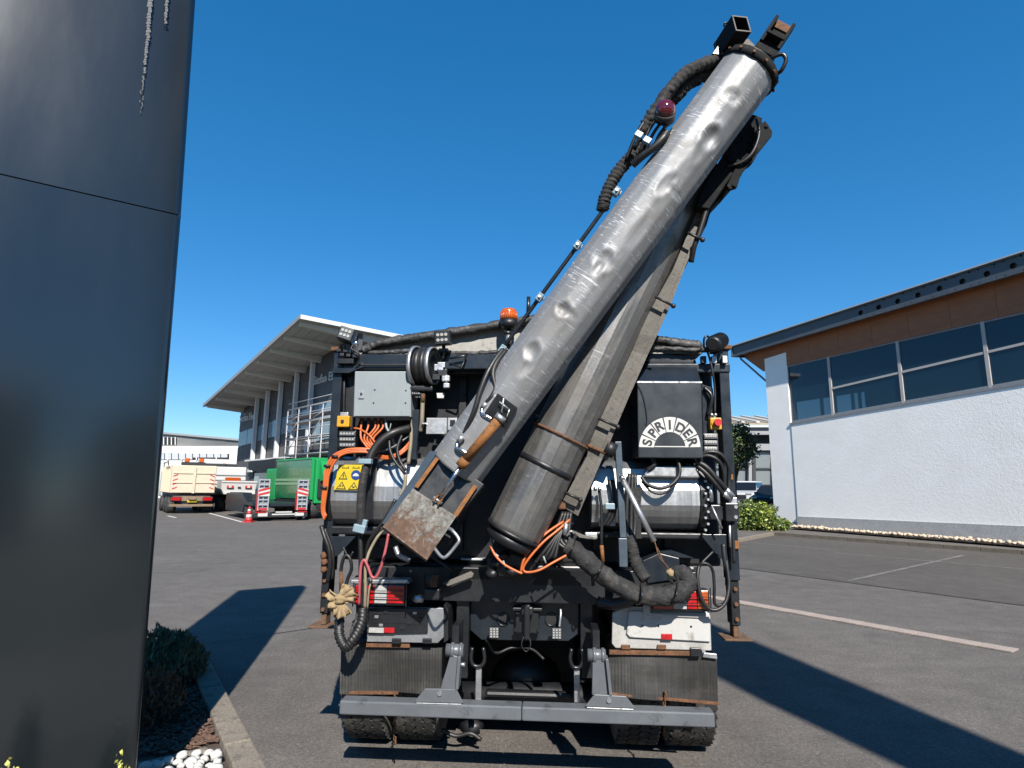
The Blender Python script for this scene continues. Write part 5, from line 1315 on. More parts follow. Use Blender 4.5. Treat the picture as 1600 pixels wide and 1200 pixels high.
# ---------------------------------------------------------------- boom: dented upper tube
def faceted(name, A, B, r, m, parent, sides, nl, sub, dents=(), phase=0, r1=None, soft=0):
    A, B = Vector(A), Vector(B); t = (B - A).normalized()
    vn = (CAM - (A + B) / 2); vn = (vn - t * vn.dot(t)).normalized(); sd = t.cross(vn)      # vn faces the viewer, sd to the side
    L = (B - A).length; n = sides * sub; vs = []; uvs = []
    poly = [(math.cos(2 * math.pi * (k + phase) / sides), math.sin(2 * math.pi * (k + phase) / sides)) for k in range(sides)]
    for i in range(nl + 1):
        f = i / nl; rr = r + ((r1 or r) - r) * f
        for j in range(n):
            k, g = divmod(j, sub); g /= sub
            x = poly[k][0] * (1 - g) + poly[(k + 1) % sides][0] * g; y = poly[k][1] * (1 - g) + poly[(k + 1) % sides][1] * g
            if soft:
                hyp = math.hypot(x, y); x += (x / hyp - x) * soft; y += (y / hyp - y) * soft
            p = A + t * (L * f) + (sd * x + vn * y) * rr
            push = 0
            for (df, ds, amp, sl, ss) in dents:       # along 0..1, side offset in radii, depth m, sizes
                if y > -.1:
                    e = (((f - df) * L / sl) ** 2 + ((x - ds) * r / ss) ** 2) * (1 + .55 * mnoise.noise(Vector((x * 7, f * 30, ds * 9))))
                    push += amp * (max(0, 1 - e * .45) ** 1.4 - .22 * math.exp(-(e - 2.6) ** 2 * .8))
            push += .0022 * mnoise.noise(Vector((x * 3, y * 3, f * 14)))
            vs.append(p - vn * push); uvs.append((j / n, f))
    b = MB(); fs_ = []; 
    for i in range(nl):
        for j in range(n): fs_.append((i * n + j, i * n + (j + 1) % n, (i + 1) * n + (j + 1) % n, (i + 1) * n + j))
    b.add(vs, fs_, True)
    # inner wall, so both ends are open pipes
    k0 = len(vs); inn = []
    for i in (0, nl):
        for j in range(n): inn.append(vs[i * n + j] + ((A if i == 0 else B) - vs[i * n + j]) * .04)
    for j in range(n): inn.append(A.lerp(B, .12) + (vs[j] - A) * .95)
    for j in range(n): inn.append(A.lerp(B, .88) + (vs[nl * n + j] - B) * .95)
    f2 = []
    for j in range(n):
        q = (j + 1) % n
        f2 += [(j, q, k0 + q, k0 + j), (nl * n + j, nl * n + q, k0 + n + q, k0 + n + j), (k0 + j, k0 + q, k0 + 2 * n + q, k0 + 2 * n + j), (k0 + n + j, k0 + n + q, k0 + 3 * n + q, k0 + 3 * n + j)]
    b.add(inn, []); b.f += [list(x) for x in f2]; b.sm += [True] * len(f2)
    b.f.append([k0 + 2 * n + j for j in range(n)]); b.sm.append(False); b.f.append([k0 + 3 * n + j for j in range(n)]); b.sm.append(False)
    o = b.build(name, m, parent); me = o.data
    uvl = me.uv_layers.new(name='UVMap'); lv = [0] * len(me.loops); me.loops.foreach_get('vertex_index', lv)
    dat = []
    for vi in lv: u = uvs[vi] if vi < len(uvs) else (0, 0); dat += [u[0], u[1]]
    uvl.data.foreach_set('uv', dat)
    sh = me.attributes.get('sharp_edge') or me.attributes.new('sharp_edge', 'BOOLEAN', 'EDGE'); val = [False] * len(me.edges)
    for e in me.edges:
        a, c = e.vertices
        if a < len(uvs) and c < len(uvs) and a % n == c % n and (a % n) % sub == 0 and not soft: val[e.index] = True
        if a >= len(uvs) or c >= len(uvs): val[e.index] = True
    sh.data.foreach_set('value', val)
    return o, t, vn, sd
A1, B1 = T(714, 731, 3.56), T(1171, 110, 3.2)
r1 = 45 * (pxm(A1) + pxm(B1)) / 2
def along(px, py):
    """place a photo point on tube 1 : fraction along the tube and side offset"""
    P0, P1 = Vector((714, 731)), Vector((1171, 110)); q = Vector((px, py)) - P0; D = (P1 - P0); f = q.dot(D) / D.length_squared
    s_ = q.dot(Vector((-D.y, D.x)).normalized()); return f, s_
rnd = random.Random(12); dents = []
for (px, py, a, l, s) in ((1100, 228, .034, .07, .05), (1093, 240, .016, .12, .04), (1032, 300, .02, .08, .035), (1047, 310, .012, .03, .06), (940, 412, .026, .06, .06), (932, 424, .018, .05, .03), (878, 484, .03, .045, .04), (886, 490, .012, .03, .07),
                          (832, 548, .03, .055, .05), (826, 570, .014, .08, .03), (1130, 170, .016, .05, .05), (1052, 335, .008, .03, .03), (990, 370, .008, .1, .05)):
    f, s_ = along(px, py); dents.append((f, s_ / 45, a, l, s))
TB1, t1, v1, s1_ = faceted('upper_boom_tube', A1, B1, r1, 'tube1', TR, 14, 200, 6, [(a_, b_, c_ * .6, d_ * .72, e_ * .72) for a_, b_, c_, d_, e_ in dents], .5, None, .3)
def P1(px, py, out=0.0):
    """point on the front of tube 1 under a photo point"""
    r_ = ray(px, py); m_ = A1; axis = t1; w0 = CAM - A1
    a_ = r_ - axis * r_.dot(axis); c_ = w0 - axis * w0.dot(axis); rad = r1 * .985 + out
    A_, B_, C_ = a_.dot(a_), 2 * a_.dot(c_), c_.dot(c_) - rad * rad; dsc = B_ * B_ - 4 * A_ * C_
    if dsc < 0: t_ = -B_ / (2 * A_)
    else: t_ = (-B_ - math.sqrt(dsc)) / (2 * A_)
    return CAM + r_ * t_
# collar and head at the top end
b = MB(); b.ring(B1 - t1 * .035, B1 + t1 * .012, r1 * .97, r1 * 1.05, 40); b.build('end_collar', 'matte', TB1)
for k in range(14):
    q = 2 * math.pi * k / 14; p = B1 - t1 * .012 + (s1_ * math.cos(q) + v1 * math.sin(q)) * r1 * 1.05
    b = MB(); b.tube([p, p + (p - (B1 - t1 * .012)).normalized() * .012], .009, 6); b.build('collar_bolt', 'rust', TB1)
b = MB(); b.tube([B1 + t1 * .013, B1 + t1 * .022], r1 * 1.0, 32); b.build('end_plate', 'black2', TB1)
def hollow_tube(name, c0, c1, wv, hv, th, m, parent):
    b = MB(); q = []
    for P in (c0, c1):
        for k in (1, 1 - th):
            q += [P + wv * k * sx + hv * k * sy for sx, sy in ((-1, -1), (1, -1), (1, 1), (-1, 1))]
    f = []
    for j in range(4):
        n_ = (j + 1) % 4
        f += [(j, n_, 8 + n_, 8 + j), (4 + j, 4 + n_, 12 + n_, 12 + j), (j, n_, 4 + n_, 4 + j), (8 + j, 8 + n_, 12 + n_, 12 + j)]
    b.add(q, f); return b.build(name, m, parent)
dT = 3.18
e0, e1 = T(1158.5, 37.5, dT - .13), T(1129, 82, dT + .06)
ax_ = (e0 - e1).normalized(); wv = (T(1172, 33, dT) - T(1145, 37, dT)); wv = (wv - ax_ * wv.dot(ax_)).normalized(); hv = ax_.cross(wv)
hd = hollow_tube('locking_box_tube', e1, e0, wv * 13.5 * pxm(e0), hv * 15 * pxm(e0), .16, 'matte', TB1)
rim_ = hollow_tube('tube_rim', e0 - ax_ * .002, e0 + ax_ * .003, wv * 13.6 * pxm(e0), hv * 15.1 * pxm(e0), .14, 'greybeam', hd)
b = MB(); b.slab([e1 + wv * .05 - hv * .056 , e1 - wv * .05 - hv * .056, e1 - wv * .05 + hv * .056, e1 + wv * .05 + hv * .056], ax_ * .02); b.build('tube_plug', 'gap', hd)
tslab('head_plate', [(1150, 82), (1163, 62), (1170, 60), (1196, 90), (1190, 100)], 3.16, .03, 'greybeam', TB1, .003)
tslab('head_plate', [(1112, 84), (1128, 62), (1150, 74), (1140, 88)], 3.19, .12, 'black', TB1, .004)
c0, c1 = T(1196, 82, 3.2), T(1222, 43, 3.2); ax2 = (c1 - c0).normalized(); w2 = (T(1236, 51, 3.2) - T(1212, 34, 3.2)); w2 = (w2 - ax2 * w2.dot(ax2)); hw2 = w2.normalized(); h2 = ax2.cross(hw2)
uch = MB(); k_ = pxm(c0)
uch.box((c0 + c1) / 2, (31 * k_, 9 * k_, 46 * k_), (hw2, h2, ax2)); uch = uch.build('fork_head', 'matte', TB1, .004)
for sgn in (-1, 1):
    b = MB(); b.box((c0 + c1) / 2 + hw2 * sgn * 14.5 * k_ + h2 * -8 * k_ + ax2 * (2 * k_), (5 * k_, 16 * k_, 50 * k_), (hw2, h2, ax2)); b.build('fork_cheek', 'matte', uch, .003)
b = MB(); b.box(c1 + ax2 * -4 * k_ + h2 * -5 * k_, (28 * k_, 4 * k_, 14 * k_), (hw2, h2, ax2)); b.build('fork_tip', 'rust', uch, .003)
b = MB(); b.box(c0 + ax2 * 20 * k_ + h2 * -7 * k_, (30 * k_, 22 * k_, 5 * k_), (hw2, h2, ax2)); b.build('fork_rib', 'matte', uch, .003)
b = MB(); b.box(c0 - ax2 * 6 * k_, (36 * k_, 28 * k_, 12 * k_), (hw2, h2, ax2)); b.build('fork_base', 'matte', uch, .004)
tt('hoop', [(1205, 98, 3.14), (1207, 90, 3.1), (1222, 85, 3.08), (1228, 94, 3.08), (1221, 110, 3.1), (1213, 116, 3.14)], 3.2, 'black', TB1)
tt('hook', [(1131, 42, 3.16), (1133, 36, 3.15), (1141, 37, 3.16)], 1.6, 'black', TB1)
# hose sleeve, red dome, hydraulic couplings on the left side
rough_tube('hose_sleeve', [(1136, 92, 3.24), (1108, 97, 3.22), (1075, 112, 3.2), (1048, 138, 3.2), (1022, 176, 3.22), (1002, 208, 3.25)], 9.5, 'cloth', TB1, .3, fold=.1, seed=3)
rough_tube('hose_sleeve', [(1128, 104, 3.3), (1100, 118, 3.28), (1075, 132, 3.27), (1058, 150, 3.27), (1046, 158, 3.27)], 9, 'cloth', TB1, .3, fold=.1, seed=4)
rough_tube('hose_sleeve', [(1006, 222, 3.3), (985, 246, 3.3), (966, 268, 3.31), (952, 292, 3.33), (943, 318, 3.35), (941, 330, 3.36)], 9.5, 'cloth', TB1, .2, fold=.12, seed=6)
for x0, y0, x1, y1 in ((1030, 165, 992, 232), (1036, 172, 1000, 238), (1042, 180, 1008, 240), (1050, 186, 1020, 236), (1022, 168, 978, 250)): tt('hydraulic_hose', [(x0, y0, 3.22), ((x0 + x1) / 2 - 5, (y0 + y1) / 2, 3.22), (x1, y1, 3.26)], 2.6, 'rubber', TB1)
tt('corrugated_hose', [(988, 258, 3.24), (1004, 244, 3.2), (1022, 230, 3.17), (1036, 216, 3.16), (1041, 208, 3.18)], 6, 'rubber', TB1, ring=.13, n=12)
for x, y in ((998, 211), (1011, 220)):
    b = MB(); b.box(T(x, y, 3.16), (12 * pxm(T(x, y, 3.16)), .03, 10 * pxm(T(x, y, 3.16))), (hw2, TF, ax2)); b.build('hose_clamp', 'clamp', TB1, .003)
p = T(1040, 171, 3.12); rr = 16 * pxm(p)
dm = MB(); dm.tube([p + TF * .05 + UP * -.03, p + TF * .005 + UP * -.012], rr * 1.02, 24); dm = dm.build('marker_lamp', 'black', TB1)
b = MB(); b.ball(p, rr, 24, 16, (1, .8, 1)); b.build('red_dome', 'lensdr', dm)
b = MB(); b.tube([p + UP * -.02 + TX * .0 + TF * .03, p - UP * .075 + TX * .01 + TF * .05], .02, 10); b.build('lamp_stem', 'black', dm)
# straight steel pipe with clamps along the left edge
pp = [(963, 300, 3.33), (902, 384, 3.39), (843, 465, 3.45), (785, 546, 3.5)]
tt('hydraulic_pipe', [(950, 318, 3.34), (902, 384.5, 3.39), (843, 465, 3.45), (788, 541, 3.5)], 3.4, 'black', TB1)
for x, y, d in pp:
    p = T(x, y, d - .02); k_ = pxm(p); c_ = MB(); c_.box(p, (13 * k_, .04, 9 * k_), (t1, TF, s1_)); c_ = c_.build('pipe_clamp', 'clamp', TB1, .003)
    b = MB(); b.box(p + s1_ * 0 + TX * 5 * k_ + TF * .012, (6 * k_, .02, 5 * k_), (t1, TF, s1_)); b.build('clamp_foot', 'alu', c_)
    cyl('clamp_bolt', p - TF * .02 - s1_ * 0, p - TF * .032, 2.2 * k_, 'alu', c_, 6)
tt('hydraulic_hose', [(786, 546, 3.46), (775, 560, 3.42), (762, 582, 3.38), (750, 612, 3.36), (740, 645, 3.36), (724, 681, 3.4)], 4.2, 'rubber', TB1)
tt('hydraulic_hose', [(790, 548, 3.46), (776, 566, 3.4), (770, 584, 3.37), (774, 606, 3.36), (769, 619, 3.35), (761, 629, 3.36)], 4, 'rubber', TB1)
for (x, y, x2, y2) in ((760, 630, 754, 638), (723, 682, 716, 690)): tt('hose_ferrule', [(x, y, 3.35), (x2, y2, 3.36)], 4.6, 'alu', TB1)
tt('hose_elbow', [(754, 638, 3.36), (753, 646, 3.35), (760, 650, 3.34), (768, 655, 3.34)], 3.2, 'chrome', TB1); tt('hose_elbow', [(715, 691, 3.37), (714, 699, 3.36), (722, 704, 3.35), (730, 709, 3.35)], 3.2, 'chrome', TB1)
# locking plate and rusty cylinder on the front of the tube
pts = [P1(x, y, .012) for x, y in ((778, 614), (809, 637), (790, 670), (757, 645))]; nn = (pts[1] - pts[0]).cross(pts[3] - pts[0]).normalized()
if nn.dot(CAM - pts[0]) < 0: nn = -nn
b = MB(); b.slab([p + nn * .012 for p in pts], -nn * .022); lp = b.build('locking_plate', 'black', TB1, .003)
for (a, c) in (((780, 628), (796, 640)), ((787, 622), (784, 645)), ((796, 640), (792, 652))): 
    b = MB(); b.tube([P1(*a, .035), P1(*c, .035)], .005, 6); b.build('latch_rod', 'alu', lp)
cyA, cyB = P1(779, 656, .055), P1(728, 718, .055)
cyl('cylinder_barrel', cyA, cyB, 7.5 * pxm(cyA), 'rusto', TB1, 16); cyl('cylinder_cap', cyA, cyA + (cyA - cyB).normalized() * .03, 9 * pxm(cyA), 'alu', TB1, 14)
cyl('cylinder_gland', cyB, cyB + (cyB - cyA).normalized() * .05, 8.5 * pxm(cyA), 'rusto', TB1, 14)
dA = (cyB - cyA).normalized(); rodE = T(686, 779, 3.36); cyl('piston_rod', cyB + dA * .04, rodE, 3.2 * pxm(cyA), 'chrome', TB1, 12)
for s in (-1, 1):
    b = MB(); b.box(rodE + dA * .01 + s1_ * s * .016, (.035, .008, .03), (dA, s1_, v1)); b.build('clevis', 'rusto', TB1)
cyl('clevis_pin', rodE - s1_ * .03 + dA * .012, rodE + s1_ * .03 + dA * .012, .009, 'alu', TB1, 10)
# telescopic discharge box below the tube with the rusty end plate
def tq(name, pts, th, m, parent, bev=0):
    P = [T(*p) for p in pts]; n_ = (P[1] - P[0]).cross(P[-1] - P[0]).normalized()
    if n_.dot(CAM - P[0]) < 0: n_ = -n_
    b = MB(); b.slab(P, -n_ * th); return b.build(name, m, parent, bev)
bx = tq('discharge_box', [(683, 706, 3.46), (757, 757, 3.46), (713, 812, 3.42), (642, 766, 3.42)], .26, 'black', TB1, .006)
tq('box_side', [(672, 704, 3.5), (683, 706, 3.46), (606, 824, 3.38), (597, 817, 3.42)], .02, 'steelblue', bx)
tq('slide_rail', [(681, 714, 3.42), (686, 717, 3.42), (653, 763, 3.39), (647, 760, 3.39)], .02, 'rusto', bx, .002)
tq('slide_rail', [(740, 757, 3.42), (746, 760, 3.42), (714, 808, 3.39), (708, 804, 3.39)], .02, 'rusto', bx, .002)
ep = tq('end_plate', [(645, 763, 3.38), (713, 807, 3.38), (667, 875, 3.35), (598, 823, 3.35)], .012, 'rustplate', bx, .002)
tq('plate_lip', [(598, 823, 3.345), (667, 875, 3.345), (666, 878, 3.36), (597, 826, 3.36)], .05, 'rustplate', bx)
tt('pull_handle', [(702, 826, 3.36), (707, 829, 3.32), (717, 843, 3.3), (712, 853, 3.3), (698, 869, 3.3), (690, 870, 3.31), (679, 857, 3.35)], 2.7, 'alu', bx)
tq('box_back', [(672, 770, 3.6), (748, 765, 3.6), (700, 850, 3.55), (640, 822, 3.55)], .06, 'black2', bx)

# ---------------------------------------------------------------- lower boom tube
A2, B2 = T(803, 833, 3.76), T(1082, 255, 3.64); r2 = 45 * pxm(A2)
TB2, t2, v2, s2_ = faceted('lower_boom_tube', A2, B2, r2, 'tube2', TR, 18, 60, 3, (), .25)
b = MB(); b.ring(A2 - t2 * .004, A2 + t2 * .016, r2 * .93, r2 * 1.02, 40); b.build('end_rim', 'black2', TB2)
def P2(px, py, out=0.0):
    r_ = ray(px, py); w0 = CAM - A2; a_ = r_ - t2 * r_.dot(t2); c_ = w0 - t2 * w0.dot(t2); rad = r2 * .99 + out
    A_, B_, C_ = a_.dot(a_), 2 * a_.dot(c_), c_.dot(c_) - rad * rad; dsc = max(0, B_ * B_ - 4 * A_ * C_)
    return CAM + r_ * ((-B_ - math.sqrt(dsc)) / (2 * A_))
fc = (P2(882, 682) - A2).dot(t2); fb = (P2(840, 722) - A2).dot(t2)
b = MB(); b.ring(A2 + t2 * (fc - .008), A2 + t2 * (fc + .008), r2 * .985, r2 * 1.05, 36); cl = b.build('clamp_ring', 'rust', TB2)
b = MB(); b.ring(A2 + t2 * (fb - .018), A2 + t2 * (fb + .018), r2 * .99, r2 * 1.006, 36); b.build('worn_band', 'black2', TB2)
for sgn, px, py, rp_ in ((-1, 839, 658, 9), (1, 953, 702, 12)):
    p = T(px, py, 3.74); k_ = pxm(p)
    b = MB(); b.tube([p - s2_ * rp_ * k_ * .7 * sgn, p + s2_ * rp_ * k_ * .7 * sgn], rp_ * k_, 18); b.build('roller', 'rubber', cl)
b = MB(); q0, q1 = T(915, 694, 3.72), T(946, 708, 3.72); b.tube([q0, q1], .012, 8); b.build('roller_axle', 'rust', cl)
tbox('roller_bracket', 916, 690, 934, 706, 3.74, .05, 'rusto', cl)
b = MB(); q0, q1 = T(846, 664, 3.7), T(870, 674, 3.68); b.tube([q0, q1], .012, 8); b.build('roller_axle', 'rust', cl)
# swivel foot below the tube
b = MB(); b.ring(A2 - t2 * .07, A2 - t2 * .006, r2 * .8, r2 * .92, 30); b.build('swivel_ring', 'black2', TB2)
tslab('swivel_foot', [(757, 868), (800, 858), (842, 872), (838, 895), (800, 905), (762, 900)], 3.8, .3, 'black2', TB2, .03)
for x, y in ((776, 880), (800, 893), (770, 896), (786, 868)):
    b = MB(); b.ball(T(x, y, 3.78), .035, 9, 7, (1.2, 1, .8), .4, 3); b.build('grease_cap', 'black2', TB2)
tt('drain_rod', [(768, 838, 3.72), (768, 852, 3.7), (772, 862, 3.7), (779, 870, 3.7)], 2.4, 'alu', TB2)

# ---------------------------------------------------------------- cement dusted boom beam to the right
Lp = [(875, 789), (886, 771), (917, 713), (925, 680), (955, 615), (985, 547), (997, 522), (1027, 465), (1052, 420), (1087, 335), (1096, 312)]
Rp = [(903, 806), (912, 784), (941, 716), (953, 690), (979, 628), (1011, 556), (1025, 527), (1047, 478), (1069, 420), (1110, 322), (1118, 300)]
dd_ = lambda i: 3.8 - .28 * i / 10
bm_ = None
for i in range(10):
    g = .35 if i in (2,) else 0
    a, c = (Lp[i], Rp[i]), (Lp[i + 1], Rp[i + 1]); d0, d1 = dd_(i), dd_(i + 1)
    P = [T(*a[0], d0), T(*a[1], d0), T(*c[1], d1), T(*c[0], d1)]
    b = MB(); b.slab(P, TF * .1); o = b.build('boom_beam' if bm_ is None else 'beam_section', 'greybeam', TR if bm_ is None else bm_)
    if bm_ is None: bm_ = o
    f = .74
    Q = [P[0].lerp(P[1], f) - TF * .003, P[1] - TF * .003, P[2] - TF * .003, P[3].lerp(P[2], f) - TF * .003]
    b = MB(); b.slab([q - TF * .018 for q in Q], TF * .02); b.build('beam_flange', 'greybeam', bm_)
for (x0, y0, x1, y1, d) in ((1025, 464, 1050, 477, 3.98), (1075, 364, 1096, 374, 4.05), (936, 654, 963, 666, 3.85), (884, 770, 905, 780, 3.8)):
    d = dd_(max(0, min(10, (800 - y1) / 49.0))) - .02; p, q = T(x0, y0, d - .05), T(x1, y1, d - .05); b = MB(); b.tube([p - (q - p) * .05, q + (q - p) * .06], .009, 8); st_ = b.build('cable_tie', 'rubber', bm_)
    b = MB(); b.ball(q + (q - p) * .08, .016, 8, 6); b.build('tie_buckle', 'rubber', st_)
tt('beam_hose', [(1112, 300, 3.48), (1094, 360, 3.5), (1085, 385, 3.52), (1080, 410, 3.56)], 4, 'rubber', bm_)
for x, y in ((1002, 512), (1000, 520)):
    b = MB(); b.ball(T(x, y, 3.78), .018, 8, 6, (1, 1, 1.3), .4); b.build('hose_fitting', 'rust', bm_)
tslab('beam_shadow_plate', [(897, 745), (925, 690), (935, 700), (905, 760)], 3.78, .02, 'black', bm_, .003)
tbox('hinge_block', 872, 782, 884, 796, 3.77, .08, 'rust', bm_, .01)
tslab('beam_foot', [(870, 790), (900, 806), (896, 822), (876, 812)], 3.84, .1, 'black2', bm_, .01)
# knuckle with chain wheel right of the upper tube
kn = tslab('knuckle', [(1182, 178), (1192, 190), (1190, 215), (1160, 262), (1138, 296), (1118, 286), (1145, 240)], 3.5, .2, 'matte', TR, .01)
tslab('knuckle_plate', [(1196, 188), (1207, 205), (1206, 212), (1158, 272), (1152, 292), (1140, 296), (1136, 290), (1160, 240), (1186, 196)], 3.44, .03, 'matte', kn, .004)
p = T(1160, 232, 3.42); k_ = pxm(p)
for rr_, th, dy in ((40, .02, 0), (31, .06, -.02)):
    pass
b = MB()
for i in range(30):
    a = 2 * math.pi * i / 30; a2 = a + .12
    b.add([p + (TX * math.cos(a) * .55 + ax_ * math.sin(a)) * 36 * k_, p + (TX * math.cos(a2) * .55 + ax_ * math.sin(a2)) * 36 * k_, p + (TX * math.cos(a2) * .55 + ax_ * math.sin(a2)) * 41 * k_, p + (TX * math.cos(a) * .55 + ax_ * math.sin(a)) * 41 * k_], [(0, 1, 2, 3)])
cw = MB(); cw.tube([p + TF * .02, p + TF * .09], 25 * k_, 30)
cw.build('slewing_ring', 'matte', kn)
for i in range(9):
    a = i * .7; q = p + (TX * math.cos(a) * .8 + UP * math.sin(a)) * 22 * k_
    cyl('ring_bolt', q + TF * .005, q + TF * .025, .011, 'matte', kn, 6)
tt('knuckle_hose', [(1182, 186, 3.42), (1186, 210, 3.4), (1176, 238, 3.4), (1158, 254, 3.42), (1136, 260, 3.45)], 2.6, 'rubber', kn)
tslab('knuckle_arm', [(1150, 262), (1160, 272), (1134, 302), (1108, 330), (1096, 322), (1120, 290)], 3.62, .14, 'matte', kn, .008)
tslab('knuckle_arm', [(1098, 318), (1112, 326), (1104, 352), (1070, 420), (1058, 418), (1082, 350)], 3.6, .05, 'matte', kn, .006)
for x, y in ((1198, 196), (1147, 288), (1185, 212), (1172, 232)): disc('bolt', x, y, 3.43, 3, .012, 'matte', kn, 6)
tslab('inner_beam', [(1098, 296), (1102, 318), (1056, 420), (1031, 468), (1001, 526), (959, 618), (929, 684), (912, 675), (975, 525), (1050, 345)], 3.74, .1, 'black', TR)
tslab('knuckle_web', [(1140, 225), (1176, 178), (1192, 184), (1152, 262), (1108, 326), (1088, 322), (1100, 290)], 3.46, .08, 'matte', kn, .006)

# ---------------------------------------------------------------- stainless drums (spreader troughs)
def drum(name, x0, x1, prof, d0, m, parent=None, capL=None, capR=None):
    """prof: (photo y, depth offset) round the outside, seen at x mid"""
    xm = (x0 + x1) / 2; pts = []
    for y, o in prof: pts.append((d0 + o, tl(xm, y, d0 + o)[1]))
    lx0, lx1 = tl(x0, prof[len(prof) // 2][0], d0)[0], tl(x1, prof[len(prof) // 2][0], d0)[0]
    n = len(pts); NX = 14; vs = []; 
    for i in range(NX + 1):
        for (dd, z) in pts: vs.append(TL(lx0 + (lx1 - lx0) * i / NX, dd + .002 * mnoise.noise(Vector((i * .5, z * 4, x0))), z))
    b = MB(); b.add(vs, [(i * n + j, i * n + (j + 1) % n, (i + 1) * n + (j + 1) % n, (i + 1) * n + j) for i in range(NX) for j in range(n)] + [tuple(range(n)), tuple(range(NX * n, NX * n + n))])
    o = b.build(name, m, par(parent)); me = o.data; uv = me.uv_layers.new(name='UVMap')
    lv = [0] * len(me.loops); me.loops.foreach_get('vertex_index', lv); dat = []
    for vi in lv: dat += [(vi // n) / NX * .4, (vi % n) / n * .4]
    uv.data.foreach_set('uv', dat); return o, lx0, lx1, pts
PROF = [(714, .16), (717, .08), (727, .02), (760, -.01), (783, -.012), (791, .0), (801, .02), (811, .05), (818, .09), (822, .15), (822, .35), (714, .35)]
d1, a0, a1, pp_ = drum('left_drum'.replace('left_', 'spreader_'), 516, 668, PROF, 3.9, 'drum')
def endcap(lx, th, pts, grow, m, parent, name='drum_end'):
    zc = sum(z for _, z in pts) / len(pts); dc = sum(d for d, _ in pts) / len(pts)
    P = [TL(lx, dc + (d - dc) * grow, zc + (z - zc) * grow) for d, z in pts]; b = MB(); b.slab(P, TX * th); return b.build(name, m, parent, .004)
endcap(a0 - .045, .043, pp_, 1.09, 'black', d1)
PR2 = [(y + 6, o) for y, o in PROF]
d2, a0, a1, pp2 = drum('spreader_drum', 925, 1094, PR2, 3.9, 'drum')
ec = endcap(a1 + .002, .045, pp2, 1.1, 'black', d2)
for k in range(9):
    y = 752 + k * 9.5; p = T(1102 + (4 if k % 2 else 0), y, 3.86); b = MB(); b.tube([p + TF * .02, p - TF * .012], .008, 7); b.build('end_bolt', 'alu', ec)
tslab('drum_strap', [(575, 716), (590, 716), (583, 770), (582, 812), (570, 812), (571, 770)], 3.86, .015, 'black', d1, .003)
tslab('inlet_cover', [(1012, 728), (1088, 728), (1094, 747), (1006, 745)], 3.85, .1, 'anth' if False else 'alu', d2, .01)
tbox('trough_bottom', 512, 823, 668, 836, 3.95, .25, 'black2', bev=.01); tbox('trough_bottom', 925, 832, 1105, 842, 3.95, .25, 'black2', bev=.01)
for px, ly in ((965, 0),): tbox('outlet_wall', 936, 745, 961, 822, 3.92, .15, 'alu', bev=.004)
tslab('gusset', [(516, 838), (556, 838), (528, 868), (516, 872)], 3.93, .01, 'navy', bev=.002); tslab('gusset', [(1094, 835), (1136, 835), (1136, 876), (1124, 872)], 3.93, .01, 'navy', bev=.002)
# side arm with box on the right
tbox('side_arm', 1100, 789, 1137, 812, 3.9, .09, 'black', bev=.005); ab = tbox('arm_end', 1134, 786, 1155, 815, 3.86, .12, 'black', bev=.006)
for y in (792, 808): disc('bolt', 1150, y, 3.855, 3, .01, 'alu', ab, 6)
tt('arm_rod', [(1112, 790, 3.85), (1128, 826, 3.84)], 1.6, 'alu')
tbox('valve_fitting', 1139, 777, 1152, 787, 3.88, .05, 'alu', bev=.004)

# ---------------------------------------------------------------- control box, warning plate, lamps
cb = tslab('control_box', [(554.5, 580), (642, 580), (642, 651.5), (552, 651.5)], 3.82, .2, 'ctrl', bev=.004)
tslab('box_door', [(556, 581.5), (640, 581.5), (640, 650), (553.5, 650)], 3.815, .004, 'ctrl', cb, .0015)
tbox('lock', 560, 611, 568.5, 622.5, 3.807, .008, 'alu', cb, .001); disc('lock_core', 564.2, 615.5, 3.803, 2, .005, 'ink', cb, 12)
for x, y in ((585.5, 609), (583.5, 629.5), (634, 610), (633.5, 629.5)): disc('screw', x, y, 3.812, 1.3, .004, 'ink', cb, 10)
for x in (566, 576, 586, 596, 603, 612): cyl('cable_gland', T(x, 652, 3.9), T(x, 657, 3.9), .012, 'black2' if x < 600 else 'ctrl', cb, 10)
sg = tslab('warning_plate', [(529, 726), (568, 726), (563, 766.5), (521.5, 765)], 3.868, .006, 'signy')
def sp(u, v):
    """sign plane: u,v 0..1 from the top left"""
    a, b_, c, d = (529, 726), (568, 726), (563, 766.5), (521.5, 765)
    return (a[0] * (1 - u) * (1 - v) + b_[0] * u * (1 - v) + c[0] * u * v + d[0] * (1 - u) * v, a[1] * (1 - u) * (1 - v) + b_[1] * u * (1 - v) + c[1] * u * v + d[1] * (1 - u) * v)
def tri(u, v, w, h):
    o = tslab('warning_triangle', [sp(u, v - h), sp(u + w, v + h), sp(u - w, v + h)], 3.8655, .002, 'ink', sg)
    tslab('triangle_field', [sp(u, v - h * .66), sp(u + w * .72, v + h * .8), sp(u - w * .72, v + h * .8)], 3.8645, .0015, 'signy', sg)
tri(.27, .42, .17, .16); tri(.26, .82, .19, .15); tri(.72, .83, .19, .15)
for u in (.3, .72): tslab('torn_triangle', [sp(u - .1, .06), sp(u + .1, .06), sp(u + .15, .14), sp(u - .15, .14)], 3.8655, .002, 'ink', sg); tslab('triangle_field', [sp(u - .08, .06), sp(u + .08, .06), sp(u + .11, .12), sp(u - .11, .12)], 3.8645, .0015, 'signy', sg)
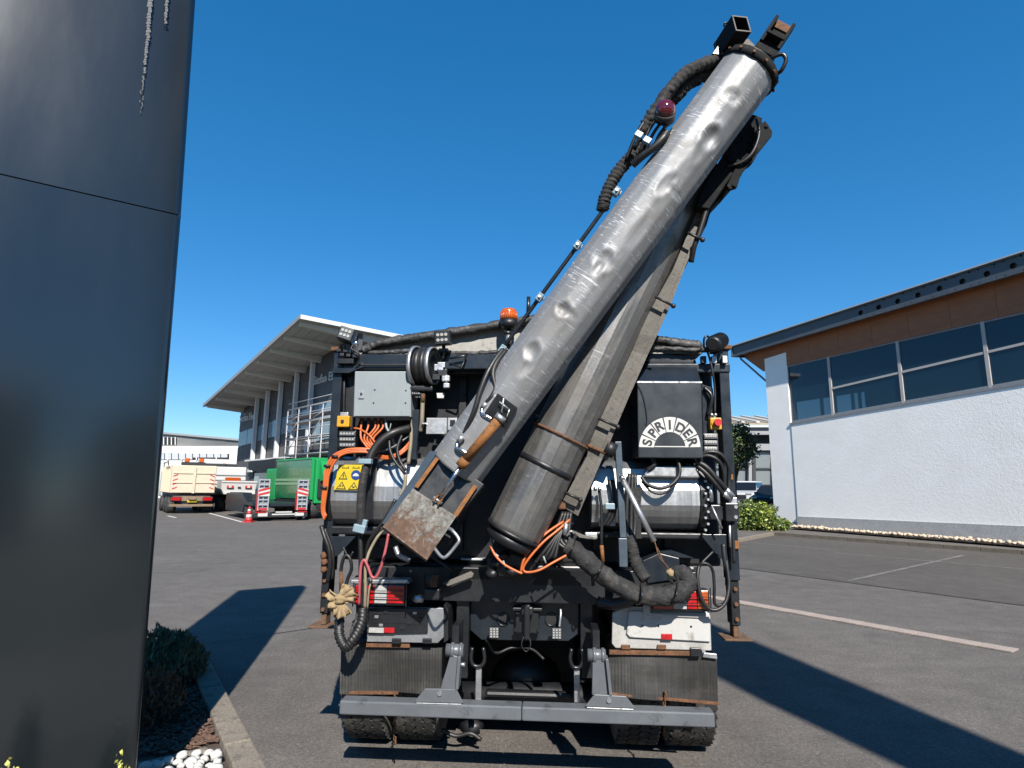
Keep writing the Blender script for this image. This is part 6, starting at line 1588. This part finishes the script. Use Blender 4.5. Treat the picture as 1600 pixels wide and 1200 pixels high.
for (a, b_) in (((.27, .34), (.25, .44)), ((.25, .44), (.29, .44)), ((.29, .44), (.27, .52)), ((.2, .88), (.26, .8)), ((.3, .88), (.32, .78)), ((.66, .82), (.72, .9)), ((.72, .9), (.78, .84))):
    P0, P1_ = sp(*a), sp(*b_); q = MB(); q.tube([T(*P0, 3.8642), T(*P1_, 3.8642)], .003, 5); q.build('pictogram', 'ink', sg)
disc('mandatory_sign', *sp(.75, .4), 3.8645, 7.6, .002, 'blue', sg, 24)
tslab('pictogram', [sp(.63, .42), sp(.68, .35), (sp(.75, .33)), sp(.82, .36), sp(.87, .42), sp(.86, .45), sp(.64, .45)], 3.8635, .0012, 'white', sg)
eb = tbox('switch_box', 526, 649.5, 545.5, 667, 3.87, .06, 'yellow', bev=.006); disc('switch_button', 534.5, 658, 3.862, 2.6, .01, 'ink', eb, 14); tbox('box_bracket', 531, 644, 544, 650, 3.89, .03, 'alu', eb)
eb = tbox('switch_box', 1110, 652.5, 1128, 671, 3.87, .06, 'yellow', bev=.006); disc('stop_button_collar', 1119, 661, 3.862, 6.5, .01, 'yellow', eb, 18)
b = MB(); p = T(1120.5, 660.5, 3.86); b.tube([p + TF * .01, p - TF * .012], 3.5 * pxm(p), 14); b.tube([p - TF * .012, p - TF * .03], [6 * pxm(p), 5.4 * pxm(p)], 20); b.build('stop_button', 'red', eb)
for x in (1112, 1118): 
    b = MB(); b.ball(T(x, 648, 3.88), .011, 8, 6); b.build('cable_gland', 'alu', eb)
for x0, x1, y0, y1 in ((528.5, 555.5, 673, 701), (1099, 1123, 677, 708)):
    lb = tbox('flasher_lamp', x0, y0, x1, y1, 3.87, .06, 'black2', bev=.006)
    for k in range(3):
        ya = y0 + 1.5 + k * (y1 - y0 - 2) / 3; r_ = tbox('lamp_row', x0 + 1, ya, x1 - 1, ya + (y1 - y0) / 3 - 3, 3.858, .014, 'led', lb, .005)
        for q in range(5): disc('led', x0 + 4.5 + q * (x1 - x0 - 9) / 4, ya + 3, 3.855, 1.7, .004, 'lensw', lb, 8)
def cube_lamp(x, y, s, d, yaw, roll, pitch, face=True):
    p = T(x, y, d); k = s * pxm(p); rot = Matrix.Rotation(yaw, 3, 'Z') @ Matrix.Rotation(pitch, 3, 'X') @ Matrix.Rotation(roll, 3, 'Y')
    X, Y_, Z = rot @ TX, rot @ TF, rot @ UP
    b = MB(); b.box(p, (2 * k, 1.5 * k, 1.9 * k), (X, Y_, Z)); lb = b.build('work_lamp', 'black2', TR, .008, 3)
    f = p - Y_ * .75 * k
    b = MB(); b.box(f - Y_ * .002, (1.65 * k, .006, 1.55 * k), (X, Y_, Z)); b.build('lamp_face', 'cover', lb)
    for i in range(3):
        for j in range(3 if False else 2):
            c = f + X * (i - 1) * k * .5 + Z * (j - .5) * k * .65 - Y_ * .004; b = MB(); b.tube([c, c - Y_ * .006], k * .2, 12); b.build('led', 'lensw', lb)
    for i in range(5):
        b = MB(); b.box(p + Y_ * (.78 * k) + X * (i - 2) * k * .36, (k * .1, k * .25, 1.7 * k), (X, Y_, Z)); b.build('cooling_fin', 'black2', lb)
    return lb, X, Y_, Z, k, p
lb, *_ = cube_lamp(692.5, 528, 12.5, 3.86, 0, R(-4), R(8))
tt('lamp_stem', [(693, 541, 3.88), (694, 549, 3.9), (692, 562, 3.92)], 3, 'black', lb); tbox('stem_base', 685, 544, 700, 549, 3.87, .05, 'black', lb)
lb, X, Y_, Z, k, p = cube_lamp(541.5, 524, 11.5, 3.86, R(8), R(17), R(-6))
b = MB(); b.ball(T(556, 537, 3.84), 5 * pxm(p), 14, 10); b.build('horn_ball', 'chrome', lb); tt('lamp_cable', [(553, 538, 3.87), (549, 545, 3.86), (560, 552, 3.86), (561, 562, 3.88), (556, 570, 3.9)], 1.3, 'rubber', lb)
tt('lamp_stem', [(540, 538, 3.88), (538, 550, 3.9), (536, 566, 3.92)], 2.6, 'black', lb); tbox('stem_base', 526, 560, 552, 568, 3.89, .06, 'black', lb)
for k2 in range(6): 
    q = T(530 + k2 * 5, 548 + (k2 * 7) % 13, 3.9); b = MB(); b.box(q, (.03, .04, .022)); b.build('bracket', 'black2' if k2 % 2 else 'black', lb, .004)
# right lamp: a finned cylinder turned away
p0, p1 = T(1114, 538, 3.8), T(1128, 531, 4.0); b = MB(); b.tube([p0, p0.lerp(p1, .1), p0.lerp(p1, .9), p1], [.038, .05, .052, .045], 16); lr = b.build('work_lamp', 'black2', TR)
for i in range(7):
    f = .15 + i * .11; b = MB(); c = p0.lerp(p1, f); dv = (p1 - p0).normalized(); b.tube([c - dv * .003, c + dv * .003], .056, 18); b.build('cooling_fin', 'black2', lr)
tt('lamp_hoop', [(1100, 542, 3.86), (1100, 530, 3.84), (1104, 525, 3.84), (1109, 529, 3.85), (1110, 538, 3.86)], 1.7, 'black', lr)
tbox('lamp_bracket', 1096, 542, 1114, 548, 3.86, .06, 'black', lr); tt('lamp_cable', [(1105, 548, 3.88), (1110, 565, 3.88), (1114, 585, 3.88), (1117, 610, 3.9), (1117, 647, 3.9)], 1.8, 'rubber', lr)
for x in (1100, 1116, 1133): tbox('terminal', x - 4, 556, x + 4, 567, 3.9, .04, 'alu' if x > 1110 else 'black', bev=.003)
# beacon
bk = MB(); c = T(795, 512, 3.9); k = pxm(c)
bk.tube([T(795, 514, 3.9), T(795, 509, 3.9), T(795, 501, 3.9)], [9 * k, 13.5 * k, 14 * k], 24); bk = bk.build('beacon', 'black2', TR)
b = MB(); b.tube([T(795, 500.5, 3.9), T(795, 496, 3.9), T(795, 488, 3.9), T(795, 484.5, 3.9), T(795, 483.3, 3.9)], [13.6 * k, 13.2 * k, 12.6 * k, 11.5 * k, 9 * k], 28); b.build('amber_dome', 'amber', bk)
b = MB(); 
for q in range(28):
    a = 2 * math.pi * q / 28; o = TX * math.cos(a) + TF * math.sin(a); b.tube([T(795, 500, 3.9) + o * 13.5 * k, T(795, 488, 3.9) + o * 12.7 * k], .0028, 4)
b.build('dome_rib', 'amber', bk)
cyl('beacon_stem', T(795, 514, 3.9), T(794, 545, 3.9), 3.2 * k, 'black2', bk); cyl('stem_clip', T(787, 519, 3.88), T(800, 521, 3.88), 3.5 * k, 'black', bk); cyl('stem_socket', T(795, 524, 3.89), T(794, 538, 3.89), 4.4 * k, 'alu', bk)
cyl('antenna', T(825, 492, 3.95), T(826, 464, 3.95), .013, 'black'); 
# mesh-hook linkage
tt('linkage', [(703, 560, 3.9), (725, 556, 3.9), (729, 553, 3.9), (722, 575, 3.9), (704, 568, 3.9)], 1.8, 'black', k=1)

# ---------------------------------------------------------------- hose reel
def reel_disc(px, py, d, ry, th, m, parent, name='reel_disc'):
    p = T(px, py, d); r_ = ry * pxm(p); a = (TX * .98 - TF * .2).normalized(); b = MB()
    b.ring(p - a * th / 2, p + a * th / 2, r_ * .3, r_, 36); o = b.build(name, m, parent)
    b = MB(); b.ring(p - a * th, p + a * th, r_ * .93, r_ * 1.02, 36); b.build('disc_rim', 'alu', o); return o, p, a, r_
rl = tbox('hose_reel', 637, 602, 676, 611, 3.82, .04, 'black', bev=.012)
_, pa_, ax3, rr = reel_disc(651, 573, 3.88, 32, .012, 'black', rl); _, pb_, _, _ = reel_disc(677, 571.5, 3.84, 29, .012, 'black', rl)
b = MB(); b.tube([pa_, pb_], rr * .4, 20); b.build('reel_drum', 'black2', rl)
for i in range(5):
    c = pa_.lerp(pb_, .18 + i * .16); b = MB(); e1_, e2_ = ax3.orthogonal().normalized(), ax3.cross(ax3.orthogonal().normalized())
    b.tube([c + (e1_ * math.cos(q * math.pi / 12) + e2_ * math.sin(q * math.pi / 12)) * rr * (.72 + .05 * (i % 2)) for q in range(25)], .02, 8, False); b.build('hose_turn', 'rubber', rl)
for k in range(4): tt('reel_bracket', [(640 + k * 2, 612, 3.84), (648 + k * 4, 618, 3.83)], 3, 'black', rl)
for (x, y, s) in ((686, 575, 6), (692, 583, 6), (697, 592, 5), (698, 603, 4), (682, 590, 5), (690, 571, 5)):
    b = MB(); b.box(T(x, y, 3.8), (s * 2.4 * pxm(T(x, y, 3.8)), .04, s * 1.8 * pxm(T(x, y, 3.8))), (TX, TF, UP)); b.build('swivel_fitting', 'alu' if (x + int(y)) % 3 else 'black2', rl, .005)
cyl('swivel_nut', T(683, 579, 3.79), T(698, 580, 3.8), .016, 'chrome', rl, 6); cyl('swivel_nut', T(697, 586, 3.79), T(698, 604, 3.8), .014, 'alu', rl, 8)
tslab('reel_foot', [(648, 615), (660, 615), (660, 621), (648, 621)], 3.83, .03, 'alu', rl, .002); tslab('reel_foot', [(682, 614), (694, 614), (693, 622), (683, 622)], 3.83, .03, 'white', rl, .002)
sp_ = tt('spray_lance', [(661, 617, 3.8), (660.5, 628, 3.8), (660, 640, 3.8), (659, 660, 3.8), (657, 674, 3.82)], 3.4, 'beigehose'); tt('lance_nozzle', [(661, 615, 3.79), (660.5, 628, 3.79)], 2.8, 'rust', sp_); tt('lance_trigger', [(659, 662, 3.78), (666, 662, 3.78), (668, 664, 3.78)], 1.6, 'alu', sp_)
tslab('support_bar', [(644, 640), (655, 640), (650, 718), (641, 718)], 3.86, .05, 'navy', bev=.004)
tbox('aluminium_plate', 666, 653, 698, 678, 3.92, .01, 'alu', bev=.002); hp = tbox('aluminium_plate', 699.5, 653, 714, 672, 3.93, .01, 'alu', bev=.002); tbox('plate_slot', 703, 656, 711, 666, 3.925, .006, 'black', hp, .002)
tt('hanging_hose', [(645, 648, 3.88), (642, 690, 3.86), (638, 725, 3.84)], 3, 'beigehose')

# ---------------------------------------------------------------- cables and hoses on the left
for i, (x, xe) in enumerate(((566, 577), (576, 581), (586, 586), (590, 590), (596, 592))):
    tt('orange_cable', [(x, 657, 3.9), (x - 2 + i, 668, 3.87), (564 + i * 5, 684, 3.85), (570 + i * 4, 694, 3.85), (xe, 703 - i * 2, 3.84)], 1.7, 'orange')
tt('orange_cable', [(553, 669, 3.88), (563, 671, 3.86), (577, 680, 3.84), (585, 690, 3.84), (592, 694, 3.86)], 1.5, 'orange')
for k in range(3):
    o = k * 2.6
    tt('orange_cable', [(507 + o * .5, 812 - o, 3.8), (503 + o * .7, 795, 3.8), (506 + o, 760, 3.79), (509 + o, 735 + o, 3.79), (519 + o, 714 + o, 3.79), (538, 703.5 + o, 3.8), (560, 701 + o, 3.81), (580, 702 + o, 3.83)], 2.0, 'orange')
for k in range(3): tt('orange_cable', [(590, 711 + k * 2, 3.86), (606, 713.5 + k * 1.6, 3.84), (622, 708 + k * 2, 3.84), (634, 698 + k * 2.5, 3.86), (642, 688 + k * 3, 3.9)], 1.9, 'orange')
for x, y, a in ((511, 728, .5), (506, 762, 0), (523, 713, 1), (578, 704, 1.3)): 
    b = MB(); q = T(x, y, 3.775); b.tube([q - TX * .02, q + TX * .02], .008, 6); b.build('cable_tie', 'rubber', TR)
tt('pneumatic_hose', [(603, 655, 3.88), (604, 668, 3.86), (612, 682, 3.85), (618, 700, 3.86)], 2, 'ctrl'); tt('pneumatic_hose', [(612, 657, 3.88), (608, 674, 3.86), (600, 690, 3.86)], 2, 'black')
tt('grey_cable', [(590, 706, 3.85), (606, 702, 3.84), (620, 695, 3.85), (640, 680, 3.88)], 1.6, 'pipe')
tt('thick_hose', [(572, 742, 3.76), (577, 718, 3.76), (586, 700, 3.77), (600, 685, 3.78), (618, 675, 3.8), (640, 669, 3.86)], 6.2, 'rubber', n=14)
tt('thick_hose', [(580, 716, 3.79), (590, 702, 3.79), (604, 690, 3.8)], 3.2, 'rubber')
sl = tt('hose_sleeve', [(572, 728, 3.75), (566, 758, 3.74), (563.5, 790, 3.74), (564, 826, 3.75)], 6.3, 'cloth', n=14)
for x, y in ((571, 720), (563, 826)):
    pass
b = MB(); q = T(571.5, 721, 3.73); b.box(q, (20 * pxm(q), .05, 8 * pxm(q)), (TX, TF, UP)); b.build('hose_clamp', 'clamp', sl, .005)
q = T(562.5, 826, 3.72); b = MB(); rot = Matrix.Rotation(R(12), 3, TF); b.box(q, (19 * pxm(q), .05, 12 * pxm(q)), (rot @ TX, TF, rot @ UP)); b.build('hose_clamp', 'clamp', sl, .005)
b = MB(); b.box(q + UP * .035 + TX * .03, (7 * pxm(q), .03, 10 * pxm(q)), (rot @ TX, TF, rot @ UP)); b.build('clamp_tail', 'clamp', sl, .003)
tt('black_hose', [(563, 836, 3.76), (564, 870, 3.76), (564, 910, 3.77), (565, 950, 3.78)], 4, 'rubber')
tt('red_hose', [(607, 834, 3.72), (603, 856, 3.71), (596, 884, 3.7), (588, 901, 3.7), (581, 901, 3.7), (575, 886, 3.7), (569, 875, 3.7), (564, 885, 3.7), (562, 915, 3.7), (561, 945, 3.72)], 2.3, 'redhose')
tt('beige_hose', [(598, 828, 3.78), (589, 840, 3.76), (580, 856, 3.75), (575, 868, 3.74), (571, 885, 3.73), (571, 920, 3.73), (570, 950, 3.74)], 2.5, 'beigehose'); tt('beige_hose', [(582, 905, 3.76), (577, 920, 3.75), (574, 950, 3.75)], 1.5, 'beigehose')
rough_tube('corrugated_hose', [(567, 950, 3.74), (566, 968, 3.72), (560, 985, 3.7), (551, 1000, 3.68), (543, 1010, 3.68), (536, 1006, 3.68), (530, 990, 3.7), (531, 965, 3.74), (536, 945, 3.78)], 7.6, 'rubber', None, .06, n=14, k=10, fold=.12, seed=21)
tt('black_hose', [(618, 780, 3.74), (606, 804, 3.73), (592, 825, 3.74), (577, 846, 3.76), (573, 866, 3.78), (577, 878, 3.78)], 3, 'rubber')
tt('black_hose', [(608, 686, 3.8), (610, 705, 3.78), (618, 722, 3.77), (628, 734, 3.77), (634, 742, 3.78)], 2.4, 'rubber'); tt('black_hose', [(628, 680, 3.82), (621, 700, 3.8), (624, 718, 3.79), (634, 735, 3.78)], 2.4, 'rubber')
tt('black_hose', [(634, 742, 3.78), (632, 760, 3.77), (625, 775, 3.76)], 3, 'beigehose')
tt('black_hose', [(502, 822, 3.84), (507, 838, 3.82), (514, 858, 3.82), (516, 880, 3.83), (512, 910, 3.85)], 3.4, 'rubber'); tt('black_hose', [(507, 826, 3.86), (516, 850, 3.86), (520, 868, 3.86), (519, 905, 3.87)], 3, 'rubber')
tt('hose_loop', [(533, 915, 3.84), (533, 890, 3.83), (537, 872, 3.82), (543, 868, 3.82), (548, 876, 3.82), (549, 890, 3.83), (543, 905, 3.84), (541, 915, 3.84)], 2.8, 'rubber'); cyl('brake_coupling', T(533, 893, 3.82), T(533, 926, 3.83), .012, 'rust'); tt('black_hose', [(536, 855, 3.88), (545, 870, 3.88), (552, 862, 3.88)], 1.8, 'rubber')
for i, (x, y) in enumerate(((506, 868), (507, 878), (506, 890))):
    b = MB(); b.ball(T(x, y, 3.9), .022, 8, 6, (1, 1, 1), .4); b.build('rusty_fitting', 'rust', TR)
# chassis gear seen between boom and lamps
for (x0, y0, x1, y1, d, th, m) in ((580, 862, 640, 905, 4.3, .5, 'navy'), (590, 838, 625, 856, 4.1, .2, 'black'), (640, 872, 690, 900, 4.25, .3, 'black2'), (665, 880, 700, 925, 4.15, .15, 'navy'), (700, 886, 770, 908, 4.0, .12, 'black2'), (730, 870, 760, 886, 4.2, .2, 'black2'), (830, 884, 925, 918, 4.0, .15, 'black'), (905, 870, 935, 905, 4.1, .2, 'black2'), (690, 912, 930, 930, 4.2, .15, 'black2')):
    tbox('chassis_member', x0, y0, x1, y1, d, th, m, bev=.012)
tslab('angle_plate', [(690, 912), (735, 893), (740, 897), (738, 902), (700, 916)], 3.9, .03, 'greybeam', bev=.003)
sk = tt('tow_spring', [(674, 898, 3.82), (674, 906, 3.81), (675, 914, 3.81)], 11, 'rubber', n=16, ring=.08)
for k in range(3): tt('spring_coil', [(676 + k * 3.5, 899, 3.77), (674 + k * 3.5, 908, 3.76), (675 + k * 3, 917, 3.77)], 2, 'rust', sk)
b = MB(); b.box(T(676, 927, 3.84), (.1, .08, .07), (TX, TF, UP)); b.build('spring_seat', 'black', sk, .012)
tt('black_rod', [(645, 842, 3.95), (664, 862, 3.94), (690, 880, 3.94), (708, 892, 3.96)], 2.4, 'black'); tt('black_rod', [(618, 855, 3.92), (624, 868, 3.9), (640, 876, 3.92)], 4, 'alu')
b = MB(); b.ball(T(655, 935, 3.85), .03, 9, 6, (1.4, 1, .8), .5); b.build('rusty_fitting', 'alu', TR)
tbox('bright_rail', 720, 872.5, 757, 876, 4.15, .03, 'alu')

# ---------------------------------------------------------------- motor cover with the arched lettering
cvx = [(995.5, 597.5), (1096, 598), (1099, 716), (997.5, 715)]
mc = tslab('motor_cover', cvx, 3.78, .3, 'cover', None, .006)
P = [T(995.5, 597, 3.78), T(1096, 597.5, 3.78), T(1086, 564, 4.0), T(1012, 563, 4.0)]
b = MB(); b.slab(P, TF * .2); b.build('sloped_lid', 'navy', mc, .004)
tslab('lid_edge', [(995, 595.5), (1097, 596), (1097, 598.6), (995, 598.2)], 3.776, .006, 'alu', mc)
cc = (1046.5, 699.5); ri, ro = 24.5, 48
for k in range(7):
    a0_, a1_ = math.pi - math.pi * k / 7 - .022, math.pi - math.pi * (k + 1) / 7 + .022
    pts = [(cc[0] + ro * math.cos(a0_ + (a1_ - a0_) * i / 6), cc[1] - ro * math.sin(a0_ + (a1_ - a0_) * i / 6)) for i in range(7)] + [(cc[0] + ri * math.cos(a1_ + (a0_ - a1_) * i / 6), cc[1] - ri * math.sin(a1_ + (a0_ - a1_) * i / 6)) for i in range(7)]
    tslab('logo_segment', pts, 3.7775, .002, 'white', mc)
    am = (a0_ + a1_) / 2; rm = (ri + ro) / 2 - .3
    p = T(cc[0] + rm * math.cos(am), cc[1] - rm * math.sin(am), 3.7768); yd_ = TX * math.cos(am) + UP * math.sin(am); xd_ = TX * math.sin(am) - UP * math.cos(am)
    lt = text('logo_letter', 'SPRIDER'[k], 20 * pxm(p), p, xd_, yd_, 'ink', mc, .0007, bold=.035)
    me = lt.data; ys = [v.co for v in me.vertices]
    off = Vector(((min(v.x for v in ys) + max(v.x for v in ys)) / 2, (min(v.y for v in ys) + max(v.y for v in ys)) / 2, (min(v.z for v in ys) + max(v.z for v in ys)) / 2)); off = off - off.dot(TF) * TF if False else off
    for v in me.vertices: v.co -= off
tbox('logo_baseline', 1023, 697, 1071, 698.6, 3.7775, .002, 'white', mc, 0)
tt('cover_cable', [(997, 601, 3.77), (1003, 612, 3.768), (1008, 630, 3.768), (1011, 652, 3.768), (1010, 664, 3.77)], .7, 'ink', mc)
tt('dark_shield', [(1100, 605, 3.9), (1112, 620, 3.88), (1106, 650, 3.9)], 3, 'black')
tslab('side_shield', [(1096, 600), (1114, 606), (1118, 640), (1104, 680), (1099, 690)], 3.92, .02, 'navy', bev=.004)

# ---------------------------------------------------------------- hoses and parts on the right
for i, q in enumerate(([(1092, 712, 3.88), (1108, 706, 3.86), (1126, 710, 3.86), (1138, 728, 3.88), (1139, 750, 3.9), (1139, 785, 3.9)], [(1088, 717, 3.87), (1104, 712, 3.85), (1120, 718, 3.84), (1130, 735, 3.86), (1133, 770, 3.88)],
                       [(1088, 721, 3.84), (1104, 730, 3.82), (1120, 748, 3.82), (1134, 764, 3.84)], [(1090, 728, 3.84), (1104, 740, 3.82), (1118, 756, 3.82), (1130, 772, 3.84)], [(1086, 728, 3.88), (1100, 738, 3.86), (1108, 756, 3.86), (1111, 786, 3.88)])):
    tt('black_hose', q, (3.4, 3.2, 4.2, 3.4, 3)[i], 'rubber')
for a, c in (((1134, 764), (1145, 776)), ((1130, 770), (1139, 779))): cyl('hose_ferrule', T(*a, 3.84), T(*c, 3.86), .017, 'alu', None, 12)
cyl('hose_ferrule', T(1110, 757, 3.86), T(1112, 784, 3.87), .013, 'alu', None, 10)
tt('black_hose', [(1002, 745, 3.84), (1012, 757, 3.82), (1030, 763, 3.8), (1048, 758, 3.8), (1060, 745, 3.81), (1062, 730, 3.82), (1057, 716, 3.84)], 3, 'rubber'); tt('black_hose', [(1003, 752, 3.84), (1018, 768, 3.82), (1036, 771, 3.81), (1052, 760, 3.81), (1060, 748, 3.82)], 2, 'rubber')
tt('black_cable', [(1020, 715, 3.85), (1022, 726, 3.84), (1012, 735, 3.85)], 4, 'rubber')
cl_ = rough_tube('cloth_hose', [(884, 853, 3.76), (900, 862, 3.74), (928, 886, 3.73), (960, 911, 3.72), (996, 928, 3.71), (1036, 932, 3.71), (1066, 922, 3.71), (1074, 908, 3.73), (1064, 898, 3.76), (1050, 905, 3.8)], 14.5, 'cloth', None, .24, n=20, k=9, fold=.014, seed=11)
for x, y, dx, dy in ((1001, 929, 2, 17), (1054, 927, 7, 15), (935, 891, 10, 12), (893, 857, 7, 12)):
    p, q = T(x - dx * .9, y + dy, 3.66), T(x + dx * .9, y - dy, 3.66); b = MB(); b.tube(spline([p + TF * .03, p.lerp(q, .5) - TF * .05, q + TF * .03], 6), .006, 6); b.build('hose_tie', 'rubber', cl_)
rough_tube('cloth_hose', [(983, 838, 3.82), (987, 855, 3.8), (992, 875, 3.8), (1002, 895, 3.78), (1010, 906, 3.76)], 9.5, 'cloth', None, .26, fold=.03, seed=14)
for dx in (0, 7, 13): tt('black_hose', [(984 + dx * .6, 740, 3.88), (980 + dx, 780, 3.86), (979 + dx, 820, 3.85), (982 + dx * .6, 845, 3.83)], 3.6, 'rubber')
tslab('hose_guard', [(985, 762), (1004, 762), (1000, 800), (1003, 842), (994, 842), (990, 800)], 3.84, .02, 'cloth', None, .004)
for k, q in enumerate(([(890, 812, 3.78), (872, 828, 3.74), (850, 846, 3.7), (830, 868, 3.68), (818, 886, 3.68), (822, 894, 3.68), (842, 891, 3.68), (866, 878, 3.7), (888, 866, 3.72)], [(880, 815, 3.78), (855, 832, 3.73), (832, 853, 3.7), (818, 876, 3.68), (814, 893, 3.68)], [(766, 852, 3.7), (774, 868, 3.68), (788, 882, 3.67), (806, 892, 3.67), (816, 896, 3.67)])): tt('orange_cable', q, 2.0, 'orange')
for k in range(4):
    o = k * 6; tt('black_hose', [(884 + k, 812, 3.8), (868 + o * .4, 838, 3.76), (850 + o, 862 + o * .3, 3.74), (836 + o * 1.6, 880 - o * .5, 3.75)], 3, 'rubber')
for k in range(4): tt('black_hose', [(880 + k * 4, 800, 3.8), (868 + k * 7, 835, 3.77), (876 + k * 6, 852, 3.75), (898 + k * 3, 862, 3.74)], 3.2, 'rubber')
cyl('hose_ferrule', T(885, 818, 3.74), T(882, 836, 3.74), .015, 'alu', None, 10); tt('wire_hook', [(885, 838, 3.73), (892, 830, 3.72), (897, 834, 3.73)], 1.5, 'alu')
for x in (849, 786): tt('cable_tie', [(x, 869 if x > 800 else 876, 3.67), (x + 4, 880 if x > 800 else 886, 3.67)], 1.5, 'ctrl')
tslab('stay_bar', [(961, 690), (971, 690), (979, 840), (969, 840)], 3.74, .05, 'steelblue', None, .003); tslab('stay_foot', [(966.5, 841), (980, 841), (981, 886), (968, 886)], 3.735, .06, 'steelblue', None, .004)
gs = cyl('gas_spring', T(973, 749, 3.7), T(1022, 846, 3.66), 4.2 * pxm(T(990, 800, 3.7)), 'alu', None, 14)
b = MB(); b.ball(T(972, 747, 3.69), .018, 10, 8); b.build('ball_joint', 'chrome', gs); tt('pull_wire', [(1022, 846, 3.66), (1024, 852, 3.66), (1030, 862, 3.66), (1036, 877, 3.66), (1046, 890, 3.66)], 1.0, 'rust', gs); tt('pull_wire', [(1023, 846, 3.65), (1030, 870, 3.64), (1040, 882, 3.65), (1048, 894, 3.66)], .9, 'rust', gs); b = MB(); b.ball(T(1047, 895, 3.65), .022, 9, 7, (1, 1, 1), .5); b.build('wire_clip', 'rag', gs)
tt('control_rod', [(936, 765, 3.84), (940, 800, 3.83), (940, 850, 3.82), (942, 880, 3.82)], 2.4, 'black'); cyl('rusty_pin', T(940, 852, 3.81), T(942, 878, 3.81), .012, 'rusto', None, 10); 
for x in (930, 937): 
    b = MB(); b.ball(T(x, 764, 3.82), .014, 8, 6); b.build('valve_knob', 'chrome', TR)
for k in range(2): tt('black_hose', [(952 + k * 5, 750, 3.86), (958 + k * 5, 780, 3.84), (952 + k * 6, 805, 3.84), (942 + k * 6, 822, 3.85)], 3.2, 'rubber')
b = MB(); q = T(953, 791, 3.82); b.box(q, (15 * pxm(q), .04, 9 * pxm(q)), (TX, TF, UP)); b.build('hose_clamp', 'clamp', TR, .004)
tslab('angle_plate', [(893, 828), (912, 836), (934, 841), (930, 843), (905, 840)], 3.86, .02, 'greybeam', None, .002)
tbox('sensor_block', 914, 832, 934, 843, 3.88, .06, 'alu', None, .008)
for (x, y, w_, h_) in ((905, 735, 60, 30), (930, 725, 25, 14), (915, 700, 40, 20)): tbox('valve_block', x, y, x + w_ * .7, y + h_, 4.05, .1, 'black2', None, .01)
tbox('red_tag', 945, 731, 958, 736, 4.03, .02, 'rusto'); tt('black_pipe', [(920, 745, 3.96), (940, 738, 3.95), (960, 742, 3.96)], 6, 'black', None, 12)
tt('air_pipe', [(935, 940, 3.9), (955, 944, 3.87), (975, 941, 3.85), (992, 932, 3.84)], 9, 'black', None, 14)
tt('hose_loop', [(1092, 884, 3.8), (1090, 905, 3.78), (1096, 935, 3.77), (1108, 951, 3.77), (1122, 952, 3.77), (1134, 940, 3.78), (1139, 915, 3.8), (1136, 885, 3.82), (1133, 865, 3.84)], 3, 'rubber'); tt('hose_loop', [(1092, 886, 3.8), (1098, 880, 3.79), (1108, 883, 3.79), (1114, 893, 3.8), (1116, 915, 3.8), (1117, 944, 3.81), (1130, 944, 3.82)], 2.4, 'rubber')
tt('black_hose', [(1130, 850, 3.84), (1132, 872, 3.83), (1136, 895, 3.83), (1137, 915, 3.84)], 4, 'rubber'); tt('black_hose', [(1092, 884, 3.82), (1104, 872, 3.84), (1114, 862, 3.86)], 2, 'rubber')
tt('side_hose', [(1144, 816, 3.9), (1146, 850, 3.9), (1147, 880, 3.9)], 2.6, 'rubber'); tt('side_hose', [(1140, 818, 3.9), (1141, 855, 3.9)], 2, 'alu')

# ---------------------------------------------------------------- knotted rag tied to the hose
rag = empty('tied_rag', T(533, 965, 3.68), 'tan cloth rag knotted round the hose beside the left tail light', 'rag')
def lobe(name, c, tips, seed):
    b = MB(); rnd = random.Random(seed)
    C0 = T(*c); n = 10; 
    for (tx, ty, w0, w1, td) in [(a_, b_, c_ + 2, d_ * 1.25, e_) for a_, b_, c_, d_, e_ in tips]:
        E = T(tx, ty, td); ax0 = (E - C0).normalized(); sd_ = ax0.cross(TF).normalized(); rows = []
        for i in range(n + 1):
            f = i / n; w_ = w0 + (w1 - w0) * f ** .7; row = []
            for j in range(9):
                g = (j - 4) / 4; fold = math.sin(g * 4.5 + f * 3 + seed) * .014 * f + .006 * mnoise.noise(Vector((g * 3, f * 4, seed)))
                row.append(C0 + (E - C0) * f + sd_ * g * w_ * pxm(E) + TF * (fold * 1.6 - .015 * math.sin(f * 3)) + ax0 * .004 * math.sin(g * 3 + seed) * f)
            rows.append(row)
        vs = [p for r_ in rows for p in r_]; b.add(vs, [(i * 9 + j, i * 9 + j + 1, (i + 1) * 9 + j + 1, (i + 1) * 9 + j) for i in range(n) for j in range(8)], True)
    o = b.build(name, 'rag', rag); s_ = o.modifiers.new('thick', 'SOLIDIFY'); s_.thickness = .006; return o
lobe('cloth_end', (532, 937, 3.68), [(512, 928, 3, 7, 3.67), (515, 945, 3, 8, 3.66)], 1); lobe('cloth_end', (532, 937, 3.68), [(523, 960, 3, 8, 3.67), (538, 963, 3, 9, 3.69), (530, 966, 2, 7, 3.66)], 2); lobe('cloth_end', (533, 936, 3.68), [(553, 922, 3, 9, 3.68), (545, 916, 3, 8, 3.67), (553, 934, 3, 7, 3.69)], 3)
b = MB(); b.ball(T(532, 936, 3.665), .032, 14, 10, (1.1, .9, .9), .5, 4); b.build('knot', 'rag', rag)
